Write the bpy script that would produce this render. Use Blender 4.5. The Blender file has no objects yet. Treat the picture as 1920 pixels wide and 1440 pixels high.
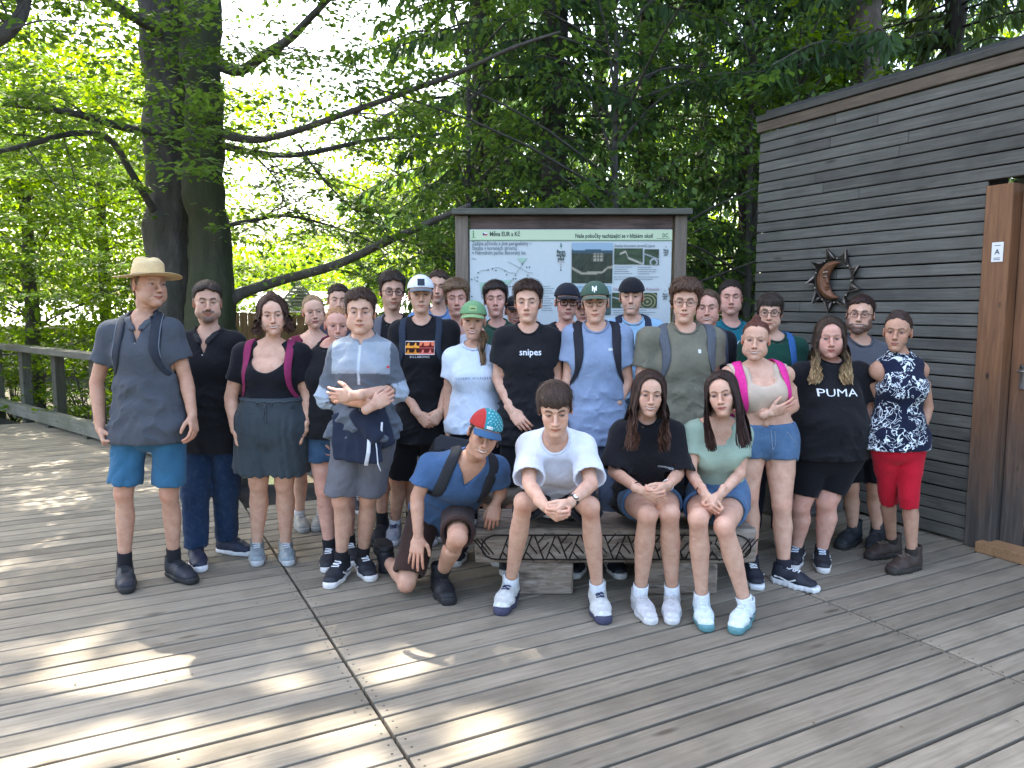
import bpy, math, random, time
import numpy as np
from mathutils import Vector, Matrix
from mathutils.bvhtree import BVHTree
import openvdb
T0 = time.time()
rnd = random.Random(7)
SC = bpy.context.scene
# ------------------------------------------------------------------ camera
F_PX = 1415.0; PITCH = math.atan(148 / 1415.0); CAM_H = 1.63
cam_d = bpy.data.cameras.new('camera'); cam = bpy.data.objects.new('camera', cam_d)
SC.collection.objects.link(cam); SC.camera = cam
cam_d.sensor_width = 36.0; cam_d.lens = F_PX / 1920 * 36.0
cam_d.clip_start = 0.05; cam_d.clip_end = 900
cam.location = (0, 0, CAM_H); cam.rotation_euler = (math.pi / 2 - PITCH, 0, 0)
# ------------------------------------------------------------------ light
SUN_EL, SUN_AZ = math.radians(56), math.radians(-38)      # azimuth from +Y towards +X (behind the group, left)
SUND = np.array([math.sin(SUN_AZ) * math.cos(SUN_EL), math.cos(SUN_AZ) * math.cos(SUN_EL), math.sin(SUN_EL)])
world = bpy.data.worlds.new('World'); SC.world = world; world.use_nodes = True
wn_ = world.node_tree; wn_.nodes.clear()
wo = wn_.nodes.new('ShaderNodeOutputWorld'); wb = wn_.nodes.new('ShaderNodeBackground'); ws = wn_.nodes.new('ShaderNodeTexSky')
ws.sky_type = 'NISHITA'; ws.sun_disc = False; ws.sun_elevation = SUN_EL; ws.sun_rotation = SUN_AZ
ws.air_density = 1.0; ws.dust_density = 5.0; ws.ozone_density = 1.0
wb.inputs['Strength'].default_value = 0.15
wn_.links.new(ws.outputs[0], wb.inputs[0]); wn_.links.new(wb.outputs[0], wo.inputs[0])
sun_d = bpy.data.lights.new('sun', 'SUN'); sun_d.energy = 3.2; sun_d.angle = math.radians(0.7); sun_d.color = (1.0, 0.94, 0.84)
sun = bpy.data.objects.new('sun', sun_d); SC.collection.objects.link(sun)
sun.rotation_euler = Vector(SUND).to_track_quat('Z', 'Y').to_euler(); sun.location = (0, 5, 12)
vs = SC.view_settings
vs.view_transform = 'Standard'; vs.look = 'None'; vs.gamma = 1.0; vs.use_curve_mapping = False
vs.exposure = 2.8
SC.render.film_transparent = False
try:
    SC.cycles.use_denoising = True; SC.cycles.max_bounces = 7; SC.cycles.diffuse_bounces = 4
    SC.cycles.transmission_bounces = 4; SC.cycles.transparent_max_bounces = 6; SC.cycles.glossy_bounces = 3
    SC.cycles.sample_clamp_indirect = 8.0; SC.cycles.caustics_reflective = False; SC.cycles.caustics_refractive = False
except Exception: pass

# ------------------------------------------------------------------ projection helpers (lens geometry of the photograph)
def _ray(x, y):
    u = (x - 960) / F_PX; v = (720 - y) / F_PX; c, s = math.cos(PITCH), math.sin(PITCH)
    return np.array([u, c + v * s, -s + v * c])
def at(x, y, Y):
    d = _ray(x, y); return np.array([0, 0, CAM_H]) + d * (Y / d[1])
def on(x, y, z=0.0):
    d = _ray(x, y); return np.array([0, 0, CAM_H]) + d * ((z - CAM_H) / d[2])

# ------------------------------------------------------------------ mesh + object helpers
def nrm(v):
    v = np.asarray(v, float); return v / (np.linalg.norm(v) + 1e-12)
def make_mesh(name, V, Q=None, T=None, col=None, smooth=True):
    V = np.asarray(V, np.float32).reshape(-1, 3)
    me = bpy.data.meshes.new(name)
    nq = 0 if Q is None else len(Q); nt = 0 if T is None else len(T)
    me.vertices.add(len(V)); me.vertices.foreach_set('co', V.ravel())
    nl = nq * 4 + nt * 3
    me.loops.add(nl); me.polygons.add(nq + nt)
    li = np.empty(nl, np.int32)
    if nq: li[:nq * 4] = np.asarray(Q, np.int32).ravel()
    if nt: li[nq * 4:] = np.asarray(T, np.int32).ravel()
    me.loops.foreach_set('vertex_index', li)
    st = np.concatenate([np.arange(nq, dtype=np.int32) * 4, nq * 4 + np.arange(nt, dtype=np.int32) * 3]).astype(np.int32)
    me.polygons.foreach_set('loop_start', st)
    me.polygons.foreach_set('use_smooth', np.full(nq + nt, bool(smooth)))
    me.update(calc_edges=True)
    if col is not None:
        c = np.ones((len(V), 4), np.float32); col = np.asarray(col, np.float32)
        c[:, :3] = col.reshape(-1, 3) if col.size > 3 else col
        a = me.color_attributes.new('Col', 'FLOAT_COLOR', 'POINT'); a.data.foreach_set('color', c.ravel())
    return me
def obj(name, me, mat=None, parent=None, loc=None, **props):
    o = bpy.data.objects.new(name, me); SC.collection.objects.link(o)
    if mat is not None and me is not None:
        if not me.materials: me.materials.append(mat)
        elif me.materials[0] != mat:
            o.material_slots[0].link = 'OBJECT'; o.material_slots[0].material = mat
    if parent is not None: o.parent = parent
    if loc is not None: o.location = loc
    for k, v in props.items():
        if v is not None: o[k] = v
    return o
def empty(name, loc, **props):
    o = bpy.data.objects.new(name, None); SC.collection.objects.link(o); o.location = loc
    o.empty_display_size = 0.1
    for k, v in props.items():
        if v is not None: o[k] = v
    return o
class MB:
    """collects simple solids into one mesh"""
    def __init__(s): s.V = []; s.Q = []; s.T = []; s.n = 0; s.C = []
    def add(s, V, Q=None, T=None, col=None):
        V = np.asarray(V, float).reshape(-1, 3)
        if Q is not None and len(Q): s.Q.append(np.asarray(Q, int) + s.n)
        if T is not None and len(T): s.T.append(np.asarray(T, int) + s.n)
        s.V.append(V); s.n += len(V)
        s.C.append(np.tile(np.asarray((1, 1, 1) if col is None else col, float).reshape(-1, 3), (len(V) if col is None or np.size(col) == 3 else 1, 1)))
        return s
    def box(s, c, size, R=None, bev=0.0, col=None):
        c = np.asarray(c, float); hx, hy, hz = np.asarray(size, float) / 2
        if bev <= 0:
            V = np.array([[x, y, z] for x in (-hx, hx) for y in (-hy, hy) for z in (-hz, hz)])
            Q = [[0, 1, 3, 2], [4, 6, 7, 5], [0, 4, 5, 1], [2, 3, 7, 6], [0, 2, 6, 4], [1, 5, 7, 3]]; T = None
        else:
            b = bev; V = []; Q = []
            V = [[sx * (hx - (0 if a == 0 else b)), sy * (hy - (0 if a == 1 else b)), sz * (hz - (0 if a == 2 else b))]
                 for sx in (-1, 1) for sy in (-1, 1) for sz in (-1, 1) for a in (0, 1, 2)]
            V = np.array(V); idx = lambda sx, sy, sz, a: (((sx > 0) * 2 + (sy > 0)) * 2 + (sz > 0)) * 3 + a
            for sx in (-1, 1):
                q = [idx(sx, -1, -1, 0), idx(sx, 1, -1, 0), idx(sx, 1, 1, 0), idx(sx, -1, 1, 0)]; Q.append(q if sx > 0 else q[::-1])
            for sy in (-1, 1):
                q = [idx(-1, sy, -1, 1), idx(1, sy, -1, 1), idx(1, sy, 1, 1), idx(-1, sy, 1, 1)]; Q.append(q[::-1] if sy > 0 else q)
            for sz in (-1, 1):
                q = [idx(-1, -1, sz, 2), idx(1, -1, sz, 2), idx(1, 1, sz, 2), idx(-1, 1, sz, 2)]; Q.append(q if sz > 0 else q[::-1])
            for sx in (-1, 1):
                for sy in (-1, 1):
                    Q.append([idx(sx, sy, -1, 0), idx(sx, sy, -1, 1), idx(sx, sy, 1, 1), idx(sx, sy, 1, 0)])
                for sz in (-1, 1):
                    Q.append([idx(sx, -1, sz, 0), idx(sx, -1, sz, 2), idx(sx, 1, sz, 2), idx(sx, 1, sz, 0)])
            for sy in (-1, 1):
                for sz in (-1, 1):
                    Q.append([idx(-1, sy, sz, 1), idx(-1, sy, sz, 2), idx(1, sy, sz, 2), idx(1, sy, sz, 1)])
            T = [[idx(sx, sy, sz, 0), idx(sx, sy, sz, 1), idx(sx, sy, sz, 2)] for sx in (-1, 1) for sy in (-1, 1) for sz in (-1, 1)]
        if R is not None: V = V @ np.asarray(R, float).T
        return s.add(V + c, Q, T, col)
    def tube(s, P, r, n=8, col=None, cap=True, flat=1.0, up=None):
        P = np.asarray(P, float); m = len(P); r = np.broadcast_to(np.asarray(r, float), (m,))
        Tn = np.gradient(P, axis=0); Tn /= np.linalg.norm(Tn, axis=1)[:, None] + 1e-12
        if up is None:
            a = np.array([0, 0, 1.0]) if abs(Tn[:, 2]).max() < .9 else np.array([1.0, 0, 0])
            A = np.tile(a, (m, 1))
        else: A = np.asarray(up, float); A = np.tile(A, (m, 1)) if A.ndim == 1 else A
        U = np.cross(Tn, A); U /= np.linalg.norm(U, axis=1)[:, None] + 1e-9
        W = np.cross(U, Tn)
        t = np.arange(n) / n * 2 * math.pi
        V = P[:, None] + r[:, None, None] * (np.cos(t)[None, :, None] * U[:, None] + flat * np.sin(t)[None, :, None] * W[:, None])
        V = V.reshape(-1, 3)
        i = np.arange(m - 1)[:, None] * n; j = np.arange(n)[None]; k = (j + 1) % n
        Q = np.stack([i + j, i + k, i + n + k, i + n + j], -1).reshape(-1, 4)
        Tt = []
        if cap:
            V = np.vstack([V, P[0], P[-1]]); a, b = m * n, m * n + 1
            for q in range(n):
                Tt.append([a, (q + 1) % n, q]); Tt.append([b, (m - 1) * n + q, (m - 1) * n + (q + 1) % n])
        return s.add(V, Q, Tt, col)
    def mesh(s, name, smooth=False, usecol=False):
        return make_mesh(name, np.vstack(s.V), np.vstack(s.Q) if s.Q else None, np.vstack(s.T) if s.T else None,
                         np.vstack(s.C) if usecol else None, smooth)
def smooth_path(P, n=24):
    P = np.asarray(P, float); m = len(P)
    t = np.linspace(0, m - 1, n); i = np.clip(t.astype(int), 0, m - 2); f = (t - i)[:, None]
    g = lambda k: P[np.clip(k, 0, m - 1)]
    p0, p1, p2, p3 = g(i - 1), g(i), g(i + 1), g(i + 2)
    return .5 * ((2 * p1) + (-p0 + p2) * f + (2 * p0 - 5 * p1 + 4 * p2 - p3) * f ** 2 + (-p0 + 3 * p1 - 3 * p2 + p3) * f ** 3)
def wnoise(P, freq, seed=0, oct=6):
    r = np.random.RandomState(seed); P = np.asarray(P, np.float32) * np.asarray(freq, np.float32)
    o = np.zeros(P.shape[:-1], np.float32)
    for k in range(oct):
        d = r.randn(3).astype(np.float32); d /= np.linalg.norm(d); e = r.randn(3).astype(np.float32)
        sc = 1 + .55 * k
        o += np.sin((P @ d) * sc * 3 + r.rand() * 6.28 + 1.3 * np.sin(P @ e * 1.1 + r.rand() * 6.28)) / (1 + .35 * k)
    return o / (oct * .62)

# ------------------------------------------------------------------ materials
_mats = {}
def new_mat(name):
    m = bpy.data.materials.new(name); m.use_nodes = True; nt = m.node_tree; nt.nodes.clear()
    out = nt.nodes.new('ShaderNodeOutputMaterial'); b = nt.nodes.new('ShaderNodeBsdfPrincipled')
    nt.links.new(b.outputs[0], out.inputs[0]); return m, nt, b, out
def N(nt, typ, **kw):
    n = nt.nodes.new(typ)
    for k, v in kw.items():
        if k in n.inputs: n.inputs[k].default_value = v
        else: setattr(n, k, v)
    return n
def ramp(nt, fac, stops):
    n = nt.nodes.new('ShaderNodeValToRGB'); el = n.color_ramp.elements
    while len(el) < len(stops): el.new(.5)
    for e, (p, c) in zip(el, stops): e.position = p; e.color = (*c, 1) if len(c) == 3 else c
    nt.links.new(fac, n.inputs[0]); return n.outputs[0]
def mixc(nt, a, b, fac, mode='MIX'):
    n = nt.nodes.new('ShaderNodeMix'); n.data_type = 'RGBA'; n.blend_type = mode
    for s, v in ((n.inputs[0], fac), (n.inputs[6], a), (n.inputs[7], b)):
        if hasattr(v, 'is_linked'): nt.links.new(v, s)
        elif isinstance(v, (int, float)): s.default_value = v
        else: s.default_value = (*v, 1)
    return n.outputs[2]
def math_(nt, op, a, b=None, c=None):
    n = nt.nodes.new('ShaderNodeMath'); n.operation = op
    for s, v in zip(n.inputs, (a, b, c)):
        if v is None: continue
        if hasattr(v, 'is_linked'): nt.links.new(v, s)
        else: s.default_value = v
    return n.outputs[0]
def coords(nt, kind='Object', scale=(1, 1, 1), rot=(0, 0, 0), rand=0.0):
    tc = nt.nodes.new('ShaderNodeTexCoord'); mp = nt.nodes.new('ShaderNodeMapping')
    mp.inputs['Scale'].default_value = scale; mp.inputs['Rotation'].default_value = rot
    nt.links.new(tc.outputs[kind], mp.inputs[0])
    if rand:
        oi = nt.nodes.new('ShaderNodeObjectInfo'); vm = nt.nodes.new('ShaderNodeVectorMath'); vm.operation = 'SCALE'
        cx = nt.nodes.new('ShaderNodeCombineXYZ')
        for i in range(3): nt.links.new(math_(nt, 'MULTIPLY', oi.outputs['Random'], rand * (1 + i * .37)), cx.inputs[i])
        nt.links.new(cx.outputs[0], mp.inputs['Location'])
    return mp.outputs[0]
def noise(nt, vec, scale, detail=4, rough=.55, out=0, dist=0.0):
    n = nt.nodes.new('ShaderNodeTexNoise'); n.inputs['Scale'].default_value = scale
    n.inputs['Detail'].default_value = detail; n.inputs['Roughness'].default_value = rough; n.inputs['Distortion'].default_value = dist
    nt.links.new(vec, n.inputs['Vector']); return n.outputs[out]
def bump(nt, b, h, strength=.3, dist=.005):
    n = nt.nodes.new('ShaderNodeBump'); n.inputs['Strength'].default_value = strength; n.inputs['Distance'].default_value = dist
    nt.links.new(h, n.inputs['Height']); nt.links.new(n.outputs[0], b.inputs['Normal']); return n
def wood_mat(name, c1, c2, grain=(1, 22, 22), rough=.85, rand=7.0, knots=True, bstr=.35, dark=.5, value_var=.35, green=None):
    """weathered timber, grain along the object's X"""
    m, nt, b, out = new_mat(name)
    v = coords(nt, 'Object', grain, rand=rand); n1 = noise(nt, v, 3.0, 8, .65, dist=.6)
    v2 = coords(nt, 'Object', (1, 1, 1), rand=rand); n2 = noise(nt, v2, 2.2, 5, .6)
    col = ramp(nt, n1, [(.3, c1), (.7, c2)])
    col = mixc(nt, col, (c1[0] * dark, c1[1] * dark, c1[2] * dark), ramp(nt, n2, [(.45, (0, 0, 0)), (.8, (.7, .7, .7))]), 'MIX')
    if knots:
        vo = nt.nodes.new('ShaderNodeTexVoronoi'); vo.inputs['Scale'].default_value = 1.0
        nt.links.new(coords(nt, 'Object', (1.7, 7, 7), rand=rand * 1.7), vo.inputs['Vector'])
        k = ramp(nt, vo.outputs['Distance'], [(.05, (1, 1, 1)), (.13, (0, 0, 0))])
        col = mixc(nt, col, (c1[0] * .35, c1[1] * .3, c1[2] * .27), math_(nt, 'MULTIPLY', k, .75))
    oi = nt.nodes.new('ShaderNodeObjectInfo')
    hv = N(nt, 'ShaderNodeHueSaturation'); nt.links.new(col, hv.inputs['Color'])
    nt.links.new(math_(nt, 'MULTIPLY_ADD', oi.outputs['Random'], value_var * 2, 1 - value_var), hv.inputs['Value'])
    col = hv.outputs[0]
    if green: col = mixc(nt, col, green, ramp(nt, noise(nt, v2, 1.1, 4), [(.45, (0, 0, 0)), (.75, (.6, .6, .6))]))
    nt.links.new(col, b.inputs['Base Color']); b.inputs['Roughness'].default_value = rough
    b.inputs['Specular IOR Level'].default_value = .3
    bump(nt, b, n1, bstr, .004); return m
def plain(name, c, rough=.6, metal=0.0, var=.12, scale=30, bs=.1, spec=.4, vcol=False):
    key = (name, tuple(c), rough, metal, var, vcol)
    if key in _mats: return _mats[key]
    m, nt, b, out = new_mat(name)
    v = coords(nt, 'Object'); n1 = noise(nt, v, scale, 4)
    if vcol:
        a = nt.nodes.new('ShaderNodeVertexColor'); a.layer_name = 'Col'; base = a.outputs[0]
        col = mixc(nt, base, (1 + var,) * 3, 0.0)
        f = ramp(nt, n1, [(.3, (1 - var,) * 3), (.7, (1 + var * .5,) * 3)]); col = mixc(nt, base, f, 1.0, 'MULTIPLY')
    else:
        col = ramp(nt, n1, [(.3, [x * (1 - var) for x in c]), (.7, [min(1, x * (1 + var)) for x in c])])
    nt.links.new(col, b.inputs['Base Color']); b.inputs['Roughness'].default_value = rough; b.inputs['Metallic'].default_value = metal
    b.inputs['Specular IOR Level'].default_value = spec
    if bs: bump(nt, b, n1, bs, .003)
    _mats[key] = m; return m
def cloth_mat(kind='cotton'):
    key = ('cloth', kind)
    if key in _mats: return _mats[key]
    m, nt, b, out = new_mat('fabric_' + kind)
    a = nt.nodes.new('ShaderNodeVertexColor'); a.layer_name = 'Col'; base = a.outputs[0]
    v = coords(nt, 'Object')
    big = noise(nt, v, 9, 5, .6); fine = noise(nt, v, 260, 2)
    if kind == 'denim':
        col = mixc(nt, base, ramp(nt, big, [(.35, (.72, .75, .8)), (.62, (1.18, 1.16, 1.12))]), 1.0, 'MULTIPLY')
        col = mixc(nt, col, (.55, .62, .7), math_(nt, 'MULTIPLY', ramp(nt, noise(nt, v, 30, 6, .7), [(.50, (0, 0, 0)), (.80, (1, 1, 1))]), .05))
    elif kind == 'floral':
        n2 = noise(nt, v, 11, 1.5, .5, dist=1.4); n3 = noise(nt, v, 8, 0)
        l1 = math_(nt, 'LESS_THAN', math_(nt, 'ABSOLUTE', math_(nt, 'SUBTRACT', n2, .5)), .017)
        l2 = math_(nt, 'LESS_THAN', math_(nt, 'ABSOLUTE', math_(nt, 'SUBTRACT', noise(nt, v, 17, 1, .5, dist=2.2), .56)), .022)
        msk = math_(nt, 'MULTIPLY', math_(nt, 'MAXIMUM', l1, l2), math_(nt, 'GREATER_THAN', n3, .42))
        col = mixc(nt, base, (.78, .85, .88), msk)
    else:
        col = mixc(nt, base, ramp(nt, big, [(.3, (.86, .86, .87)), (.7, (1.1, 1.1, 1.09))]), 1.0, 'MULTIPLY')
    nt.links.new(col, b.inputs['Base Color']); b.inputs['Roughness'].default_value = .92
    b.inputs['Specular IOR Level'].default_value = .18
    if 'Sheen Weight' in b.inputs: b.inputs['Sheen Weight'].default_value = .08
    h = math_(nt, 'MULTIPLY_ADD', fine, .07, math_(nt, 'MULTIPLY', noise(nt, v, 16 if kind != 'pleat' else 10, 4, .55, dist=1.2), 1.0))
    bump(nt, b, h, .55 if kind != 'tight' else .2, .012)
    _mats[key] = m; return m
def skin_mat():
    if 'skin' in _mats: return _mats['skin']
    m, nt, b, out = new_mat('skin')
    a = nt.nodes.new('ShaderNodeVertexColor'); a.layer_name = 'Col'
    v = coords(nt, 'Object'); n1 = noise(nt, v, 22, 5, .6)
    col = mixc(nt, a.outputs[0], ramp(nt, n1, [(.3, (.86, .76, .73)), (.7, (1.08, 1.09, 1.10))]), 1.0, 'MULTIPLY')
    nt.links.new(col, b.inputs['Base Color']); b.inputs['Roughness'].default_value = .58
    b.inputs['Specular IOR Level'].default_value = .38
    b.inputs['Subsurface Weight'].default_value = .12; b.inputs['Subsurface Radius'].default_value = (.012, .005, .003); b.inputs['Subsurface Scale'].default_value = 1.0
    bump(nt, b, noise(nt, v, 130, 3), .08, .002)
    _mats['skin'] = m; return m
def hair_mat():
    if 'hair' in _mats: return _mats['hair']
    m, nt, b, out = new_mat('hair')
    a = nt.nodes.new('ShaderNodeVertexColor'); a.layer_name = 'Col'
    v = coords(nt, 'Object', (1, 1, .22)); n1 = noise(nt, v, 170, 3, .6)
    col = mixc(nt, a.outputs[0], ramp(nt, n1, [(.32, (.55, .55, .55)), (.68, (1.5, 1.45, 1.4))]), 1.0, 'MULTIPLY')
    nt.links.new(col, b.inputs['Base Color']); b.inputs['Roughness'].default_value = .62
    b.inputs['Specular IOR Level'].default_value = .3
    bump(nt, b, n1, .5, .004)
    _mats['hair'] = m; return m
def leaf_mat(name, c1, c2, trans=.45, rough=.5, back=None):
    m, nt, b, out = new_mat(name)
    at_ = nt.nodes.new('ShaderNodeAttribute'); at_.attribute_name = 'Col'
    sep = nt.nodes.new('ShaderNodeSeparateColor'); nt.links.new(at_.outputs['Color'], sep.inputs[0])
    col = ramp(nt, sep.outputs[0], [(0, c1), (1, c2)])
    nt.links.new(col, b.inputs['Base Color']); b.inputs['Roughness'].default_value = rough; b.inputs['Specular IOR Level'].default_value = .35
    tr = nt.nodes.new('ShaderNodeBsdfTranslucent'); ms = nt.nodes.new('ShaderNodeMixShader'); ms.inputs[0].default_value = trans
    hs = N(nt, 'ShaderNodeHueSaturation'); hs.inputs['Saturation'].default_value = 1.15; hs.inputs['Value'].default_value = 1.9; hs.inputs['Hue'].default_value = .485
    nt.links.new(col, hs.inputs['Color']); nt.links.new(hs.outputs[0], tr.inputs[0])
    nt.links.new(b.outputs[0], ms.inputs[1]); nt.links.new(tr.outputs[0], ms.inputs[2]); nt.links.new(ms.outputs[0], out.inputs[0])
    return m
# ------------------------------------------------------------------ distance-field modelling
def seg(a, b, r1, r2, lat=None, fr=None, grow=0.0):
    """tapered limb; r = radius or (lateral, depth) pair with lateral axis lat"""
    a = np.asarray(a, np.float32); b = np.asarray(b, np.float32)
    L = float(np.linalg.norm(b - a)) + 1e-6; u = ((b - a) / L).astype(np.float32)
    two = lat is not None
    R1 = (r1, r1) if np.isscalar(r1) else r1; R2 = (r2, r2) if np.isscalar(r2) else r2
    m = max(*R1, *R2)
    lo = np.minimum(a, b) - m; hi = np.maximum(a, b) + m
    if two:
        v = np.asarray(lat, np.float32); v = v - u * (v @ u); v /= np.linalg.norm(v) + 1e-9; w = np.cross(u, v).astype(np.float32)
    def fn(X, Y, Z):
        dx, dy, dz = X - a[0], Y - a[1], Z - a[2]
        s = dx * u[0] + dy * u[1] + dz * u[2]; t = np.clip(s / L, 0, 1)
        if not two:
            ex, ey, ez = dx - t * (L * u[0]), dy - t * (L * u[1]), dz - t * (L * u[2])
            return np.sqrt(ex * ex + ey * ey + ez * ez) - (R1[0] + (R2[0] - R1[0]) * t)
        e = s - t * L
        qv = dx * v[0] + dy * v[1] + dz * v[2]; qw = dx * w[0] + dy * w[1] + dz * w[2]
        rx = R1[0] + (R2[0] - R1[0]) * t; ry = R1[1] + (R2[1] - R1[1]) * t; rz = np.minimum(rx, ry)
        k = np.sqrt((qv / rx) ** 2 + (qw / ry) ** 2 + (e / rz) ** 2)
        g = np.sqrt((qv / rx ** 2) ** 2 + (qw / ry ** 2) ** 2 + (e / rz ** 2) ** 2) + 1e-6
        return k * (k - 1) / g
    return fn, lo, hi
def ell(c, r, M=None):
    c = np.asarray(c, np.float32); r = np.asarray(r, np.float32)
    M = np.eye(3, dtype=np.float32) if M is None else np.asarray(M, np.float32)
    m = float(r.max())
    def fn(X, Y, Z):
        dx, dy, dz = X - c[0], Y - c[1], Z - c[2]
        q = [dx * M[0, i] + dy * M[1, i] + dz * M[2, i] for i in range(3)]
        k = np.sqrt(sum((q[i] / r[i]) ** 2 for i in range(3))); g = np.sqrt(sum((q[i] / r[i] ** 2) ** 2 for i in range(3))) + 1e-6
        return k * (k - 1) / g
    return fn, c - m, c + m
def plane(p, n):
    """keeps the side the normal points away from"""
    p = np.asarray(p, np.float32); n = nrm(n).astype(np.float32)
    return lambda X, Y, Z: (X - p[0]) * n[0] + (Y - p[1]) * n[1] + (Z - p[2]) * n[2]
def smin(a, b, k):
    h = np.maximum(k - np.abs(a - b), 0) / k; return np.minimum(a, b) - h * h * k * .25
def smax(a, b, k): return -smin(-a, -b, k)
class Field:
    def __init__(s): s.ops = []
    def u(s, prim, k=.02): s.ops.append(('u', prim, k)); return s
    def sub(s, prim, k=.006): s.ops.append(('s', prim, k)); return s
    def cut(s, fn, k=.004): s.ops.append(('c', fn, k)); return s
    def late(s, p, k=.006): s.ops.append(('late', p, k)); return s
    def bounds(s):
        lo = np.min([p[1][1] for p in s.ops if p[0] == 'u'], axis=0); hi = np.max([p[1][2] for p in s.ops if p[0] == 'u'], axis=0)
        return lo, hi
    def build(s, h, lo=None, hi=None, pad=None, disp=None):
        l, g = s.bounds(); lo = l if lo is None else np.maximum(lo, l); hi = g if hi is None else np.minimum(hi, g)
        pad = 3 * h if pad is None else pad
        lo = np.floor((lo - pad) / h) * h; n = np.ceil((hi + pad - lo) / h).astype(int) + 1
        ax = [(lo[i] + h * np.arange(n[i])).astype(np.float32) for i in range(3)]
        A = np.full(n, .3, np.float32)
        for op, p, k in s.ops:
            if op == 'late': continue
            if op == 'c':
                A = smax(A, p(ax[0][:, None, None], ax[1][None, :, None], ax[2][None, None, :]), k); continue
            fn, plo, phi = p; mg = k + 3 * h + .004
            i0 = np.clip(np.floor((plo - mg - lo) / h).astype(int), 0, n); i1 = np.clip(np.ceil((phi + mg - lo) / h).astype(int) + 1, 0, n)
            if (i1 <= i0).any(): continue
            sl = tuple(slice(a, b) for a, b in zip(i0, i1))
            d = fn(ax[0][sl[0]][:, None, None], ax[1][sl[1]][None, :, None], ax[2][sl[2]][None, None, :])
            A[sl] = smin(A[sl], d, k) if op == 'u' else smax(A[sl], -d, k)
        if disp is not None:
            I = np.argwhere(np.abs(A) < 3 * h + .012)
            if len(I):
                P = (lo + h * I).astype(np.float32); A[I[:, 0], I[:, 1], I[:, 2]] += disp(P)
        s.A0 = A.copy()
        for op, p, k in s.ops:
            if op != 'late': continue
            if callable(p): A = smax(A, p(ax[0][:, None, None], ax[1][None, :, None], ax[2][None, None, :]), k); continue
            fn, plo, phi = p; mg = k + 3 * h + .004
            i0 = np.clip(np.floor((plo - mg - lo) / h).astype(int), 0, n); i1 = np.clip(np.ceil((phi + mg - lo) / h).astype(int) + 1, 0, n)
            if (i1 <= i0).any(): continue
            sl = tuple(slice(a, b) for a, b in zip(i0, i1))
            A[sl] = smax(A[sl], -fn(ax[0][sl[0]][:, None, None], ax[1][sl[1]][None, :, None], ax[2][sl[2]][None, None, :]), k)
        s.A, s.lo, s.h, s.n = A, lo, h, n
        return s
    def mesh(s, ad=0.0):
        A = s.A.copy()
        A[0], A[-1], A[:, 0], A[:, -1], A[:, :, 0], A[:, :, -1] = .3, .3, .3, .3, .3, .3
        A = np.clip(A, -.06, .06)
        g = openvdb.FloatGrid(.06); g.copyFromArray(np.ascontiguousarray(A))
        r = g.convertToPolygons(isovalue=0.0, adaptivity=ad) if ad > 0 else (*g.convertToQuads(isovalue=0.0),)
        if ad > 0: P, T, Q = r
        else: P, Q = r; T = np.zeros((0, 3), int)
        return P * s.h + s.lo, Q[:, ::-1].astype(int), T[:, ::-1].astype(int)
    def tri(s, P, A=None):
        A = s.A if A is None else A; q = (P - s.lo) / s.h; i = np.clip(np.floor(q).astype(int), 0, np.array(s.n) - 2); f = np.clip(q - i, 0, 1); o = 0
        for a in (0, 1):
            for b in (0, 1):
                for c in (0, 1):
                    o = o + A[i[:, 0] + a, i[:, 1] + b, i[:, 2] + c] * np.where(a, f[:, 0], 1 - f[:, 0]) * np.where(b, f[:, 1], 1 - f[:, 1]) * np.where(c, f[:, 2], 1 - f[:, 2])
        o = np.where(((q >= 0) & (q < np.array(s.n) - 1)).all(1), o, .3); return o
    def grad(s, P, A=None):
        return nrm_rows(np.stack([s.tri(P + d, A) - s.tri(P - d, A) for d in np.eye(3) * s.h], -1))
    def val(s, P):
        I = np.round((P - s.lo) / s.h).astype(int); ok = ((I >= 0) & (I < s.n)).all(1); I = np.clip(I, 0, np.array(s.n) - 1)
        v = s.A[I[:, 0], I[:, 1], I[:, 2]].copy(); v[~ok] = .3; return v
def cull(V, Q, T, keep):
    """drop faces whose vertices are all outside keep, compact"""
    Q = np.asarray(Q, int).reshape(-1, 4); T = np.asarray(T, int).reshape(-1, 3); Q = Q[keep[Q].any(1)]; T = T[keep[T].any(1)]
    used = np.zeros(len(V), bool); used[Q.ravel()] = True; used[T.ravel()] = True
    mp = np.cumsum(used) - 1; return V[used], mp[Q], mp[T], used
def rot(yaw=0, pitch=0, roll=0):
    y, p, r = map(math.radians, (yaw, pitch, roll))
    Rz = np.array([[math.cos(y), -math.sin(y), 0], [math.sin(y), math.cos(y), 0], [0, 0, 1]])
    Rx = np.array([[1, 0, 0], [0, math.cos(p), -math.sin(p)], [0, math.sin(p), math.cos(p)]])
    Ry = np.array([[math.cos(r), 0, math.sin(r)], [0, 1, 0], [-math.sin(r), 0, math.cos(r)]])
    return Rz @ Rx @ Ry
SKINS = {'fair': (.66, .40, .275), 'pink': (.65, .36, .265), 'tan': (.50, .285, .185), 'mid': (.60, .365, .25), 'pale': (.66, .43, .32)}
def sstep(x, a, b):
    t = np.clip((x - a) / (b - a), 0, 1); return t * t * (3 - 2 * t)

def multi(prims, k):
    def fn(X, Y, Z):
        d = None
        for (g, lo, hi) in prims: v = g(X, Y, Z); d = v if d is None else smin(d, v, k)
        return d
    return fn, np.min([p[1] for p in prims], axis=0) - k, np.max([p[2] for p in prims], axis=0) + k
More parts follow.
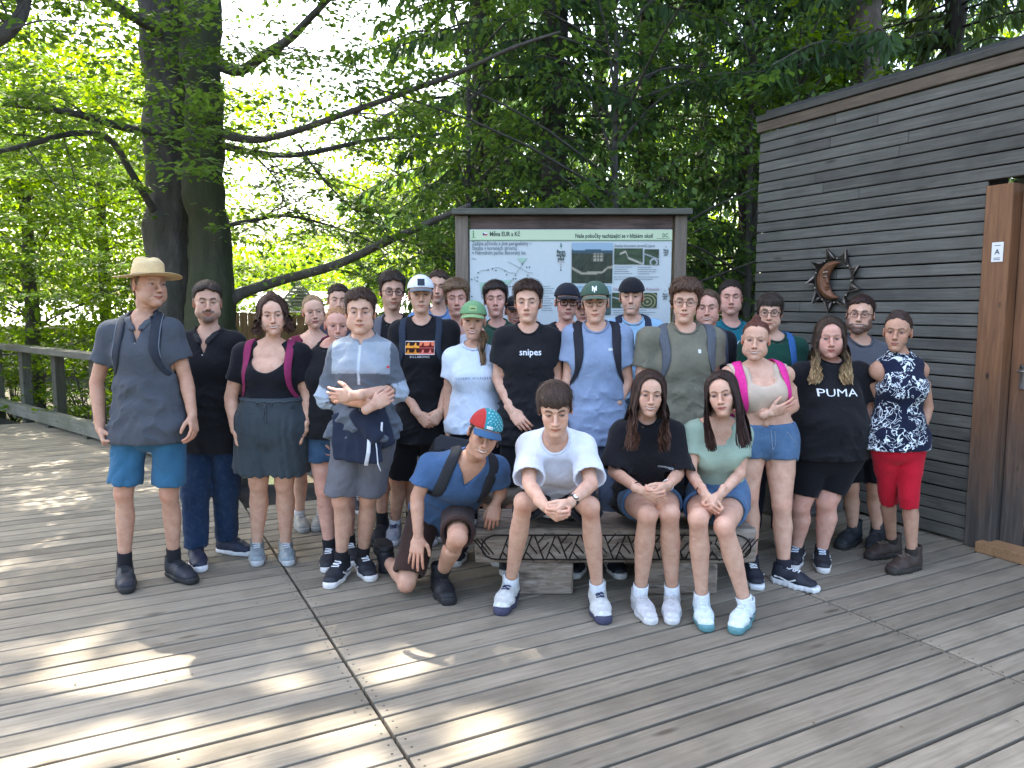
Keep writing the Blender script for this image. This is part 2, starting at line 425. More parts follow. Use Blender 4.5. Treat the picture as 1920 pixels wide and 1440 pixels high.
# ------------------------------------------------------------------ head
def head_mesh(S, h):
    """S: style dict. returns head-local verts, quads, colours. Face looks to -Y, chin z=-.115, crown z=.123"""
    fem = S.get('fem', 0); smile = S.get('smile', .3); teeth = S.get('teeth', 0); fat = S.get('fat', 0.0); jaw = S.get('jaw', 1.0)
    nose = S.get('nose', 1.0); jw = (.0365 - .0055 * fem) * jaw + fat * .010; fw = S.get('fw', 1.0)
    f = Field()
    f.u(ell((0, .012, .036), (.075, .095, .087)), .01)
    f.u(seg((0, -.012, .01), (0, -.042, -.066), (.065 * fw + fat * .01, .062), (jw + .006, .036), (1, 0, 0)), .03)
    f.u(seg((0, -.030, -.060), (0, -.058, -.094), (jw + .004, .032), (.022 + fat * .006, .021), (1, 0, 0)), .022)
    for s in (-1, 1):
        f.u(seg((s * (jw + .010), .012, -.048), (s * .016, -.062, -.097), .015 + fat * .004, .012), .03)
        f.u(ell((s * .038 * fw, -.060, -.018), (.023 + fat * .008, .020, .019 + fat * .01)), .026)
        f.u(seg((s * .010, -.088, .026), (s * .045, -.069, .024), .0085 - .002 * fem, .009), .016)
        f.u(ell((s * .031, -.058, -.046), (.022, .022, .026)), .028)
        if fat > 0: f.u(ell((s * .045, -.04, -.06), (.028, .03, .03)), .03)
    f.u(ell((0, -.040, .05), (.062, .048, .045)), .02)
    for s in (-1, 1): f.sub(ell((s * .0325, -.099, .008), (.019, .0175, .0115)), .012)
    f.sub(ell((0, -.108, .012), (.012, .014, .012)), .012)
    for s in (-1, 1): f.u(ell((s * .032, -.0725, .006), (.0145, .0140, .0125)), .004)
    ny = -.112 - .006 * (nose - 1) * 2
    f.u(seg((0, -.083, .016), (0, ny, -.028), .0075, .0095 + .002 * (nose - 1)), .009)
    f.u(ell((0, ny - .001, -.031), (.0115 - .001 * fem, .010, .009)), .006)
    for s in (-1, 1):
        f.u(ell((s * .0125, -.099, -.034), (.0075, .011, .0075)), .006)
        f.sub(ell((s * .0065, -.108, -.0425), (.0035, .0045, .004)), .002)
    f.u(ell((0, -.072, -.060), (.031, .024, .025)), .02)
    W = .0255 + .0090 * smile
    cur = lambda x, z: z + smile * .0070 * (x / .026) ** 2 - smile * .001
    for s in (-1, 1):
        f.u(seg((0, -.0955, cur(0, -.0585)), (s * W, -.082 + smile * .004, cur(W, -.062)), (.0062 - .001 * teeth, .0058), .0022), .0045) if False else \
            f.u(seg((0, -.0955, cur(0, -.0590)), (s * W, -.083 + smile * .003, cur(W, -.063)), .0058 - .001 * teeth, .0022), .0045)
        f.u(seg((0, -.0940, cur(0, -.0700 - .004 * teeth)), (s * W * .9, -.082 + smile * .003, cur(W * .9, -.0655)), .0068, .0024), .0045)
        f.sub(seg((0, -.1015, cur(0, -.0645 - .001 * teeth)), (s * (W + .003), -.0875, cur(W, -.0635)), .0016 + .0014 * teeth, .0012), .0018)
        if smile > .35: f.sub(seg((s * .019, -.100, -.040), (s * .041, -.080, -.068), .0022, .0022), .010)
    f.u(ell((0, -.078, -.099), (.017 * (1.1 - .2 * fem) * jaw, .016, .0145)), .016)
    f.sub(ell((0, -.101, -.081), (.02, .008, .005)), .008)
    for s in (-1, 1):
        M = rot(s * 22, 10, 0)
        f.u(ell((s * .079, .012, -.002), (.009, .017, .031), M), .006)
        f.sub(ell((s * .087, .006, .002), (.006, .009, .018), M), .004)
    f.u(seg((0, .018, -.03), (0, .028, -.135), .054 - .009 * fem + .006 * fat, .0545 - .0115 * fem + .006 * fat), .018)
    f.cut(plane((0, 0, -.116), (0, .35, -1)), .004)
    f.build(h, hi=np.array([.1, .12, .13])); V, Q, T = f.mesh()
    # colours
    sk = np.array(SKINS[S.get('skin', 'fair')]); hc = np.array(S.get('hc', (.05, .03, .02)))
    C = np.tile(sk, (len(V), 1)); x, y, z = V.T; ax = np.abs(x)
    def blend(msk, c, w=1.0):
        nonlocal C
        m = (np.clip(msk, 0, 1) * w)[:, None]; C = C * (1 - m) + np.asarray(c) * m
    g2 = lambda cx, cz, rx, rz: np.exp(-(((ax - cx) / rx) ** 2 + ((z - cz) / rz) ** 2))
    front = y < -.03
    blend(g2(.042, -.025, .02, .016) * front, sk * (1.06, .78, .74), .45)
    blend(g2(.0, -.032, .012, .01) * (y < -.09), sk * (1.05, .80, .76), .4)
    blend((ax > .074) * (y > -.02) * 1.0, sk * (1.05, .78, .72), .5)
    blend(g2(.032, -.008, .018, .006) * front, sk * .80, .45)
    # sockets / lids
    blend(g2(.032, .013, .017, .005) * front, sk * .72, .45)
    # brows
    bz = .0265 + .004 * np.sin((ax - .015) / .036 * math.pi) - .0
    brow = sstep(ax, .010, .015) * (1 - sstep(ax, .044, .052)) * np.exp(-((z - bz) / (.0054 - .0018 * fem)) ** 4) * front
    bc = hc * .8 + sk * .04 if not S.get('fairbrow') else hc * .8 + sk * .2
    blend(brow, bc, min(1, S.get('browk', .85) * 1.15))
    # eyes
    sq = min(.95, S.get('squint', .40 * smile) + .10); eh = (.0054 + .0006 * fem) * (1 - .5 * sq)
    u = (ax - .032) / .0160; ez = .0055 + .0008 * u
    rr = np.sqrt(u ** 2 + ((z - ez) / eh) ** 2); isf = (front & (y < -.064)) * 1.0
    rl = np.sqrt(u ** 2 * .95 + ((z - ez - .0006) / (eh + .0022)) ** 2)
    blend((1 - sstep(rl, .80, 1.15)) * (z > ez - .001) * isf, (.05, .032, .025), .62 + .3 * fem)
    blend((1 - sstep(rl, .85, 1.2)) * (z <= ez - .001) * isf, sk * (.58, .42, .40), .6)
    op = (1 - sstep(rr, .78, 1.02)) * isf
    blend(op, (.27, .22, .205), .95)
    gx = S.get('gaze', 0) * .004
    ir = np.sqrt((x - np.sign(x) * .032 - gx) ** 2 + (z - .0060) ** 2)
    blend((1 - sstep(ir, .0058, .0074)) * op, np.array(S.get('iris', (.07, .045, .03))) * .5); blend((1 - sstep(ir, .002, .0034)) * op, (.01, .01, .01), .9)
    # lips
    zc = z - (smile * .0070 * (x / .026) ** 2 - smile * .001); q = np.clip(ax / W, 0, 1.2)
    hu = (.0078 - .0008 * teeth) * (1 - q ** 2.2) + .0004; hl_ = (.0105 + .002 * teeth) * (1 - q ** 2) + .0004
    if not fem: hu *= .82; hl_ *= .85
    dz = zc + .0645; mf = (y < -.070) * (1 - sstep(q, .93, 1.03))
    hu = np.maximum(hu, .0003); hl_ = np.maximum(hl_, .0003)
    lip = np.where(dz > 0, 1 - sstep(dz / hu, .65, 1.15), 1 - sstep(-dz / hl_, .75, 1.15)) * mf
    lc = np.array(S.get('lip', (.44, .12, .10))) if fem else sk * np.array((.74, .38, .35))
    blend(lip, lc, .9)
    th_ = (.0020 + .0040 * teeth * (1 - q ** 2)) 
    line = (1 - sstep(np.abs(dz + .0012 * teeth) / th_, .6, 1.3)) * mf * (q < 1.04)
    blend(line, lc * .30, .85)
    if teeth: blend((1 - sstep(np.abs(dz + .0012) / (.0036 * np.clip(1.1 - q ** 2, .05, 1)), .6, 1.2)) * mf * (1 - sstep(q, .72, .86)), (.78, .68, .56), .92)
    blend((1 - sstep(np.sqrt(((ax - .0065) / 1.2) ** 2 + (z + .0415) ** 2), .0028, .0050)) * (y < -.09), sk * .25, .75)
    bd = S.get('beard', 0)
    if bd:
        jawm = sstep(-z, .045, .062) * front * (1 - g2(0, -.066, .022, .007) * .9)
        side = sstep(-z, .005, .03) * sstep(ax, .048, .058)
        if bd >= 3: m = np.maximum(jawm, side * (y < .03)); w = .92
        elif bd == 2: m = np.maximum(sstep(-z, .078, .086) * (1 - sstep(ax, .028, .036)) * front, (np.abs(z + .049) < .005) * (ax < .034) * front * 1.0); m = np.maximum(m, .45 * jawm); w = .9
        else: m = np.maximum(jawm, side * .8 * (y < .03)); w = .32
        m = m * (1 - lip); blend(m * (.85 + .15 * wnoise(V, 500, 3)), hc * .9 + .008, w)
        if bd >= 2:
            V = V + (m * .0035 * (bd - 1.2))[:, None] * nrm_rows(V - np.array([0, .0, -.03]))
    if S.get('scalp', 1) and not S.get('bald'):
        zl = hairline(S, V)
        blend(sstep(z - zl, .0, .012), hc, .85)
    if S.get('freckles'):
        fr = (wnoise(V, 330, 5) > .5) * (z < .02) * (z > -.05) * front; blend(fr * 1.0, sk * .75, .5)
    return V, Q, C
def nrm_rows(A): return A / (np.linalg.norm(A, axis=1)[:, None] + 1e-9)
LINES = {  # hair edge height by angle from the front (degrees): z
    'short': [(0, .083), (22, .080), (38, .064), (54, .050), (64, .012), (72, -.010), (79, -.008), (84, .036), (104, .032), (112, .0), (125, -.035), (180, -.062)],
    'fringe': [(0, .046), (30, .043), (48, .036), (60, .015), (70, -.012), (79, -.012), (84, .034), (104, .03), (112, .0), (125, -.04), (180, -.065)],
    'tied': [(0, .090), (28, .080), (50, .062), (62, .034), (72, .006), (79, .006), (84, .036), (104, .032), (114, -.01), (180, -.065)],
    'bald': [(0, .098), (25, .085), (45, .06), (60, .03), (70, -.005), (80, -.015), (92, .024), (110, .0), (125, -.035), (180, -.06)],
    'long': [(0, .106), (14, .098), (30, .082), (45, .058), (55, .036), (66, .006), (80, -.03), (100, -.06), (120, -.09), (180, -.10)],
}
def hairline(S, V):
    x, y, z = V.T; ph = np.degrees(np.abs(np.arctan2(x, -(y - .01))))
    L = LINES[S.get('line', 'short')]; return np.interp(ph, [a for a, b in L], [b for a, b in L]) + S.get('dl', 0)
def hair_parts(S, h):
    """returns V,Q,C of shell and V,Q,C of strands in head-local coordinates"""
    hc = np.array(S.get('hc', (.05, .03, .02))); r = np.random.RandomState(S.get('seed', 1))
    tt, ts = S.get('tt', .018), S.get('ts', .008); curl = S.get('curl', 0); style = S.get('hair', 'short')
    fem_long = style.startswith('long')
    def thick(V):
        x, y, z = V.T; up = sstep(z, .03, .10); return ts + (tt - ts) * up
    rx, ry, rz = .075, .095, .087
    lo, hi = np.array([-.12, -.13, -.12]), np.array([.12, .14, .165])
    def shell(X, Y, Z):
        zc = np.maximum(Z - .036, 0); up = np.clip((Z - .03) / .07, 0, 1); up = up * up * (3 - 2 * up); t = ts + (tt - ts) * up + S.get('vol', .010 if S.get('fem', 0) == 0 and not S.get('cap') else 0) * up * np.clip(-(Y - .0) / .07, 0, 1)
        low = np.clip((.0 - Z) / .1, 0, 1); nar = 1 - .22 * low
        k = np.sqrt((X / ((rx + t) * nar)) ** 2 + ((Y - .012) / ((ry + t) * nar)) ** 2 + (zc / (rz + t)) ** 2)
        d = (k - 1) * .085
        ph = np.degrees(np.abs(np.arctan2(X, -(Y - .01)))) + 0 * Z
        L = LINES[S.get('line', 'short')]; zl = np.interp(ph, [a for a, b in L], [b for a, b in L]).astype(np.float32) + S.get('dl', 0)
        sd_ = S.get('seed', 1); zl = zl + .005 * np.sin(ph * .17 * np.sign(X) + sd_) + .003 * np.sin(ph * .33 * np.sign(X) + 2 * sd_)
        return smax(d, (zl - Z) * .8, .012)
    f = Field(); f.u((shell, lo, hi), .002)
    if S.get('bun'): f.u(ell((0, .02, .135), (.028, .026, .024)), .012)
    if S.get('updo'): f.u(ell((.0, -.02, .125), (.045, .03, .026)), .02); f.u(ell((0, .05, .10), (.05, .05, .04)), .02)
    if S.get('cap'): f.cut(lambda X, Y, Z: Z - .045 - (Y * -.05), .004)
    def disp(P):
        ph = np.arctan2(P[:, 0], -(P[:, 1] - .01))
        d = -.0014 * np.sin(ph * 46 + 5 * wnoise(P, 30, 2)) if not fem_long else -.0012 * np.sin(P[:, 1] * 420 + 3 * wnoise(P, 25, 2))
        if curl: d = d - (.0035 + .0075 * curl) * np.abs(wnoise(P, 58, S.get('seed', 1) + 5))
        else: d = d - .0028 * wnoise(P, (34, 34, 22), S.get('seed', 1))
        if not S.get('cap') and not fem_long: d = d - .0055 * wnoise(P, 11, S.get('seed', 1) + 7, 4)
        return d
    f.build(h, disp=disp); V, Q, T = f.mesh()
    ins = np.sqrt((V[:, 0] / .073) ** 2 + ((V[:, 1] - .012) / .093) ** 2 + ((V[:, 2] - .036) / .085) ** 2) < 1.0
    V, Q, T, _ = cull(V, Q, T, ~ins)
    ctip = np.array(S.get('tip', hc))
    cvar = 1 + .25 * wnoise(V, (90, 90, 15), 4)
    C = hc * cvar[:, None]
    # strands
    MBs = []
    SV, SQ, SCc = [], [], []
    def ribbons(P, wd, col):           # P (n,m,3) paths ; wd (n,) width ; col (n,m,3)
        n, m, _ = P.shape
        ctr = np.array([0, .012, -.02]); Tn = np.gradient(P, axis=1); O = P - ctr
        U = np.cross(Tn, O); U /= np.linalg.norm(U, axis=2)[..., None] + 1e-9
        tp = np.sin(np.linspace(.25, 1.0, m) * math.pi * .92) ** .6
        Wd = wd[:, None, None] * tp[None, :, None]
        A = P - U * Wd / 2; B = P + U * Wd / 2
        VV = np.stack([A, B], 2).reshape(-1, 3); base = sum(len(v) for v in SV)
        i = (np.arange(n)[:, None] * m + np.arange(m - 1)[None]) * 2
        q = np.stack([i, i + 1, i + 3, i + 2], -1).reshape(-1, 4) + base
        SV.append(VV); SQ.append(q); SCc.append(np.repeat(col.reshape(-1, 3), 2, axis=0))
    if style not in ('none',) and not fem_long and style != 'tied':
        n = 0 if fem_long or style == 'tied' else S.get('n', 1500); m = 6
        ph = r.uniform(-math.pi, math.pi, n)
        zl0 = np.interp(np.degrees(np.abs(ph)), *zip(*LINES[S.get('line', 'short')])) + S.get('dl', 0)
        s0 = r.uniform(.08, 1.1, n); ln = r.uniform(.35, .75, n) * (.75 if curl else 1) * S.get('sl', 1.0)
        t = np.linspace(0, 1, m)[None]
        s = s0[:, None] + ln[:, None] * t
        phi = ph[:, None] + S.get('sweep', .0) * t + r.normal(0, .26 + .25 * curl, n)[:, None] * t
        th = np.clip(s, 0, 1) * math.pi / 2; drop = np.maximum(s - 1, 0) * .10
        lift = ((r.rand(n) ** 2.2) * (.016 + .008 * curl))[:, None] * (t + .2) + S.get('vol', .010 if S.get('fem', 0) == 0 and not S.get('cap') else 0) * np.clip(np.cos(phi), 0, 1) * sstep(np.cos(th), .0, .7) + S.get('lift', 0) * (t ** 2) * np.maximum(0, np.cos(phi))
        z = .036 + (rz + 0) * np.cos(th)
        tk = ts + (tt - ts) * sstep(z, .03, .1) + lift - .002
        x = (rx + tk) * np.sin(th) * np.sin(phi); y = .012 - (ry + tk) * np.sin(th) * np.cos(phi); z = .036 + (rz + tk) * np.cos(th) - drop
        if curl:
            a = t * r.uniform(5, 9, n)[:, None] + r.uniform(0, 6, n)[:, None]; am = .006 * curl
            x = x + am * np.sin(a); y = y + am * np.cos(a); z = z + am * np.sin(a + 2)
        P = np.stack([x, y, z], -1)
        zl = np.interp(np.degrees(np.abs(phi)), *zip(*LINES[S.get('line', 'short')])) + S.get('dl', 0) - r.uniform(-.004, .012, n)[:, None]
        ok = (P[..., 2] > zl).all(1)
        if S.get('cap'): ok &= (P[..., 2] < .05).all(1)
        P = P[ok]
        if len(P):
            cv = r.uniform(.55, 1.7, len(P))[:, None, None]; ribbons(P, r.uniform(.0014, .0034, len(P)), np.clip(hc * cv, 0, 1) * np.ones((1, m, 1)))
    if fem_long:
        n = S.get('nl', 560); m = 18; Ln = S.get('len', .28); wav = S.get('wave', .0); dn = S.get('drape', .5)
        y0 = r.uniform(-.068, .10, n); side = np.where(r.rand(n) < .5, -1., 1.)
        cy = np.sqrt(np.maximum(.05, 1 - ((y0 - .012) / (ry + .014)) ** 2))
        off = r.uniform(.0, .012, n); t = np.linspace(0, 1, m)[None]
        top = .38
        ps = np.clip(t / top, 0, 1) * math.pi / 2 * 1.02
        X = (rx + .012 + off[:, None]) * cy[:, None] * np.sin(ps); Z = .036 + (rz + .010 + off[:, None]) * cy[:, None] * np.cos(ps)
        Yy = y0[:, None] + 0 * t
        f2 = np.clip((t - top) / (1 - top), 0, 1)
        lenk = r.uniform(.82, 1.03, n)[:, None]
        Z = Z - f2 * (Ln + .10) * lenk
        # the hair frames the face and falls in front of or behind the shoulders
        frontk = (r.rand(n) < S.get('frontk', .6))[:, None] & (y0 < .06)[:, None]
        xmin = .068 + off[:, None]
        X = np.where(t > top * .6, np.maximum(X, xmin * np.clip((t - top * .6) / (top * .5), 0, 1)), X)
        X = X + f2 * (.012 + .02 * r.rand(n)[:, None]) - np.where(frontk, 1, 0) * sstep(f2, .35, 1.0) * r.uniform(.0, .035, n)[:, None]
        yt = np.where(frontk, -.075 - .03 * r.rand(n)[:, None] - S.get('fy', 0), .085)
        Yy = Yy + (yt - Yy) * sstep(f2, .12, .62) * np.where(frontk, 1, .9)
        w = wav * (f2 + .15) * np.sin(f2 * r.uniform(13, 17, n)[:, None] + side[:, None] * 1.0 + y0[:, None] * 30)
        w2 = wav * (f2 + .15) * np.cos(f2 * r.uniform(13, 17, n)[:, None] + y0[:, None] * 40)
        P = np.stack([side[:, None] * (X + w), Yy + w2 * .7, Z], -1)
        P[:, :, 0] += S.get('part', 0) * (1 - sstep(t, 0, top)) 
        k = sstep(f2, .25, .95)[..., None]
        cv = r.uniform(.6, 1.6, n)[:, None, None]; col = np.clip((hc * (1 - k) + ctip * k) * cv, 0, 1)
        ribbons(P, r.uniform(.005, .012, n), col * np.ones((n, m, 1)))
    if 'tail' in S:                    # bundle along a head-local path
        path = smooth_path(S['tail'], 14); n = 70; m = 14; t = np.linspace(0, 1, m)
        o = r.normal(0, 1, (n, 3)) * S.get('tailr', .012) * np.array([1, .6, .3])
        P = path[None] + o[:, None] * np.sin(np.clip(t * 1.2 + .25, 0, 1) * math.pi * .8)[None, :, None]
        P[:, :, 0] += .004 * np.sin(t * 9 + r.rand(n, 1) * 3)
        ribbons(P, r.uniform(.006, .011, n), np.clip(ctip * r.uniform(.6, 1.5, n)[:, None, None], 0, 1) * np.ones((1, m, 1)))
    if SV: return (V, Q, C), (np.vstack(SV), np.vstack(SQ), np.vstack(SCc))
    return (V, Q, C), None

# ------------------------------------------------------------------ hands
def hand_template(pose, h=.0042):
    """wrist at origin, fingers to +X, thumb to +Y, palm faces -Z"""
    f = Field()
    cur = {'relaxed': (28, 32, 22), 'fist': (72, 85, 60), 'flat': (8, 14, 10), 'clasp': (52, 58, 30), 'grip': (45, 55, 40)}[pose]
    f.u(seg((-.05, 0, 0), (.0, 0, 0), (.0255, .0205), (.0265, .019), (0, 1, 0)), .01)
    f.u(seg((.0, 0, 0), (.030, 0, 0), (.026, .018), (.036, .0155), (0, 1, 0)), .012)
    f.u(seg((.030, .001, 0), (.078, -.001, .002), (.036, .0155), (.038, .012), (0, 1, 0)), .012)
    roots = [(.084, .030, .002), (.089, .0105, .004), (.086, -.0095, .003), (.079, -.028, .0)]
    lens = [(.042, .024, .019), (.046, .028, .020), (.042, .026, .019), (.033, .020, .017)]
    for i, (rt, ln) in enumerate(zip(roots, lens)):
        sp = math.radians((6, 1.5, -3, -9)[i] * (1.3 if pose == 'flat' else .6)); a = 0; p = np.array(rt, float)
        d0 = np.array([math.cos(sp), math.sin(sp), 0]); r0 = (.0092, .0094, .0089, .0080)[i]
        f.u(seg(p - d0 * .03, p, .010, r0 + .0012), .008)
        for j in range(3):
            a += math.radians(cur[j] * (1 + .08 * i)); d = d0 * math.cos(a) + np.array([0, 0, -1]) * math.sin(a)
            q = p + d * ln[j]; f.u(seg(p, q, r0 - j * .0008, r0 - (j + 1) * .0009), .0022); p = q
    p = np.array([.018, .022, -.006]); th = {'relaxed': (.72, .52, -.42), 'fist': (.80, .12, -.62), 'flat': (.66, .74, -.12), 'clasp': (.80, .35, -.48), 'grip': (.7, .35, -.6)}[pose]
    d = nrm(th); q = p + d * .043; f.u(seg(p, q, .0145, .0112), .012)
    d2 = nrm(np.array(th) + np.array([.35, -.35, -.25])); w = q + d2 * .030; f.u(seg(q, w, .0112, .0100), .003); f.u(seg(w, w + nrm(d2 + np.array([.2, -.2, -.1])) * .022, .0100, .0080), .003)
    f.build(h); V, Q, T = f.mesh()
    x, y, z = V.T
    k = np.exp(-((x - .087) / .009) ** 2) * (z > 0) * .5
    tips = (x > .1) * 1.0
    return V, Q, np.stack([k, tips], -1)
_hands = {}
def hand(pose):
    if pose not in _hands: _hands[pose] = hand_template(pose)
    return _hands[pose]
# ------------------------------------------------------------------ people
def V3(x): return np.asarray(x, float)
def resolve(D):
    Y = D['Y']; J = {}
    off = dict(neck=.02, sa=.02, sb=.02, ea=.03, eb=.03, wa=-.03, wb=-.03, fa=-.05, fb=-.05, ha=.02, hb=.02)
    def get(k):
        v = D.get(k)
        if v is None: return None
        if k[0] == 'n' and k != 'neck': return on(v[0], v[1], v[2] if len(v) > 2 else .085)
        if k[0] == 't': return on(v[0], v[1], .03)
        return at(v[0], v[1], Y + (v[2] if len(v) > 2 else off.get(k, 0)))
    for k in ('neck', 'sa', 'sb', 'ea', 'eb', 'wa', 'wb', 'fa', 'fb', 'ha', 'hb', 'na', 'nb', 'ta', 'tb', 'ka', 'kb'):
        if k not in ('ka', 'kb'): J[k] = get(k)
    for k in ('sa', 'sb'):
        if J[k] is not None: J[k] = J[k] - V3((0, 0, .030))
    hx, hy, hs, yaw, pit, rol = D['head']
    Hc = at(hx, hy, Y + D.get('hdy', 0)) - V3((0, 0, .007)); J['H'] = Hc
    J['hM'] = rot(math.degrees(math.atan2(-Hc[0], Hc[1])) * .8 + yaw, pit, rol); J['hs'] = hs
    if J['neck'] is None: J['neck'] = Hc + J['hM'] @ V3((0, .025, -.165)) * hs
    Nk = J['neck']; top = Hc[2] + .12 * hs; wc = D.get('wc', 1.0); fem = D['S'].get('fem', 0)
    sw = (.165 - .025 * fem) * wc
    ty = math.radians(D.get('ty', math.degrees(math.atan2(-Hc[0], Hc[1])) * .7)); lat0 = V3((math.cos(ty), math.sin(ty), 0)); fw0 = V3((math.sin(ty), -math.cos(ty), 0))
    if J['sa'] is None: J['sa'] = Nk - lat0 * sw + V3((0, 0, -.035))
    if J['sb'] is None: J['sb'] = Nk + lat0 * sw + V3((0, 0, -.035))
    if J['ha'] is None: J['ha'] = V3((Nk[0], Nk[1] + .01, top * .525)) - lat0 * .085
    if J['hb'] is None: J['hb'] = V3((Nk[0], Nk[1] + .01, top * .525)) + lat0 * .085
    for s, sg in (('a', -1), ('b', 1)):
        if J['e' + s] is None: J['e' + s] = J['s' + s] + lat0 * sg * .03 + V3((0, .02, -.28 * top / 1.75))
        if J['w' + s] is None: J['w' + s] = J['e' + s] + lat0 * sg * -.005 + fw0 * .05 + V3((0, 0, -.24 * top / 1.75))
        if J['f' + s] is None: J['f' + s] = J['w' + s] + nrm(J['w' + s] - J['e' + s]) * .17
        if J['n' + s] is None: J['n' + s] = V3((*(J['h' + s][:2] + lat0[:2] * sg * .02), .085))
        if J['t' + s] is None: J['t' + s] = V3((*(J['n' + s][:2] + fw0[:2] * .16 + lat0[:2] * sg * .03), .03))
        v = D.get('k' + s); mid = .5 * (J['h' + s] + J['n' + s])
        if v is None: J['k' + s] = mid + fw0 * .03 + V3((0, 0, .0))
        elif len(v) > 2: J['k' + s] = at(v[0], v[1], Y + v[2])
        else: J['k' + s] = at(v[0], v[1], .5 * (J['h' + s][1] + J['n' + s][1]) - .03)
    J['P'] = .5 * (J['ha'] + J['hb']); J['up'] = nrm(J['neck'] - J['P']); J['L'] = np.linalg.norm(J['neck'] - J['P'])
    J['lat'] = nrm(J['sb'] - J['sa']); J['fwd'] = nrm(np.cross(J['lat'], J['up'])); J['lat'] = nrm(np.cross(J['up'], J['fwd']))
    J['hlat'] = nrm(J['hb'] - J['ha'])
    return J
def loc(J, a, b, c): return J['neck'] + J['lat'] * a + J['up'] * b + J['fwd'] * c
def torso_segs(D, J, inf=0.0, loose=0.0, down=0.0):
    """list of torso primitives, inflated"""
    fem = D['S'].get('fem', 0); wc, ww, wh = D.get('wc', 1), D.get('ww', 1), D.get('wh', 1); L = J['L']; dc = D.get('dc', 1.0)
    P = J['P']; up = J['up']; lat = J['lat']; fw = J['fwd']
    hx, hy = (.150 + .012 * fem) * wh, .108 * (wh * .5 + .5)
    wx, wy = (.138 - .018 * fem) * ww, .098 * (ww * .7 + .3)
    cx, cy = (.151 - .017 * fem) * wc, .110 * dc
    wx = wx + (max(cx, hx) - wx) * loose * .75; wy = wy + (max(cy, hy) - wy) * loose * .8 if cy > wy else wy
    if loose > .3: hx2 = hx + (max(cx, hx) - hx) * loose * .6
    else: hx2 = hx
    p = lambda k, f=0: P + up * (L * k) + fw * f
    i = inf
    bel = D.get('belly', 0)
    out = [seg(p(-.04 - down / L), p(.10, .0), (hx2 + i, hy + i + bel * .3), (hx2 + i, hy + i + bel * .6), J['hlat'] if loose < .3 else lat),
           seg(p(.10), p(.36, bel * .5), (hx2 * .97 + i, hy * .98 + i + bel * .6), (wx + i, wy + i + bel), lat),
           seg(p(.36, bel * .5), p(.68, .008), (wx + i, wy + i + bel), (cx + i, cy + i), lat),
           seg(p(.68, .008), p(.86, -.005), (cx + i, cy + i), (cx * .93 + i, cy * .86 + i), lat)]
    if fem:
        bs = D.get('bust', 1.0)
        for s in (-1, 1): out.append(ell(p(.66, .062 + .02 * bs) + lat * s * .068 * (wc * .5 + .5), np.array([.058, .058, .062]) * (.8 + .2 * bs) + i * .8))
    else:
        for s in (-1, 1): out.append(ell(p(.72, .050 * dc) + lat * s * .060, np.array([.075, .055, .06]) + i * .8))
    sh = []
    for s in 'ab':
        S = J['s' + s]; d = nrm(S - J['neck'])
        sh.append((ell(S, np.array([.046, .048, .050]) * (.55 + .45 * wc) * (1 - .1 * fem) + i * .8), .04))
        sh.append((seg(J['neck'] - up * .045, S - up * .01, .052 + i * .8, .040 * (.6 + .4 * wc) + i * .8), .045))
        sh.append((seg(J['neck'] + up * .030 - fw * .018, S * .75 + J['neck'] * .25, .030 + i * .8, .034 + i * .8), .05))
    return [(o, .05) for o in out] + sh
def body_field(D, J, h):
    f = Field(); fem = D['S'].get('fem', 0); ga, gl = D.get('ga', 1) * (.95 - .08 * fem), D.get('gl', 1)
    hs, M, H = J['hs'], J['hM'], J['H']; hl = lambda v: H + M @ V3(v) * hs
    for s in 'ab':
        hp, k, n = J['h' + s], J['k' + s], J['n' + s]
        bend = nrm(hp - k) + nrm(n - k); back = nrm(bend) if np.linalg.norm(bend) > .15 else -J['fwd']; fwk = -back; gc = gl * .6 + .4
        q = lambda t, o=0.: k + (n - k) * t + back * o
        thigh = [seg(hp, hp + (k - hp) * .5, .086 * gl, .073 * gl), seg(hp + (k - hp) * .5, hp + (k - hp) * .85, .073 * gl, .057 * (gl * .8 + .2)), seg(hp + (k - hp) * .85, k, .057 * (gl * .8 + .2), .051 * gc),
                 seg(k, q(.12, .006), .050 * gc, .0475 * gc), seg(q(.12, .006), q(.32, .016), .0475 * gc, .0535 * gc), seg(q(.32, .016), q(.56, .010), .0535 * gc, .0445 * gc), seg(q(.56, .010), q(.82, .002), .0445 * gc, .0345 * (gl * .4 + .6)), seg(q(.82, .002), n, .0345 * (gl * .4 + .6), .033)]
        if not D.get('shoes'): thigh.append(seg(n, n + (J['t' + s] - n) * .5, .033, .03))
        f.u(multi([multi(thigh, .004), ell(k + fwk * .009, np.array([.042, .042, .047]) * gc)], .03), .006)
        f.u(seg(hp, hp + (k - hp) * .2, .084 * gl, .080 * gl), .02)
    for p, k in torso_segs(D, J): f.u(p, k)
    if fem:
        pass
    for s in 'ab':
        S, E, W = J['s' + s], J['e' + s], J['w' + s]
        f.u(seg(S, S + (E - S) * .4, .049 * ga, .047 * ga), .025)
        arm = [seg(S + (E - S) * .3, E, .047 * ga, .0385 * ga), seg(E, E + (W - E) * .25, .0385 * ga, .0400 * ga), seg(E + (W - E) * .25, E + (W - E) * .8, .0400 * ga, .029 * (ga * .6 + .4)), seg(E + (W - E) * .8, W, .029 * (ga * .6 + .4), .0262 * (ga * .5 + .5))]
        f.u(multi(arm, .006), .008)
    nr = (.0560 - .010 * fem + D['S'].get('fat', 0) * .006) * hs
    f.u(seg(J['neck'] - J['up'] * .02, hl((0, .022, -.07)), nr + .006, nr - .0012), .035)
    if D.get('cleav'):
        f.sub(seg(J['P'] + J['up'] * J['L'] * .80 + J['fwd'] * .15, J['P'] + J['up'] * J['L'] * .60 + J['fwd'] * .155, .006, .010), .02)
    return f
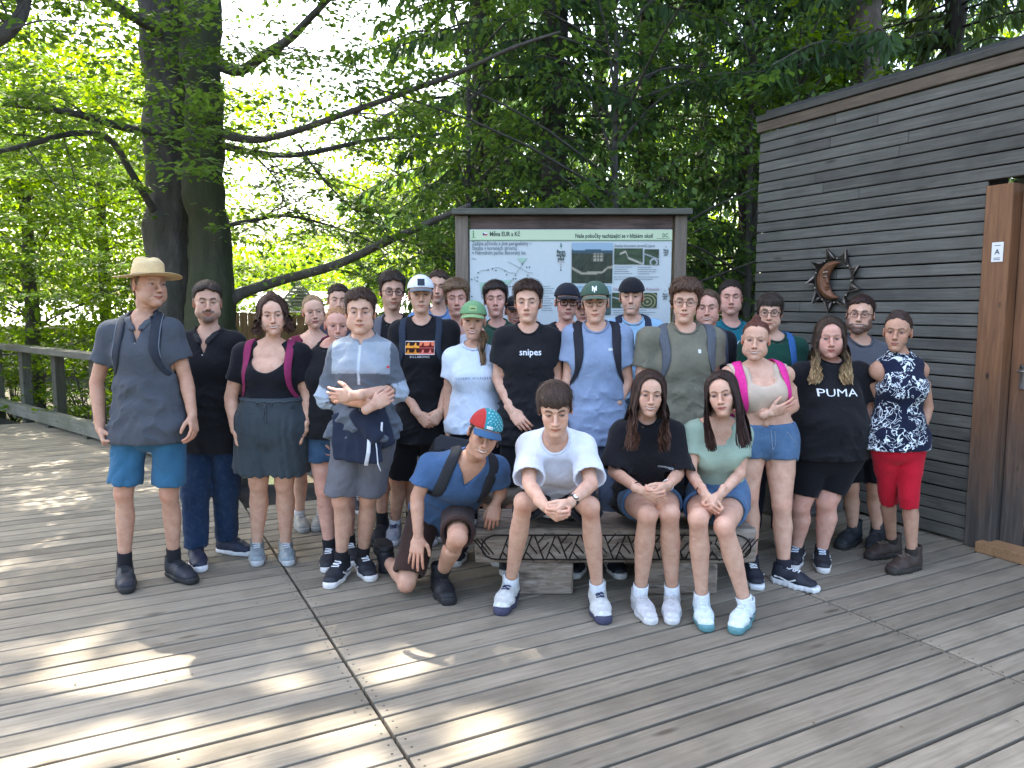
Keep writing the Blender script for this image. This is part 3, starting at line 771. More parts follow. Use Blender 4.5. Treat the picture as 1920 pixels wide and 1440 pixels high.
def cfun(V, J, D):
    sk = np.array(SKINS[D['S'].get('skin', 'fair')]); C = np.tile(sk, (len(V), 1))
    for s in 'ab':
        k = J['k' + s]; d = np.linalg.norm(V - (k + J['fwd'] * .04), axis=1)
        m = (np.exp(-(d / .045) ** 2) * .5)[:, None]; C = C * (1 - m) + sk * (1.03, .72, .66) * m
        e = np.linalg.norm(V - J['e' + s], axis=1); m = (np.exp(-(e / .05) ** 2) * .25)[:, None]; C = C * (1 - m) + sk * (1.0, .76, .70) * m
    m = (sstep(.9 * np.ones(len(V)), 0, 1) * sstep(V[:, 2], .75, .35))[:, None] * .22
    C = C * (1 - m) + np.array(SKINS['pale']) * m * .95
    return C
def fold_noise(J, amp, seed, kind='tee'):
    lat, up, fw, N0 = J['lat'], J['up'], J['fwd'], J['neck']
    def disp(P):
        Q = P - N0; a, b, c = Q @ lat, Q @ up, Q @ fw
        w = np.clip((-b - .05) / .35, .25, 1.2)
        if kind == 'pleat':
            th = np.arctan2(c, a + 1e-6) if False else a * 55
            return -amp * np.abs(np.sin(th * 1.2 + 1.5 * wnoise(P, 6, seed))) * sstep(-b, .12, .26)
        q = np.stack([a * 7 + b * 5 * np.sign(a), b * 15, c * 7], -1) if kind == 'tee' else np.stack([a * 11, b * 5 + np.abs(a) * 6, c * 9], -1)
        n1 = wnoise(q * .72, 1.0, seed, 4); n2 = wnoise(P, (4, 4, 7), seed + 9, 3)
        n3 = wnoise(np.stack([a * 6, b * 9 + np.abs(a) * 9, c * 5], -1), 1.0, seed + 3, 4)
        if kind == 'leg': return .7 * (amp * 1.3 * np.clip(1 - np.abs(n1), 0, 1) ** 2.5 + amp * .8 * np.clip(1 - np.abs(n3), 0, 1) ** 4 - amp * .2 - amp * .5 * n2) * w
        return (-amp * np.clip(1 - np.abs(n1), 0, 1) ** 2.5 * 1.9 - amp * 1.1 * np.clip(1 - np.abs(n3), 0, 1) ** 4 + amp * .7 - amp * .6 * n2) * w * (1 if kind == 'tee' else .75)
    return disp
def garment_top(D, J, G, h):
    f = Field(); inf = G.get('inf', .010); loose = G.get('loose', .5); hem = G.get('hem', .06)
    up, fw, lat, Nk = J['up'], J['fwd'], J['lat'], J['neck']; kind = G.get('neck', 'crew'); fem = D['S'].get('fem', 0); ga = D.get('ga', 1) * (1 - .1 * fem)
    nosl = G.get('sleeve', .55) <= 0
    out_ = hem > -.02
    for p, k in torso_segs(D, J, inf, loose, max(0, hem - .03)): f.u(p, k)
    if out_:
        f.u(seg(J['P'] - up * (hem - .02), J['P'] + up * .10, (.150 * D.get('wh', 1) + .012 * fem + inf + .019, .108 * (D.get('wh', 1) * .5 + .5) + inf + .018 + D.get('belly', 0) * .5), (.150 * D.get('wh', 1) + inf + .008, .105 * (D.get('wh', 1) * .5 + .5) + inf + .008 + D.get('belly', 0) * .6), J['hlat']), .04)
        if J['kb'][2] < J['hb'][2] - .25 and J['ka'][2] < J['ha'][2] - .25:
            for s in 'ab': f.u(seg(J['h' + s], J['h' + s] + (J['k' + s] - J['h' + s]) * .35, .088 * D.get('gl', 1) + inf + .020, .082 * D.get('gl', 1) + inf + .022), .04)
    if kind in ('polo', 'zip', 'mock'):
        f.u(seg(Nk - up * .01 - fw * .008, Nk + up * (.022 if kind == 'polo' else .045) - fw * .012, (.078 - .012 * fem, .075 - .01 * fem), (.068 - .01 * fem, .066 - .008 * fem), lat), .02)
    f.late(plane(J['P'] - up * hem, -up), .004)
    f.late(seg(J['P'] - up * (hem + .03), J['P'] - up * (hem - .035), (.150 * D.get('wh', 1) + inf * .3, .10), (.140 * D.get('wh', 1), .095), lat), .006)
    if G.get('crop') is not None: pass
    nr = .056 - .008 * fem + D['S'].get('fat', 0) * .006
    if kind == 'crew': f.late(seg(Nk - up * .005 + fw * .012, Nk + up * .16, (nr + .016, nr + .013), (nr + .03, nr + .03), lat), .006)
    elif kind == 'polo':
        f.late(seg(Nk - up * .03 + fw * .01, Nk + up * .16 + fw * .02, (nr + .004, nr + .004), (nr + .05, nr + .05), lat), .006)
        f.late(seg(Nk - up * .11 + fw * .15, Nk + up * .02 + fw * .09, (.004, .08), (.042, .07), lat), .006)
    elif kind == 'zip':
        f.late(seg(Nk - up * .03 + fw * .0, Nk + up * .16 + fw * .0, (nr + .004, nr + .004), (nr + .03, nr + .03), lat), .006)
        f.late(seg(Nk - up * .01 + fw * .10, Nk + up * .06 + fw * .07, (.004, .05), (.02, .05), lat), .006)
    elif kind == 'mock': f.late(seg(Nk - up * .03, Nk + up * .16, (nr + .003, nr + .003), (nr + .01, nr + .01), lat), .006)
    elif kind == 'v':
        f.late(seg(Nk - up * .005 + fw * .01, Nk + up * .16, (nr + .014, nr + .012), (nr + .03, nr + .03), lat), .006)
        f.late(seg(Nk - up * .07 + fw * .12, Nk + up * .02 + fw * .07, (.006, .06), (.05, .06), lat), .008)
    elif kind == 'scoop':
        f.late(ell(Nk - up * (G.get('dip', .055)) + fw * .10, (.105, .12, .105)), .008)
        f.late(seg(Nk - up * .0, Nk + up * .16, (.085, .07), (.1, .1), lat), .01)
    elif kind == 'square':
        f.late(seg(Nk - up * (G.get('dip', .085) - .045) + fw * .105, Nk + up * .08 + fw * .08, (.078, .052), (.105, .06), lat), .006)
        f.late(seg(Nk + up * .0, Nk + up * .16, (.095, .07), (.1, .1), lat), .01)
    if nosl:
        for s, sg in (('a', -1), ('b', 1)):
            S = J['s' + s]; f.late(ell(S + lat * sg * .035 - up * .02, (.062, .095, .085), np.stack([lat, fw, up], 1)), .01)
    else:
        for s, sg in (('a', -1), ('b', 1)):
            S, E, W = J['s' + s], J['e' + s], J['w' + s]; sl = G.get('sleeve', .55); u = nrm(E - S); Le = np.linalg.norm(E - S)
            r0 = .050 * ga + inf; r1 = .046 * ga + inf + G.get('sloose', .014)
            e = S + u * (Le * min(sl, 1.0)); pc = e
            g = Field(); prims = [seg(S - up * .012, e + u * .02, r0, r1)]
            if sl > 1: v = nrm(W - E); e2 = E + v * np.linalg.norm(W - E) * (sl - 1); prims = [seg(S, E, r0, r1), seg(E, e2, r1, .040 * ga + inf)]; u2, pc = v, e2
            else: u2 = u
            pf = plane(pc, u2)
            def mk(fn, pf=pf): return lambda X, Y, Z: smax(fn(X, Y, Z), pf(X, Y, Z), .006)
            for (fn, lo, hi) in (prims if sl <= 1 else prims[:1]): f.u((mk(fn) if sl <= 1 else fn, lo, hi), .045)
            if sl > 1: fn, lo, hi = prims[1]; f.u((mk(fn), lo, hi), .02)
            hr = (r1 if sl <= 1 else .040 * ga + inf) - .011
            f.late(seg(pc - u2 * .025, pc + u2 * .03, hr - .004, hr + .002), .004)
    f.build(h, disp=fold_noise(J, G.get('fold', .006), D.get('seed', 1)))
    return f
def garment_bottom(D, J, G, h):
    f = Field(); fem = D['S'].get('fem', 0); gl = D.get('gl', 1); wh = D.get('wh', 1); up, fw, lat = J['up'], J['fwd'], J['hlat']; L = J['L']; P = J['P']
    inf = G.get('inf', .010); lf = G.get('len', .85); fl = G.get('flare', .02); rise = G.get('rise', .06 if D['tops'] and D['tops'][-1].get('hem', .06) > .03 else .12)
    if max(J['ka'][2] - J['ha'][2], J['kb'][2] - J['hb'][2]) > -.22: rise = max(rise, .15)
    upz = nrm(up + V3((0, 0, .6)))
    hx, hy = (.150 + .012 * fem) * wh + inf, .108 * (wh * .5 + .5) + inf + D.get('belly', 0) * .5
    for p_, k_ in torso_segs(D, J, inf, 0.0)[:3]: f.u(p_, k_)
    upc = nrm(up * .25 + V3((0, 0, 1))); f.late(plane(P + upc * rise, upc), .004)
    for s in 'ab':
        hp, k, n = J['h' + s], J['k' + s], J['n' + s]
        tg = G.get('tight'); gc = gl * .8 + .2; r0, r1 = .088 * gl + inf, (.056 if tg else .060) * gc + inf
        rt = lambda t: (r0 + (r1 - r0) * min(t, 1)) + fl * min(t, 1)
        leg = []; cutf = lambda fn, pf: lambda X, Y, Z: smax(fn(X, Y, Z), pf(X, Y, Z), .006)
        if tg: leg.append(seg(hp, hp + (k - hp) * min(lf, .5), .086 * gl + inf + .004, .075 * gl + inf + .003))
        if lf <= 1:
            e = hp + (k - hp) * lf; u = nrm(k - hp); pf = plane(e, u)
            fn, lo, hi = seg(hp, e + u * .02, r0, rt(lf)); hr = rt(lf) - .018
            leg.append((cutf(fn, pf), lo, hi))
        else:
            leg.append(seg(hp, k, r0, rt(1))); e = k + (n - k) * (lf - 1); u = nrm(n - k); pf = plane(e, u)
            ra = (.055 if G.get('tight') else .062) * (gl * .8 + .2) + inf + fl * .5; rb = (.036 if G.get('tight') else .054) * (gl * .5 + .5) + inf + fl * (.4 if not G.get('tight') else .3)
            t = lf - 1; re = ra + (rb - ra) * t
            fn, lo, hi = seg(k, e + u * .02, rt(1) * .96, re); hr = re - (.018 if not tg else .010)
            leg.append((cutf(fn, pf), lo, hi))
        f.u(multi(leg, .014), .008)
        f.u(seg(hp, hp + (k - hp) * .12, r0, r0 * .97), .03)
        f.late(seg(e - u * .03, e + u * .03, hr - .004, hr + .002), .004)
    Jb = dict(J); Jb['neck'] = P + up * .3
    f.build(h, disp=fold_noise(Jb, G.get('fold', .006), D.get('seed', 1) + 40, G.get('fk', 'leg')))
    return f
def mesh2d_text(txt, size=1.0, bold=0.0, align='CENTER', res=2, shear=0.0, spacing=1.0):
    cu = bpy.data.curves.new('t', 'FONT'); cu.body = txt; cu.size = size; cu.align_x = align; cu.align_y = 'CENTER'; cu.resolution_u = res
    cu.offset = bold; cu.shear = shear; cu.space_character = spacing
    o = bpy.data.objects.new('t', cu); SC.collection.objects.link(o)
    dg = bpy.context.evaluated_depsgraph_get(); me = o.evaluated_get(dg).to_mesh(); me.calc_loop_triangles()
    V = np.zeros(len(me.vertices) * 3); me.vertices.foreach_get('co', V); V = V.reshape(-1, 3)[:, :2]
    T = np.zeros(len(me.loop_triangles) * 3, int); me.loop_triangles.foreach_get('vertices', T); T = T.reshape(-1, 3)
    bpy.data.objects.remove(o); bpy.data.curves.remove(cu); return V, T
def project(bvh, J, V2, a, b, ang=0.0, lift=.0035, fwd=None, lat=None, up=None, org=None):
    fw = J['fwd'] if fwd is None else fwd; la = J['lat'] if lat is None else lat; u = J['up'] if up is None else up; o = J['neck'] if org is None else org
    c, s = math.cos(ang), math.sin(ang); out = []; last = .12
    for x, y in V2:
        p = o + la * (a + x * c - y * s) + u * (b + x * s + y * c)
        hit = bvh.ray_cast(Vector(p + fw * .5), Vector(-fw), .8)
        d = (.5 - hit[3]) if hit[0] is not None else last; last = d
        out.append(p + fw * (d + lift))
    return np.array(out)
def grid2d(w, h, nx, ny):
    x = np.linspace(-w / 2, w / 2, nx + 1); y = np.linspace(-h / 2, h / 2, ny + 1); X, Y = np.meshgrid(x, y)
    V = np.stack([X.ravel(), Y.ravel()], -1); i = (np.arange(ny)[:, None] * (nx + 1) + np.arange(nx)[None]).ravel()
    return V, np.stack([i, i + 1, i + nx + 2, i + nx + 1], -1)
_shoes = {}
def shoe_template(kind):
    """ankle above origin, toe to +X"""
    if kind in _shoes: return _shoes[kind]
    h = .0064; R = {}
    w = {'boot': 1.08, 'runner': 1.1, 'hightop': 1.06}.get(kind, 1.0); sole_h = {'runner': .040, 'boot': .034, 'hightop': .032}.get(kind, .027)
    f = Field(); lat = (0, 1, 0)
    f.u(seg((-.030, 0, .045), (.10, 0, .045), (.036 * w, .045), (.046 * w, .036), lat), .02)
    f.u(seg((.10, 0, .042), (.165, 0.002, .036), (.046 * w, .036), (.040 * w, .026), lat), .02)
    f.u(seg((-.012, 0, .055), (.085, 0, .056), (.036 * w, .053), (.036 * w, .036), lat), .02)
    top = {'boot': .150, 'hightop': .140, 'runner': .118}.get(kind, .108)
    f.u(seg((-.015, 0, .06), (-.018, 0, top), (.038 * w, .048), (.040 * w, .045), lat), .02)
    f.cut(plane((0, 0, top), (.25 if kind == 'low' else -.0, 0, 1)), .004)
    f.cut(plane((0, 0, sole_h - .006), (0, 0, -1)), .002)
    f.sub(seg((-.018, 0, top - .012), (-.018, 0, top + .03), (.031 * w, .030), (.034 * w, .036), lat), .004)
    f.build(h, disp=(lambda P: -.0016 * np.abs(wnoise(P, 40, 3))) if kind != 'boot' else (lambda P: -.0035 * np.abs(wnoise(P, 28, 3))))
    V, Q, T = f.mesh(); R['upper'] = make_mesh('shoe', V, Q)
    g = Field()
    g.u(seg((-.030, 0, .02), (.08, .001, .02), (.040 * w, .045), (.047 * w, .045), lat), .02)
    g.u(seg((.08, .001, .02), (.168, .004, .02), (.050 * w, .045), (.041 * w, .045), lat), .02)
    g.cut(plane((0, 0, sole_h), (-.04 if kind != 'runner' else .05, 0, 1)), .003); g.cut(plane((0, 0, .0), (0, 0, -1)), .003)
    g.build(h, disp=(lambda P: .0018 * np.sin(P[:, 0] * 190) * (P[:, 2] < .03)) if kind in ('runner', 'boot') else None)
    V, Q, T = g.mesh(); R['sole'] = make_mesh('sole', V, Q)
    m = MB(); nl = 5 if kind != 'boot' else 6
    bvh = BVHTree.FromPolygons([tuple(v) for v in R['upper_v']], []) if False else None
    fld = f
    def surf(x, y):
        for z in np.arange(.16, .02, -.002):
            if fld.val(np.array([[x, y, z]]))[0] < .001: return z
        return .06
    for i in range(nl):
        x = .028 + i * .0155; pts = []
        for y in np.linspace(-.020, .020, 6):
            xx = x + (.006 if i % 2 else -.003) * (y / .02); pts.append((xx, y, surf(xx, y) + .003))
        m.tube(pts, .0036, 5)
    for s in (-1, 1): m.tube([(.022, 0, surf(.022, 0) + .006), (.020, s * .014, surf(.02, s * .014) + .010), (.030, s * .026, surf(.03, s * .026) + .006), (.022, s * .006, surf(.022, s * .006) + .008)], .0024, 5)
    R['laces'] = m.mesh('laces')
    m = MB()
    for s in (-1, 1):
        P = smooth_path([(-.035, s * .0, .050), (.0, 0, .050), (.045, 0, .038), (.075, 0, .050), (.095, 0, .060)], 12); pts = []
        for x, _, z in P:
            for y in np.arange(.075, .0, -.0015):
                if fld.val(np.array([[x, s * y, z]]))[0] < .001: break
            pts.append((x, s * (y + .001), z))
        m.tube(pts, .0045, 6, flat=.5, up=(0, s, 0))
    R['stripe'] = m.mesh('stripe'); _shoes[kind] = R; return R
def C2(c, name='shoe_leather', rough=.6): return plain(name, c, rough, var=.15, scale=60, bs=.15)
def add_shoes(D, J, root, org):
    sp = D.get('shoes')
    if not sp: return
    for s in 'ab':
        if s in D.get('noshoe', ''): continue
        A, Tt = J['n' + s], J['t' + s]; d = Tt - A
        if D.get('foot3', {}).get(s) is None: d[2] = 0; o = V3((A[0], A[1], 0)); zz = V3((0, 0, 1.))
        else: zz = nrm(D['foot3'][s]); o = A - zz * .085
        x = nrm(d); z = nrm(zz - x * (zz @ x)); y = np.cross(z, x); k = D.get('shoesz', 1.08) * (.94 if D['S'].get('fem') else 1)
        M = Matrix([[*(V3((x[i], y[i], z[i])) * k), (o - org)[i]] for i in range(3)] + [[0, 0, 0, 1]])
        R = shoe_template(sp.get('kind', 'low'))
        up = obj('shoe', R['upper'], C2(sp['c']), root); up.matrix_local = M
        obj('sole', R['sole'], C2(sp.get('sole', (.75, .75, .73)), 'sole_rubber', .7), up)
        obj('laces', R['laces'], C2(sp.get('lace', (.7, .7, .7)), 'lace_cord', .8), up)
        if sp.get('stripe'): obj('stripe', R['stripe'], C2(sp['stripe'], 'stripe_leather'), up)
        sk = sp.get('sock')
        if sk:
            m = MB(); ax = nrm(J['k' + s] - A); top = sp.get('sockh', .16)
            r_ = .037 * (D.get('gl', 1) * .5 + .5); m.tube([A - ax * .055 - org, A + ax * .0 - org, A + ax * .03 - org, A + ax * (top - .06) - org, A + ax * (top - .053) - org], [.036, .0395, .040, r_ + .004, r_ + .0005], 20, cap=False)
            obj('sock', m.mesh('sock', True), C2(sk, 'sock_knit', .95), root)
def cap_parts(D, J, root, org, c):
    """baseball cap: crown + brim (+ badge)"""
    sp = D['cap']; f = Field(); t = .0115
    f.u(ell((0, .008, .040), (.078 + t, .098 + t, .088 + t)), .01)
    f.cut(plane((0, 0, .044), (0, -.10, -1)), .004)
    f.sub(ell((0, .008, .038), (.078 + t - .006, .098 + t - .006, .085 + t - .006)), .003)
    f.build(.0056, disp=lambda P: -.0016 * np.abs(np.sin(np.arctan2(P[:, 0], -(P[:, 1] - .008)) * 3)) ** .3)
    V, Q, T = f.mesh(); hs, M, H = J['hs'], J['hM'], J['H']
    back = sp.get('back'); Mr = np.diag([1., 1, 1]) if not back else np.diag([-1., -1, 1])
    tf = lambda v: (H - org) + (v @ Mr.T * hs) @ M.T
    Cc = np.tile(np.array(sp['c']), (len(V), 1))
    if sp.get('c2') is not None:   # side panels in a second colour
        m = V[:, 0] < sp.get('split', -.02); Cc[m] = sp['c2']
    if sp.get('fc') is not None: Cc[V[:, 1] > .0] = sp['fc']
    if sp.get('dots'):
        vv = np.sin(V[:, 0] * 300) * np.sin(V[:, 2] * 300); Cc[(vv > .55) & (V[:, 0] > -.02)] = sp['dots']
    cp = obj('cap', make_mesh('cap', tf(V), Q, col=Cc), cloth_mat('cotton'), root)
    n = 22; rows = 9; th = np.linspace(-1.02, 1.02, n); VV = []
    for lay in (0, -.0035):
        for r_ in np.linspace(0, 1, rows):
            ext = .072 * r_ * np.cos(th * .88) ** .6
            x = (.080 + t * .6) * np.sin(th) * (1 + r_ * .02); y = .008 - (.098 + t) * np.cos(th) - ext
            z = .048 - .010 * r_ - .016 * (np.abs(np.sin(th))) ** 2 * (1) - .006 * r_ ** 2 + lay + .002
            VV.append(np.stack([x, y, z], -1))
    VV = np.vstack(VV); i = (np.arange(rows - 1)[:, None] * n + np.arange(n - 1)[None]).ravel()
    q1 = np.stack([i, i + 1, i + n + 1, i + n], -1); q2 = q1[:, ::-1] + rows * n
    o2 = rows * n; k = np.arange(n - 1) + (rows - 1) * n; q3 = np.stack([k, k + 1, k + 1 + o2, k + o2], -1)
    obj('brim', make_mesh('brim', tf(VV), np.vstack([q1, q2, q3]), col=np.array(sp.get('brim', sp['c']))), cloth_mat('cotton'), cp)
    bvh = BVHTree.FromPolygons([tuple(v) for v in tf(V)], [tuple(q) for q in Q])
    fw, la, u = -(M @ Mr)[:, 1], (M @ Mr)[:, 0], (M @ Mr)[:, 2]
    def dec(V2, F, quads, col, name):
        P = project(bvh, J, V2, 0, .088 * hs, 0, .0015, fwd=fw, lat=la, up=u, org=H - org)
        obj(name, make_mesh(name, P, F if quads else None, None if quads else F, col=np.array(col), smooth=True), cloth_mat('tight'), cp)
    if sp.get('patch'):
        w, hh, pc = sp['patch']; g, q = grid2d(w, hh, 5, 5); dec(g, q, True, pc, 'patch')
    if sp.get('text'):
        for (tx, sz, col, dy) in sp['text']:
            g, q = mesh2d_text(tx, sz, .0012); g = g + np.array([0, dy])
            P = project(bvh, J, g, 0, .088 * hs, 0, .0028, fwd=fw, lat=la, up=u, org=H - org)
            obj('emblem', make_mesh('emblem', P, None, q, col=np.array(col)), cloth_mat('tight'), cp)
def glasses(D, J, root, org):
    sp = D['glasses']; c = sp.get('c', (.02, .02, .02)); r = sp.get('r', .0022); m = MB(); a, b = sp.get('a', .0225), sp.get('b', .018)
    for s in (-1, 1):
        t = np.linspace(0, 2 * math.pi, 25); q = sp.get('sq', .75)
        x = s * .0325 + a * np.sign(np.cos(t)) * np.abs(np.cos(t)) ** q; z = .003 + b * np.sign(np.sin(t)) * np.abs(np.sin(t)) ** q
        y = -.100 + .25 * (np.abs(x) - .01) ** 1 * .35; m.tube(np.stack([x, y, z], -1), r, 6, cap=False)
        m.tube([(s * .055, -.085, .010), (s * .076, -.06, .008), (s * .080, .01, .006)], r, 6)
    m.tube([(-.011, -.100, .007), (0, -.104, .010), (.011, -.100, .007)], r, 6)
    V = np.vstack(m.V); m.V = [(J['H'] - org) + (V * J['hs']) @ J['hM'].T]
    obj('glasses', m.mesh('glasses', True), plain('spectacle_frame', c, .35, sp.get('metal', 0.), 0), root)
PEOPLE = []
def weld(V, Q, T0, nb0):
    """triangles that tie separate skin patches (hidden under the clothes) into one continuous body"""
    lab = np.arange(len(V)); E = np.vstack([Q[:, [0, 1]], Q[:, [1, 2]], Q[:, [2, 3]], T0[:, [0, 1]], T0[:, [1, 2]]])
    for _ in range(400):
        m = np.minimum(lab[E[:, 0]], lab[E[:, 1]]); old = lab.copy(); np.minimum.at(lab, E[:, 0], m); np.minimum.at(lab, E[:, 1], m); lab = lab[lab]
        if (lab == old).all(): break
    ids, cnt = np.unique(lab, return_counts=True); T = []
    b_, bc_ = np.unique(lab[:nb0], return_counts=True); m0 = b_[bc_.argmax()]; order = [m0] + [i for i in ids[np.argsort(-cnt)] if i != m0]; main = np.flatnonzero(lab == m0)
    for i in order[1:]:
        sub = np.flatnonzero(lab == i); a = sub[:: max(1, len(sub) // 150)]; b = main[:: max(1, len(main) // 3000)]
        d = ((V[a][:, None] - V[b][None]) ** 2).sum(-1); j = np.unravel_index(d.argmin(), d.shape); p, q = a[j[0]], b[j[1]]
        p = sub[((V[sub] - V[q]) ** 2).sum(1).argmin()]; q = main[((V[main] - V[p]) ** 2).sum(1).argmin()]; p = sub[((V[sub] - V[q]) ** 2).sum(1).argmin()]
        if len(sub) < 40: continue
        best = None
        for w_ in (p, q):
            for F_ in (Q, T0):
                for v_ in F_[(F_ == w_).any(1)].ravel():
                    if v_ != w_:
                        e_ = ((V[v_] - V[w_]) ** 2).sum()
                        if best is None or e_ < best[0]: best = (e_, v_)
        r = best[1]; T.append([p, q, r]); main = np.concatenate([main, sub])
    return np.array(T, int).reshape(-1, 3)
def build_person(D):
    sd = D.get('seed', 1); S0 = D['S']; S0.setdefault('fw', 1 + .045 * math.sin(sd * 7.3)); S0.setdefault('nose', 1 + .22 * math.sin(sd * 3.1)); S0['jaw'] = S0.get('jaw', 1) * (1 + .07 * math.sin(sd * 5.7)); S0.setdefault('gaze', .5 * math.sin(sd * 2.2)); S0.setdefault('seed', sd)
    J = resolve(D); S = D['S']; h = D.get('h', .009); hh = D.get('hh', .0029); hr_ = D.get('hr', .0042)
    org = V3((J['P'][0], J['P'][1], 0)); hs, M, H = J['hs'], J['hM'], J['H']; fem = S.get('fem', 0)
    # garments first: needed to hide covered skin
    gf = []
    for G in D.get('tops', []): gf.append((G, garment_top(D, J, G, G.get('h', h))))
    for G in D.get('bots', []): gf.append((G, garment_bottom(D, J, G, G.get('h', h))))
    bf = body_field(D, J, h); hb = max(h, .0095)
    bf.build(hb, disp=None); V, Q, T = bf.mesh(.08)
    Nb = bf.grad(V); free = np.ones(len(V), bool)
    for s in 'ab':
        a, b = J['e' + s], J['w' + s]; t = np.clip(((V - a) @ (b - a)) / ((b - a) @ (b - a)), 0, 1); free &= np.linalg.norm(V - (a + t[:, None] * (b - a)), axis=1) > .062
        a, b = J['s' + s] * .35 + J['e' + s] * .65, J['e' + s]; t = np.clip(((V - a) @ (b - a)) / ((b - a) @ (b - a)), 0, 1); free &= np.linalg.norm(V - (a + t[:, None] * (b - a)), axis=1) > .062
    for G, f in gf:                                # skin stays under the cloth that covers it
        for _ in range(2):
            v = f.tri(V, f.A0); g = f.grad(V, f.A0); m = (v > -.007) & (v < .022) & ((g * Nb).sum(1) > .55) & free
            V = V - g * (np.where(m, v + .008, 0))[:, None]
    keep = np.ones(len(V), bool)
    hl = (V - H) @ M / hs; keep &= ~((hl[:, 2] > -.075) & (np.linalg.norm(hl - np.array([0, .02, -.03]), axis=1) < .09))
    V, Q, T, _ = cull(V, Q, T, keep)
    Vs, Qs, Cs, Ts = [V], [Q], [cfun(V, J, D)], [T]; n = len(V)
    hv, hq, hc = head_mesh(S, hh); kz = np.ones(len(hv), bool)
    if not S.get('bald'): kz = hv[:, 1] < .06 if not fem else hv[:, 1] < .05
    kz |= hv[:, 2] < -.03
    if not fem: kz &= (hv[:, 2] < hairline(S, hv) + .016) | (hv[:, 1] < -.055)
    hv, hq, _, used = cull(hv, hq, np.zeros((0, 3), int), kz); hc = hc[used]
    Vs.append(H + (hv * hs) @ M.T); Qs.append(hq + n); Cs.append(hc); n += len(hv)
    sk = np.array(SKINS[S.get('skin', 'fair')])
    for s in 'ab':
        if s in D.get('nohand', ''): continue
        W, Fg = J['w' + s], J['f' + s]; pose = D.get('hand' + s, 'relaxed'); tv, tq, tk = hand(pose)
        x = nrm(Fg - W); pn = D.get('palm' + s)
        pn = nrm(J['P'] + J['up'] * .0 - W) if pn is None else nrm(pn)          # palm faces this way
        z = -nrm(pn - x * (pn @ x)); y = np.cross(z, x)
        left = (s == 'b')
        # right hand (a): thumb on +y when palm down, fingers forward seen from above -> mirrored for the other
        sg = 1 if not left else -1
        k = D.get('hk', 1.0) * (.92 if fem else 1.0); P = tv * k
        P = W + P[:, :1] * x + P[:, 1:2] * y * sg + P[:, 2:3] * z
        c = np.tile(sk, (len(P), 1)); mm = (tk[:, :1] * .6 + tk[:, 1:] * .35); c = c * (1 - mm) + sk * (1.05, .72, .66) * mm
        q = tq if not left else tq[:, ::-1]
        Vs.append(P); Qs.append(q + n); Cs.append(c); n += len(P)
    Tb = T
    AV, AQ, AC = np.vstack(Vs), np.vstack(Qs), np.vstack(Cs)
    AT = np.vstack(Ts); me = make_mesh('person', AV - org, AQ, np.vstack([AT, weld(AV, AQ, AT, len(Vs[0]))]), AC)
    root = obj('person', me, skin_mat(), None, org, label=D['label'], category='person', group='students and teachers posing for a group photo')
    D['root'] = root; D['org'] = org; D['J'] = J
    for G, f in gf:
        V, Q, T = f.mesh(.0 if callable(G['c']) else .10); c = G['c']; Qn = V - J['neck']
        if G.get('trim'):
            pass
        if callable(c): C = c(np.stack([Qn @ J['lat'], Qn @ J['up'], Qn @ J['fwd']], -1), V, J)
        else: C = np.array(c)
        me = make_mesh(G['name'], V - org, Q, T, col=C)
        g = obj(G['name'], me, cloth_mat(G.get('mat', 'cotton')), root, label=G.get('label')); G['obj'] = g; G['field'] = f
        G['bvh'] = BVHTree.FromPolygons([tuple(v) for v in V - org], [tuple(q) for q in Q] + [tuple(q) for q in T])
        if G.get('neck', 'crew') == 'crew' and G in D.get('tops', []):
            nr = .056 - .008 * fem + S.get('fat', 0) * .006; t = np.linspace(0, 2 * math.pi, 37); bs_ = np.arange(.09, -.14, -.004); ring = []
            for a_ in t[:-1]:
                P_ = np.array([J['neck'] + J['up'] * b_ + J['fwd'] * (.012 + (nr + .015) * math.sin(a_)) + J['lat'] * (nr + .018) * math.cos(a_) for b_ in bs_]); vv = f.tri(P_, f.A0); k_ = np.flatnonzero(vv < 0)
                ring.append(P_[k_[0]] if len(k_) else P_[len(P_) // 2])
            R_ = np.array(ring); 
            for _ in range(3): R_ = (np.roll(R_, 1, 0) + 2 * R_ + np.roll(R_, -1, 0)) / 4
            R_ = np.vstack([R_, R_[:1]]); mb_ = MB(); mb_.tube(R_ - org, .0075, 8, cap=False); cc = np.array(c if not callable(c) else (.1, .1, .1)); me_ = mb_.mesh('neckband', True)
            ca = me_.color_attributes.new('Col', 'FLOAT_COLOR', 'POINT'); ca.data.foreach_set('color', np.tile(np.append(cc * .9, 1), (len(me_.vertices), 1)).astype(np.float32).ravel())
            obj('neckband', me_, cloth_mat('cotton'), g)
        for (tx, sz, a, b, col, kw) in G.get('text', []):
            g2, tt = mesh2d_text(tx, sz, kw.get('bold', .0) * sz, shear=kw.get('shear', 0), spacing=kw.get('sp', 1.0)); 
            if kw.get('sx'): g2 = g2 * np.array([kw['sx'], 1])
            P = project(G['bvh'], J, g2, a, b, kw.get('ang', 0), .003, org=J['neck'] - org)
            obj('print', make_mesh('print', P, None, tt, col=np.array(col)), cloth_mat('tight'), g)
        for (w_, h_, nx, ny, a, b, fn) in G.get('decal', []):
            g2, qq = grid2d(w_, h_, nx, ny); P = project(G['bvh'], J, g2, a, b, 0, .003, org=J['neck'] - org)
            obj('print', make_mesh('print', P, qq, col=fn(g2)), cloth_mat('tight'), g)
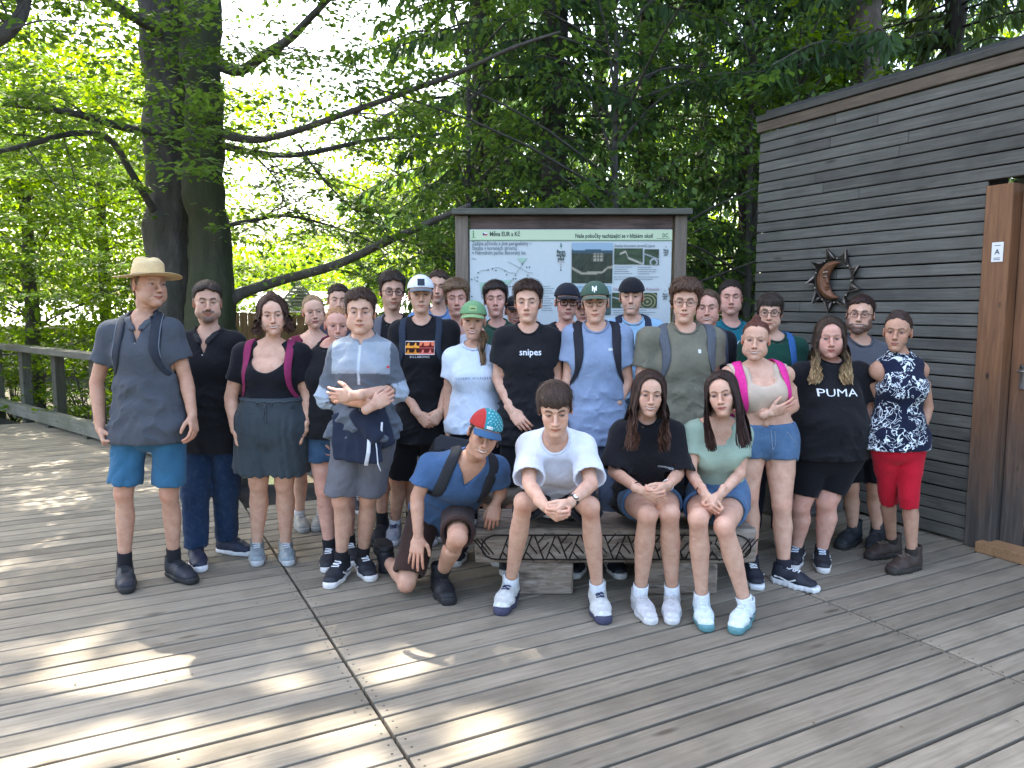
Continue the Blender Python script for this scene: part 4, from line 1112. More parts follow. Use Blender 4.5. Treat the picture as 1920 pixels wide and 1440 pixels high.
    if not S.get('bald'):
        sh, st = hair_parts(S, hr_)
        tf = lambda v: (H - org) + (v * hs) @ M.T
        ho = None
        if not (S.get('cap') and S.get('capfull')):
            ho = obj('hair', make_mesh('hair', tf(sh[0]), sh[1], col=sh[2]), hair_mat(), root)
        if st is not None: obj('strands', make_mesh('strands', tf(st[0]), st[1], col=st[2]), hair_mat(), ho or root, kind='stuff')
    add_shoes(D, J, root, org)
    if D.get('cap'): cap_parts(D, J, root, org, None)
    if D.get('glasses'): glasses(D, J, root, org)
    if D.get('pack'): build_pack(D, J, root, org)
    for fn in D.get('extra', []): fn(D, J, root, org)
    PEOPLE.append(D); return D
def on_surface(f, P, lift=.004):
    """push points out of a garment field"""
    P = np.array(P, float); e = f.h; Nn = np.zeros_like(P)
    for _ in range(7):
        v = f.val(P); g = np.stack([f.val(P + d) - f.val(P - d) for d in np.eye(3) * e], -1); gn = g / (np.linalg.norm(g, axis=1)[:, None] + 1e-6); Nn = gn
        P = P + gn * np.clip(lift - v, -.03, .05)[:, None] * (np.abs(v) < .25)[:, None]
    return P, Nn
def build_pack(D, J, root, org):
    sp = D['pack']; f = D['tops'][-1]['field']; w = D.get('wc', 1) * (.92 if D['S'].get('fem') else 1); sa = sp.get('a', .105) * w
    o = empty('backpack', loc(J, 0, -.42, -.22), label=sp['label'], category='backpack'); oo = V3(o.location)
    if sp.get('side', 'ab') : pass
    for s, sg in (('a', -1), ('b', 1)):
        if s not in sp.get('side', 'ab'): continue
        pts = [(sg * sa * .75, .01, -.12), (sg * sa * .9, .06, -.045), (sg * sa, .045, .035), (sg * sa * 1.02, -.06, .10), (sg * sa * 1.03, -.17, .13), (sg * sa * 1.22, -.27, .10), (sg * sa * 1.5, -.34, .0), (sg * sa * 1.35, -.38, -.12)]
        P = smooth_path([loc(J, *p) for p in pts], 26); P2, Nn = on_surface(f, P, .006)
        # smooth
        for _ in range(3): P2[1:-1] = (P2[:-2] + P2[1:-1] * 2 + P2[2:]) / 4; Nn[1:-1] = (Nn[:-2] + Nn[1:-1] + Nn[2:]) / 3
        Nn = nrm_rows(Nn + 1e-6); wd = np.interp(np.linspace(0, 1, 26), [0, .55, .7, 1], [sp.get('w', .030), sp.get('w', .030), .014, .011])
        m = MB(); m.tube(P2 - oo, wd, 10, flat=.2, up=Nn); obj('strap', m.mesh('strap', True), C2(sp['c'], 'pack_webbing', .85), o)
        if sp.get('pipe'):
            m = MB(); U = np.cross(np.gradient(P2, axis=0), Nn); U = nrm_rows(U); m.tube(P2[:17] + U[:17] * sg * -.022 + Nn[:17] * .004 - oo, .0028, 6); obj('piping', m.mesh('piping', True), C2(sp['pipe'], 'pack_piping', .8), o)
    R = np.stack([J['lat'], J['fwd'], J['up']], 1); m = MB(); m.box((0, 0, 0), (.27 * w, .15, .42), R, .035); m.box(V3((0, 0, 0)) - J['fwd'] * .085 - J['up'] * .07, (.22 * w, .06, .24), R, .02)
    obj('pack_bag', m.mesh('pack_bag'), C2(sp.get('cb', sp['c']), 'pack_nylon', .8), o)
# ------------------------------------------------------------------ deck: seam direction and board direction
AZ = math.radians(-27.64); SD = V3((math.sin(AZ), math.cos(AZ), 0)); BD = V3((math.cos(AZ), -math.sin(AZ), 0))
def SB(s, b, z=0.0): return SD * s + BD * b + V3((0, 0, z))
RB = np.stack([BD, SD, V3((0, 0, 1))], 1)            # local X along the boards
def rotm(R, loc=(0, 0, 0)):
    return Matrix([[*map(float, R[i]), float(loc[i])] for i in range(3)] + [[0, 0, 0, 1]])
M_deck = wood_mat('deck_wood', (.190, .160, .115), (.31, .268, .200), (1, 16, 16), .8, rand=9, bstr=.3, dark=.6, value_var=.22)
M_dark = plain('dark_joist', (.03, .026, .02), .95, var=.4)  # joists coloured dark so the gaps between boards look darker
M_side = wood_mat('siding_wood', (.082, .080, .069), (.155, .150, .130), (1, 26, 26), .8, rand=9, bstr=.4, dark=.6, value_var=.18)
M_edge = wood_mat('brown_board', (.085, .066, .048), (.16, .122, .088), (1, 20, 20), .8, rand=9, dark=.6)
def plank_mesh(L, W, H, bev=.004, name='plank'): 
    m = MB(); m.box((0, 0, 0), (L, W, H), None, bev); return m.mesh(name)
def build_deck():
    root = empty('deck', (0, 0, 0), kind='structure')
    seams = [-4.24, -1.69, .86, 3.41, 5.96]
    spans = [(-9.34, -6.79), (-6.79, -4.24)] + list(zip(seams[:-1], seams[1:]))
    cache = {}; s = .55; i = 0; near = []
    rows = []
    while s < 15.6:
        w = .126 + rnd.choice((-.018, -.008, 0, .006, .016)); rows.append((s, w)); s += w + .0165
    screws = MB(); allp = []; RA, RB_ = on(-150, 728), on(425, 896); rn = nrm(np.cross(RB_ - RA, (0, 0, 1.)))
    for (s, w) in rows:
        for a, b in spans:
            c = SB(s + w / 2, (a + b) / 2)
            if a < -4.3 and s + w < 3.2: continue
            if b > 5.1 and False: continue
            if c[1] < -1.5 or (s < 1.6 and (a > 2 or a < -3)): 
                if c[1] < .2 and abs(c[0]) > 3.5: continue
            # left edge of the deck follows the railing
            if (c - RA) @ rn < -.6 - (1.2 if abs(c[0]) > 3 else 0) * 0 and c[0] < -1: continue
            if c[1] > 7.6 and c[0] > -1.2: continue
            ga = .006; L = b - a - 2 * ga - rnd.uniform(0, .003)
            key = round(w, 3)
            if key not in cache: cache[key] = plank_mesh(2.535, w, .034, .002, 'deck_plank')
            dz = rnd.uniform(-.0015, .0015)
            allp.append((math.hypot(c[0] * .8, c[1] - .5), key, w, (c[0], c[1], -.019 + dz)))
            if s < 7.5:
                for e in (a + .035, b - .035):
                    for q in (.28, .74):
                        p = SB(s + w * q + rnd.uniform(-.006, .006), e + rnd.uniform(-.008, .008), -.0015 + dz)
                        t = np.arange(6) / 6 * 2 * math.pi; V = np.vstack([p + np.stack([.0055 * np.cos(t), .0055 * np.sin(t), 0 * t], -1)])
                        screws.add(V, [[0, 1, 2, 3], [0, 3, 4, 5]])
    allp.sort(key=lambda q: q[0])
    for d_, key, w, p in allp[:296]:
        o = obj('plank', cache[key], M_deck, root); o.matrix_local = rotm(RB, p)
    rest = MB()
    for d_, key, w, p in allp[296:]: rest.box(V3(p) @ RB, (2.535, w, .034), None, .002)
    o = obj('far_planks', rest.mesh('far_planks'), M_deck, root, kind='stuff'); o.matrix_local = rotm(RB)
    ub = MB(); 
    for pts in ([(-12, -1), (7, -1), (7, 5), (-2.7, 7.0)], [(-12, -1), (-2.7, 7.0), (-11.4, 14.5), (-14, 14.5)], [(-2.7, 7.0), (7, 5), (4, 7.6), (1.0, 7.7)]): ub.add([(x_, y_, -.075) for x_, y_ in pts], [[0, 1, 2, 3]])
    obj('gap_backing', ub.mesh('gap_backing'), plain('gap_black', (.012, .011, .010), .95), root)  # black sheet added under the boards so the gaps look dark
    obj('screws', screws.mesh('screws'), plain('rusty_screw', (.04, .035, .03), .6, .4), root, kind='stuff')
    m = MB()
    for e in seams + [s_ + 1.275 for s_ in seams]:
        m.box(SB(6.2, e, -.15), (.09, 12.5, .12), RB)
    o = obj('joist', m.mesh('joist'), M_dark, root, kind='stuff')
    return root
build_deck()
# ground under and beyond
def terrain():
    nx, ny = 130, 130; x = np.linspace(-1, 1, nx); X = np.sign(x) * np.abs(x) ** 2.2 * 260; y = np.linspace(0, 1, ny); Y = -40 + y ** 1.6 * 420
    XX, YY = np.meshgrid(X, Y); Z = -.55 - .25 * np.sin(XX * .05 + 1) * np.clip((YY - 8) / 20, 0, 1) + .015 * np.clip(YY - 20, 0, 400) + .06 * wnoise(np.stack([XX, YY, 0 * XX], -1), .5, 3)
    V = np.stack([XX, YY, Z], -1).reshape(-1, 3); i = (np.arange(ny - 1)[:, None] * nx + np.arange(nx - 1)[None]).ravel()
    m, nt, b, out = new_mat('forest_floor'); v = coords(nt, 'Object')
    c = ramp(nt, noise(nt, v, 1.2, 8, .7), [(.3, (.03, .024, .014)), (.5, (.05, .040, .022)), (.62, (.035, .055, .016)), (.8, (.075, .06, .035))])
    nt.links.new(c, b.inputs['Base Color']); b.inputs['Roughness'].default_value = .95; bump(nt, b, noise(nt, v, 9, 6, .7), .6, .05)
    obj('ground', make_mesh('ground', V, np.stack([i, i + 1, i + nx + 1, i + nx], -1)), m, None, None, kind='structure')
terrain()
# ------------------------------------------------------------------ wooden building on the right
def build_house():
    root = empty('wooden_hut', SB(3.0, 5.3), label='dark weathered timber hut with horizontal boards and a brown door post', category='hut')
    ro = V3(root.location); s0, s1, b0 = 3.02, 5.02, 5.09; top = 3.27; pitch = .0865
    far = 5.02; near = -1.5
    Rw = np.stack([SD, BD, V3((0, 0, 1))], 1) * np.array([1, 1, 1])
    core = MB(); core.box(SB((s0 + far) / 2 + .02, b0 + .20, 1.58) - ro, (far - s0 - .1, .30, 3.1), Rw)
    core.box(SB((near + s0) / 2, b0 + .20, 2.85) - ro, (s0 - near, .30, .75), Rw)
    core.box(SB(1.2, b0 + 1.9, 1.6) - ro, (7.2, 3.0, 3.1), Rw) if False else None
    obj('backing', core.mesh('backing'), plain('black_felt', (.008, .008, .009), .95), root)
    n = int(top / pitch); i = 0; z = .02; k = 0; cache = {}
    while z < top - .17:
        w = pitch - .0095 + rnd.uniform(-.002, .002)
        full = z > 2.40
        a = near if full else s0 + .0; L0 = far + .01 - a
        cuts = [a, far + .01 + rnd.uniform(-.004, .004)]
        if full or rnd.random() < .35: cuts.insert(1, rnd.uniform(s0 + .5, far - .5))
        if full: cuts.insert(1, rnd.uniform(.2, 1.8))
        for c0, c1 in zip(cuts[:-1], cuts[1:]):
            m = MB(); m.box((0, 0, 0), (c1 - c0 - .002, .022, w), None, .004)
            o = obj('siding_board', m.mesh('siding_board'), M_side, root); o.matrix_local = rotm(Rw, tuple(SB((c0 + c1) / 2, b0 + .011 + rnd.uniform(-.001, .001), z + w / 2) - ro))
        z += pitch
    for (za, h_, off, mt, nm) in ((top - .100, .082, -.010, M_edge, 'fascia_board'), (top - .026, .050, -.05, wood_mat('edge_grey', (.08, .078, .068), (.15, .145, .125)), 'roof_edge')):
        m = MB(); m.box((0, 0, 0), (far - near + .04, .025 if off > -.03 else .09, h_), None, .004)
        o = obj(nm, m.mesh(nm), mt, root); o.matrix_local = rotm(Rw, tuple(SB((far + near) / 2 + .01, b0 + off + (.0 if off > -.03 else .06), za) - ro))
    m = MB(); m.box(SB((far + near) / 2, b0 + 1.9, top + .02) - ro, (far - near, 3.7, .06), Rw); obj('roof', m.mesh('roof'), plain('roof_felt', (.05, .05, .05), .9), root)
    # far end wall of boards
    for j in range(36):
        m = MB(); m.box((0, 0, 0), (3.5, .02, pitch - .012), None, .003)
        o = obj('siding_board', m.mesh('siding_board'), M_side, root); o.matrix_local = rotm(RB, tuple(SB(far + .0, b0 + 1.78, .06 + j * pitch) - ro))
    # dark corner post at the doorway, then the brown door frame
    mdp, nt, b, out = new_mat('door_frame_wood'); v = coords(nt, 'Object', (14, 14, 1)); n1 = noise(nt, v, 2.5, 8, .65, dist=.5)
    tc = nt.nodes.new('ShaderNodeTexCoord'); sx = nt.nodes.new('ShaderNodeSeparateXYZ'); nt.links.new(tc.outputs['Object'], sx.inputs[0])
    hz = math_(nt, 'ADD', sx.outputs[2], math_(nt, 'MULTIPLY', noise(nt, coords(nt, 'Object', (3, 3, 1)), 3, 5), .9))
    warm = ramp(nt, n1, [(.3, (.125, .054, .024)), (.7, (.26, .12, .05))]); grey = ramp(nt, n1, [(.3, (.035, .03, .027)), (.7, (.11, .095, .08))])
    col = mixc(nt, grey, warm, ramp(nt, math_(nt, 'MULTIPLY', hz, .42), [(.28, (0, 0, 0)), (.75, (1, 1, 1))]))
    vo = nt.nodes.new('ShaderNodeTexVoronoi'); vo.inputs['Scale'].default_value = 1; nt.links.new(coords(nt, 'Object', (9, 9, 4)), vo.inputs['Vector'])
    col = mixc(nt, col, (.02, .012, .008), ramp(nt, vo.outputs['Distance'], [(.06, (1, 1, 1)), (.14, (0, 0, 0))]))
    nt.links.new(col, b.inputs['Base Color']); b.inputs['Roughness'].default_value = .7; bump(nt, b, n1, .3, .004)
    # object coordinates measured from the ground (greyer and darker towards the foot)
    m = MB(); m.box(SB(s0 - .092, b0 + .045, 1.20) - ro, (.172, .15, 2.40), Rw, .006); obj('door_post', m.mesh('door_post'), mdp, root)
    m = MB(); m.box(SB(s0 - 1.5, b0 + .05, 2.395) - ro, (2.4, .12, .05), Rw, .004); obj('lintel', m.mesh('lintel'), mdp, root)
    for j in range(6):
        m = MB(); m.box(SB(s0 - .182 - .075 - j * .152, b0 + .085, 1.20) - ro, (.148, .04, 2.30), Rw, .004); obj('door_board', m.mesh('door_board'), mdp, root)
    m = MB(); m.box(SB(s0 - .265, b0 + .058, 1.17) - ro, (.04, .014, .16), Rw, .003); m.tube([SB(s0 - .265, b0 + .05, 1.21) - ro, SB(s0 - .265, b0 + .0, 1.21) - ro, SB(s0 - .385, b0 - .005, 1.205) - ro], .010, 8)
    obj('door_handle', m.mesh('door_handle', True), plain('steel', (.55, .55, .56), .35, .9, .05), root)
    m = MB(); m.box(SB(s0 - .60, b0 - .02, .035) - ro, (.95, .16, .07), Rw, .004); obj('threshold', m.mesh('threshold'), wood_mat('threshold_wood', (.20, .11, .05), (.34, .2, .10), knots=False), root)
    # small notice on the door post
    o = empty('notice', SB(s0 - .108, b0 - .034, 1.97), label='small white paper notice with a dark emblem pinned to the brown door post', category='notice'); oo = V3(o.location)
    m = MB(); m.box((0, 0, 0), (.072, .003, .125), Rw); obj('paper', m.mesh('paper'), plain('paper', (.78, .78, .78), .8, var=.02), o)
    def flat(V2, T, nm, colr, dx=0, dz=0):
        P = np.array([-(SD * (x + dx)) + V3((0, 0, y + dz)) - BD * .0035 for x, y in V2]); obj(nm, make_mesh(nm, P, None, T, smooth=False), plain('ink', colr, .7, var=0), o)
    V2, T = mesh2d_text('A', .045, .001); flat(V2, T, 'lettering', (.05, .07, .10))
    for dz in (.042, -.038, -.048):
        V2, T = mesh2d_text('I N F O', .010, 0) if False else (np.array([[-.02, -.002], [.02, -.002], [.02, .002], [-.02, .002]]), np.array([[0, 1, 2], [0, 2, 3]])); flat(V2, T, 'printed_line', (.1, .12, .14), 0, dz)
build_house()
def build_locker():
    # low grey chest against the hut, behind the standing women
    c = SB(4.25, 4.72, .30); root = empty('storage_chest', (c[0], c[1], 0), label='low grey wooden chest standing against the hut wall behind the women', category='chest')
    o0 = V3(root.location); m = wood_mat('chest_wood', (.07, .062, .058), (.15, .135, .125))
    for i in range(4):
        b = MB(); b.box((0, 0, 0), (.62, .022, .148), None, .003); o = obj('plank', b.mesh('plank'), m, root); o.matrix_local = rotm(RB, tuple(SB(3.98, 4.74, .09 + i * .152) - o0))
    b = MB(); b.box(SB(4.28, 4.74, .31) - o0, (.60, .56, .60), RB); obj('chest_body', b.mesh('chest_body'), m, root)
    b = MB(); b.box(SB(4.26, 4.74, .64) - o0, (.66, .64, .03), RB, .004); obj('lid', b.mesh('lid'), m, root)
build_locker()
# ------------------------------------------------------------------ sun and moon wall ornament
def build_sun():
    cs = V3((0, 0, 0)); 
    n = -BD
    def wpt(px, py, off=.03):
        d = _ray(px, py); p0 = SB(3, 5.09); t = ((p0 - V3((0, 0, CAM_H))) @ BD) / (d @ BD); return V3((0, 0, CAM_H)) + d * t + n * off
    C0 = wpt(1568, 526, .02)
    root = empty('sun_ornament', C0, label='metal sun and moon face ornament hanging on the dark hut wall', category='wall ornament'); o0 = V3(C0)
    ex, ez = -SD, V3((0, 0, 1.)); P = lambda x, z, y=0: ex * x + ez * z + n * y
    rm = plain('dark_metal', (.035, .028, .024), .45, .6, .3, 60); wire = plain('wire_metal', (.30, .26, .22), .4, .7, .2)
    copper = plain('copper_face', (.17, .075, .038), .55, .35, .35, 18, .3); stud = plain('stud_metal', (.55, .5, .42), .35, .8)
    t = np.linspace(0, 2 * math.pi, 49); R = .175
    m = MB(); m.tube([P(R * math.cos(a), R * math.sin(a), .01) for a in t], .011, 8, cap=False); obj('ring', m.mesh('ring', True), rm, root)
    for k in range(9):
        a = 2 * math.pi * k / 9 + .32; w = .22; tip = P(.262 * math.cos(a + .10), .262 * math.sin(a + .10), .02)
        A, B = P(R * math.cos(a - w), R * math.sin(a - w), .012), P(R * math.cos(a + w), R * math.sin(a + w), .012); Mi = P(R * 1.05 * math.cos(a), R * 1.05 * math.sin(a), .03)
        m = MB(); V = np.array([A, B, tip, Mi, A - n * .02, B - n * .02, tip - n * .01]); m.add(V, None, [[0, 3, 2], [3, 1, 2], [4, 6, 5], [0, 2, 6], [0, 6, 4], [1, 5, 6], [1, 6, 2]])
        ray = obj('ray', m.mesh('ray'), rm, root)
        m = MB()
        for f in (1.0, .72):
            c_ = (A + B + tip) / 3; m.tube([c_ + (A - c_) * f + n * .02, c_ + (tip - c_) * f + n * .012, c_ + (B - c_) * f + n * .02], .0035, 5)
        obj('wire', m.mesh('wire', True), wire, ray)
        m = MB(); q = P((R) * math.cos(a + .35), (R) * math.sin(a + .35), .024); m.box(q, (.014, .014, .014), None, .005); obj('stud', m.mesh('stud', True), stud, root)
    # crescent moon with a face in profile
    f = Field(); Rm = np.stack([ex, n, ez], 1)
    def cres(X, Y, Z):
        x = X * ex[0] + Y * ex[1]; y = X * n[0] + Y * n[1]; z = Z + 0 * X
        x, y, z = x + 0 * z, y + 0 * z, z
        a = np.sqrt(x * x + z * z) - .152; b = .135 - np.sqrt((x - .098) ** 2 + (z - .0) ** 2)
        d = np.maximum(a, b); e = np.abs(y - .018) - (.012 + .03 * np.clip(-d / .05, 0, 1)); return smax(d, e, .012)
    f.u((cres, V3((-.17, -.17, -.17)), V3((.17, .17, .17))), .004)
    f.u(seg(P(-.040, .035, .045), P(-.022, -.015, .052), .009, .014), .012)
    f.u(ell(P(-.036, -.052, .040), (.016, .016, .007)), .006); f.u(ell(P(-.036, -.068, .038), (.015, .015, .007)), .006)
    f.sub(ell(P(-.058, .030, .050), (.018, .018, .009)), .006); f.u(seg(P(-.08, .055, .036), P(-.035, .058, .042), .005, .005), .006)
    f.build(.0045); V, Q, T = f.mesh(); obj('moon_face', make_mesh('moon_face', V, Q), copper, root)
    m = MB(); m.tube([P(-.09, .045, .052), P(-.06, .066, .056), P(-.025, .068, .056)], .004, 6); m.tube([P(-.08, .03, .052), P(-.055, .036, .056), P(-.03, .032, .056)], .003, 6)
    obj('eyebrow', m.mesh('eyebrow', True), stud, root)
build_sun()
# ------------------------------------------------------------------ information board
def build_board():
    Y = 6.4; zt = at(0, 395, Y)[2]; root = empty('information_board', (at(1070, 500, Y)[0], Y, 0), label='large wooden framed information board with printed Czech panel behind the group', category='information board')
    o0 = V3(root.location); x = lambda px: at(px, 500, Y)[0]; z = lambda py: at(1070, py, Y)[2]
    mw = wood_mat('board_wood', (.13, .102, .076), (.24, .192, .145), (22, 22, 1)); mwh = wood_mat('board_beam', (.10, .065, .05), (.24, .17, .145), (1, 15, 15), dark=.4)
    for a, b in ((855, 879), (1262, 1284)):
        m = MB(); m.box(V3(((x(a) + x(b)) / 2, Y, z(405) / 2)) - o0, (x(b) - x(a), .12, z(405)), None, .006); obj('post', m.mesh('post'), mw, root)
    m = MB(); m.box((0, 0, 0), (x(1291) - x(850), .22, .05), None, .005); o = obj('cap_board', m.mesh('cap_board'), mwh if 0 else wood_mat('cap_wood', (.10, .10, .075), (.17, .165, .13)), root); o.location = V3(((x(850) + x(1291)) / 2, Y, z(399))) - o0
    m = MB(); m.box((0, 0, 0), (x(1259) - x(882), .06, z(405) - z(431)), None, .004); o = obj('beam', m.mesh('beam'), mwh, root); o.location = V3(((x(882) + x(1259)) / 2, Y, (z(405) + z(431)) / 2)) - o0
    yf = Y - .045; m = MB(); xa, xb = x(881), x(1257); za, zb = z(431), .75
    m.box(V3(((xa + xb) / 2, yf + .015, (za + zb) / 2)) - o0, (xb - xa, .02, za - zb), None, .002); panel = obj('panel', m.mesh('panel'), plain('white_panel', (.56, .60, .58), .35, var=.02, bs=0), root)
    m = MB(); m.box(V3(((xa + xb) / 2, Y + .03, .60)) - o0, (xb - xa, .04, .2), None, .004); obj('lower_rail', m.mesh('lower_rail'), mwh, root)
    def quad(px0, py0, px1, py1, colr, nm='printed_field', lift=.0, par=None):
        V = [V3((x(a), yf + .001 - lift, z(b))) - o0 for a, b in ((px0, py1), (px1, py1), (px1, py0), (px0, py0))]
        return obj(nm, make_mesh(nm, V, [[0, 1, 2, 3]], smooth=False), plain('print_ink', colr, .4, var=0, bs=0), par or panel)
    quad(882, 432, 1257, 451, (.56, .66, .42), lift=.002); quad(882, 450.5, 1257, 452, (.18, .32, .17), lift=.003)
    pxs = lambda py: (z(py) - z(py + 1))
    def text(t, px, py, hpx, colr, bold=.0, align='LEFT', sx_=.76):
        V2, T = mesh2d_text(t, 1.0, bold, align); V2 = V2 * (hpx * 1.34 * pxs(450)) * np.array([sx_, 1])
        P = np.array([V3((x(px) + a, yf - .0035, z(py) + b)) for a, b in V2]) - o0
        obj('lettering', make_mesh('lettering', P, None, T, smooth=False), plain('print_ink', colr, .4, var=0, bs=0), panel)
    dk, gr = (.03, .06, .05), (.12, .16, .17)
    text('i', 887, 440, 13, (.08, .25, .10), .03); quad(885.5, 446.2, 893.5, 447, (.08, .25, .10), lift=.0035)
    text('Měna EUR a Kč', 918.5, 440, 8.6, dk, .018); text('Naše pobočky nacházející se v blízkém okolí', 1077, 443.5, 8.0, dk, .018)
    quad(906, 437.2, 914.5, 439.8, (.75, .75, .75), lift=.0035); quad(906, 439.8, 914.5, 442.4, (.5, .03, .03), lift=.0035)
    V = [V3((x(a), yf - .004, z(b))) - o0 for a, b in ((906, 437.2), (906, 442.4), (910, 439.8))]; obj('flag_wedge', make_mesh('flag_wedge', V, None, [[0, 1, 2]], smooth=False), plain('print_ink', (.02, .05, .2), .4, var=0, bs=0), panel)
    text('DC', 1238.5, 442.5, 7.5, (.10, .22, .14), .02); quad(1228, 447.4, 1252, 448.1, gr, lift=.0035)
    text('Zažijte přírodu z jiné perspektivy –', 886, 457.3, 7.8, gr, .008); text('Stezka v korunách stromů', 886, 466, 7.8, gr, .008); text('v Národním parku Bavorský les', 886, 474.5, 7.8, gr, .008)
    text('Mapa', 886, 486, 3.5, gr)
    for (t, py, s_) in (('Baum', 472.8, 7), ('wipfel', 479, 7), ('pfad', 485.8, 7)): text(t, 1051, py, s_, dk, .03, 'CENTER')
    text('Bavorský', 1051, 491.8, 3.4, (.35, .2, .18), 0, 'CENTER'); text('les', 1051, 496, 3.4, (.35, .2, .18), 0, 'CENTER')
    def tree(px, py, s_):
        for k, (w, y0, y1) in enumerate(((2.6, 0, 5), (3.4, 2.5, 8))):
            V = [V3((x(px + a * s_), yf - .0035, z(py + b * s_))) - o0 for a, b in ((-w / 2, y1), (w / 2, y1), (0, y0))]; obj('tree_emblem', make_mesh('tree_emblem', V, None, [[0, 1, 2]], smooth=False), plain('print_ink', (.03, .17, .15), .4, var=0, bs=0), panel)
        quad(px - .3, py + 8 * s_, px + .3, py + 11 * s_, (.03, .17, .15), lift=.0035)
    tree(1051, 455, 1.1); quad(1050.6, 499, 1051.4, 505, dk, lift=.0035)
    def dot(px, py, r, colr=(.02, .06, .08)):
        t = np.arange(8) / 8 * 2 * math.pi; V = [V3((x(px) + r * pxs(450) * math.cos(a), yf - .004, z(py) + r * pxs(450) * math.sin(a))) - o0 for a in t]
        return V
    m = MB()
    for px, py in ((885, 524), (895, 527.5), (896, 520.5), (897, 512), (915.5, 506.5), (923.5, 504.5), (930, 507.5), (947, 508), (950, 515.5), (966.5, 516.5), (962.5, 523), (967, 523), (989.5, 516.5), (987.5, 501.5), (992.5, 501.5), (952, 537.5), (956.5, 537.5), (961, 537.5), (1051, 507), (885, 556), (979, 495.5), (990, 549)):
        m.add(dot(px, py, 1.4), [[0, 1, 2, 3], [0, 3, 4, 7], [4, 5, 6, 7]])
    obj('map_marker', m.mesh('map_marker'), plain('print_ink', (.02, .07, .09), .4, var=0, bs=0), panel, kind='stuff')
    m = MB()
    for pts in ([(897, 512), (903, 508), (915, 506.5)], [(924, 504), (935, 502), (946, 507)], [(948, 508), (955, 512), (964, 512), (967, 516)], [(967, 514), (972, 506), (980, 496), (981, 489)], [(952, 491), (970, 500), (990, 511), (999, 512)], [(892, 519), (889, 522), (893, 527)]):
        m.tube([V3((x(a), yf - .003, z(b))) - o0 for a, b in smooth_path([(p[0], p[1]) for p in pts], 10)], .0016, 4)
    obj('map_route', m.mesh('map_route'), plain('print_ink', (.25, .3, .3), .4, var=0, bs=0), panel, kind='stuff')
    V = [V3((x(a), yf - .002, z(b))) - o0 for a, b in ((969, 484), (988, 484), (981, 494), (975, 491), (899, 530), (918, 529), (908, 552), (902, 546), (931, 527), (962, 524), (946, 540))]
    obj('map_area', make_mesh('map_area', V, [[3, 2, 1, 0], [7, 6, 5, 4]], [[10, 9, 8]], smooth=False), plain('print_ink', (.36, .52, .40), .4, var=0, bs=0), panel)
    # blocks of small print
    m = MB()
    def lines(px, py, n, w, st, hh=1.1):
        for k in range(n):
            ww = w * rnd.uniform(.55, 1); xx = px
            while xx < px + ww:
                wd = rnd.uniform(1.5, 5); V = [V3((x(a), yf - .0035, z(b))) - o0 for a, b in ((xx, py + k * st + hh), (min(xx + wd, px + ww), py + k * st + hh), (min(xx + wd, px + ww), py + k * st), (xx, py + k * st))]
                m.add(V, [[0, 1, 2, 3]]); xx += wd + .9
    lines(1015, 536.5, 4, 26, 4.2); lines(1015, 555, 5, 24, 4.2); lines(1015, 573, 3, 22, 4.2); lines(1151, 500.5, 4, 34, 4.1); lines(1194, 501, 4, 38, 4.1); lines(1150, 519, 2, 86, 4.1); lines(1150, 581, 3, 80, 4.2)
    obj('small_print', m.mesh('small_print'), plain('print_ink', (.16, .2, .22), .4, var=0, bs=0), panel, kind='stuff')
    text('Stezka korunami stromů Lipno', 1150, 461.5, 6, gr, .006); text('Stezka korunami stromů Krkonoše', 1149, 542.5, 6, (.3, .16, .17), .006)
    for py in (461, 543):
        tree(1246, py, .42)
        for k, t in enumerate(('Baum', 'wipfel', 'pfad')): text(t, 1246, py + 8.5 + k * 4.2, 4.2, dk, .02, 'CENTER')
    # photographs printed on the panel
    def photo(px0, py0, px1, py1, fn, nx=44, ny=40):
        X = np.linspace(0, 1, nx + 1); Yv = np.linspace(0, 1, ny + 1); A, B = np.meshgrid(X, Yv)
        V = np.array([V3((x(px0 + a * (px1 - px0)), yf - .003, z(py0 + b * (py1 - py0)))) - o0 for a, b in zip(A.ravel(), B.ravel())])
        i = (np.arange(ny)[:, None] * (nx + 1) + np.arange(nx)[None]).ravel(); q = np.stack([i + nx + 1, i + nx + 2, i + 1, i], -1)
        obj('printed_photo', make_mesh('printed_photo', V, q, col=fn(A.ravel(), B.ravel()), smooth=False), plain('photo_ink', (1, 1, 1), .4, var=0, bs=0, vcol=True), panel)
    def big(a, b):
        P = np.stack([a * 3, b * 3, 0 * a], -1); n1 = wnoise(P, (9, 2.5, 1), 3); C = np.array((.022, .032, .014)) * (1 + .9 * n1[:, None])
        sky = b < .17 + .02 * np.sin(a * 9); C[sky] = (.30, .42, .50); mt = (b >= .17 + .02 * np.sin(a * 9)) & (b < .27); C[mt] = (.03, .07, .09)
        y = np.interp(a, [0, .12, .25, .75, .88, 1], [.62, .69, .76, .74, .62, .60]); p = np.abs(b - y) < .03; C[p] = (.36, .31, .22)
        tw = (a > .50) & (a < .78) & (b > .25) & (b < .47); C[tw] = (.34, .31, .22); h = tw & ((np.sin(a * 75) > .55) | (np.sin(b * 90) > .7)); C[h] = (.07, .06, .04); return np.clip(C, 0, 1)
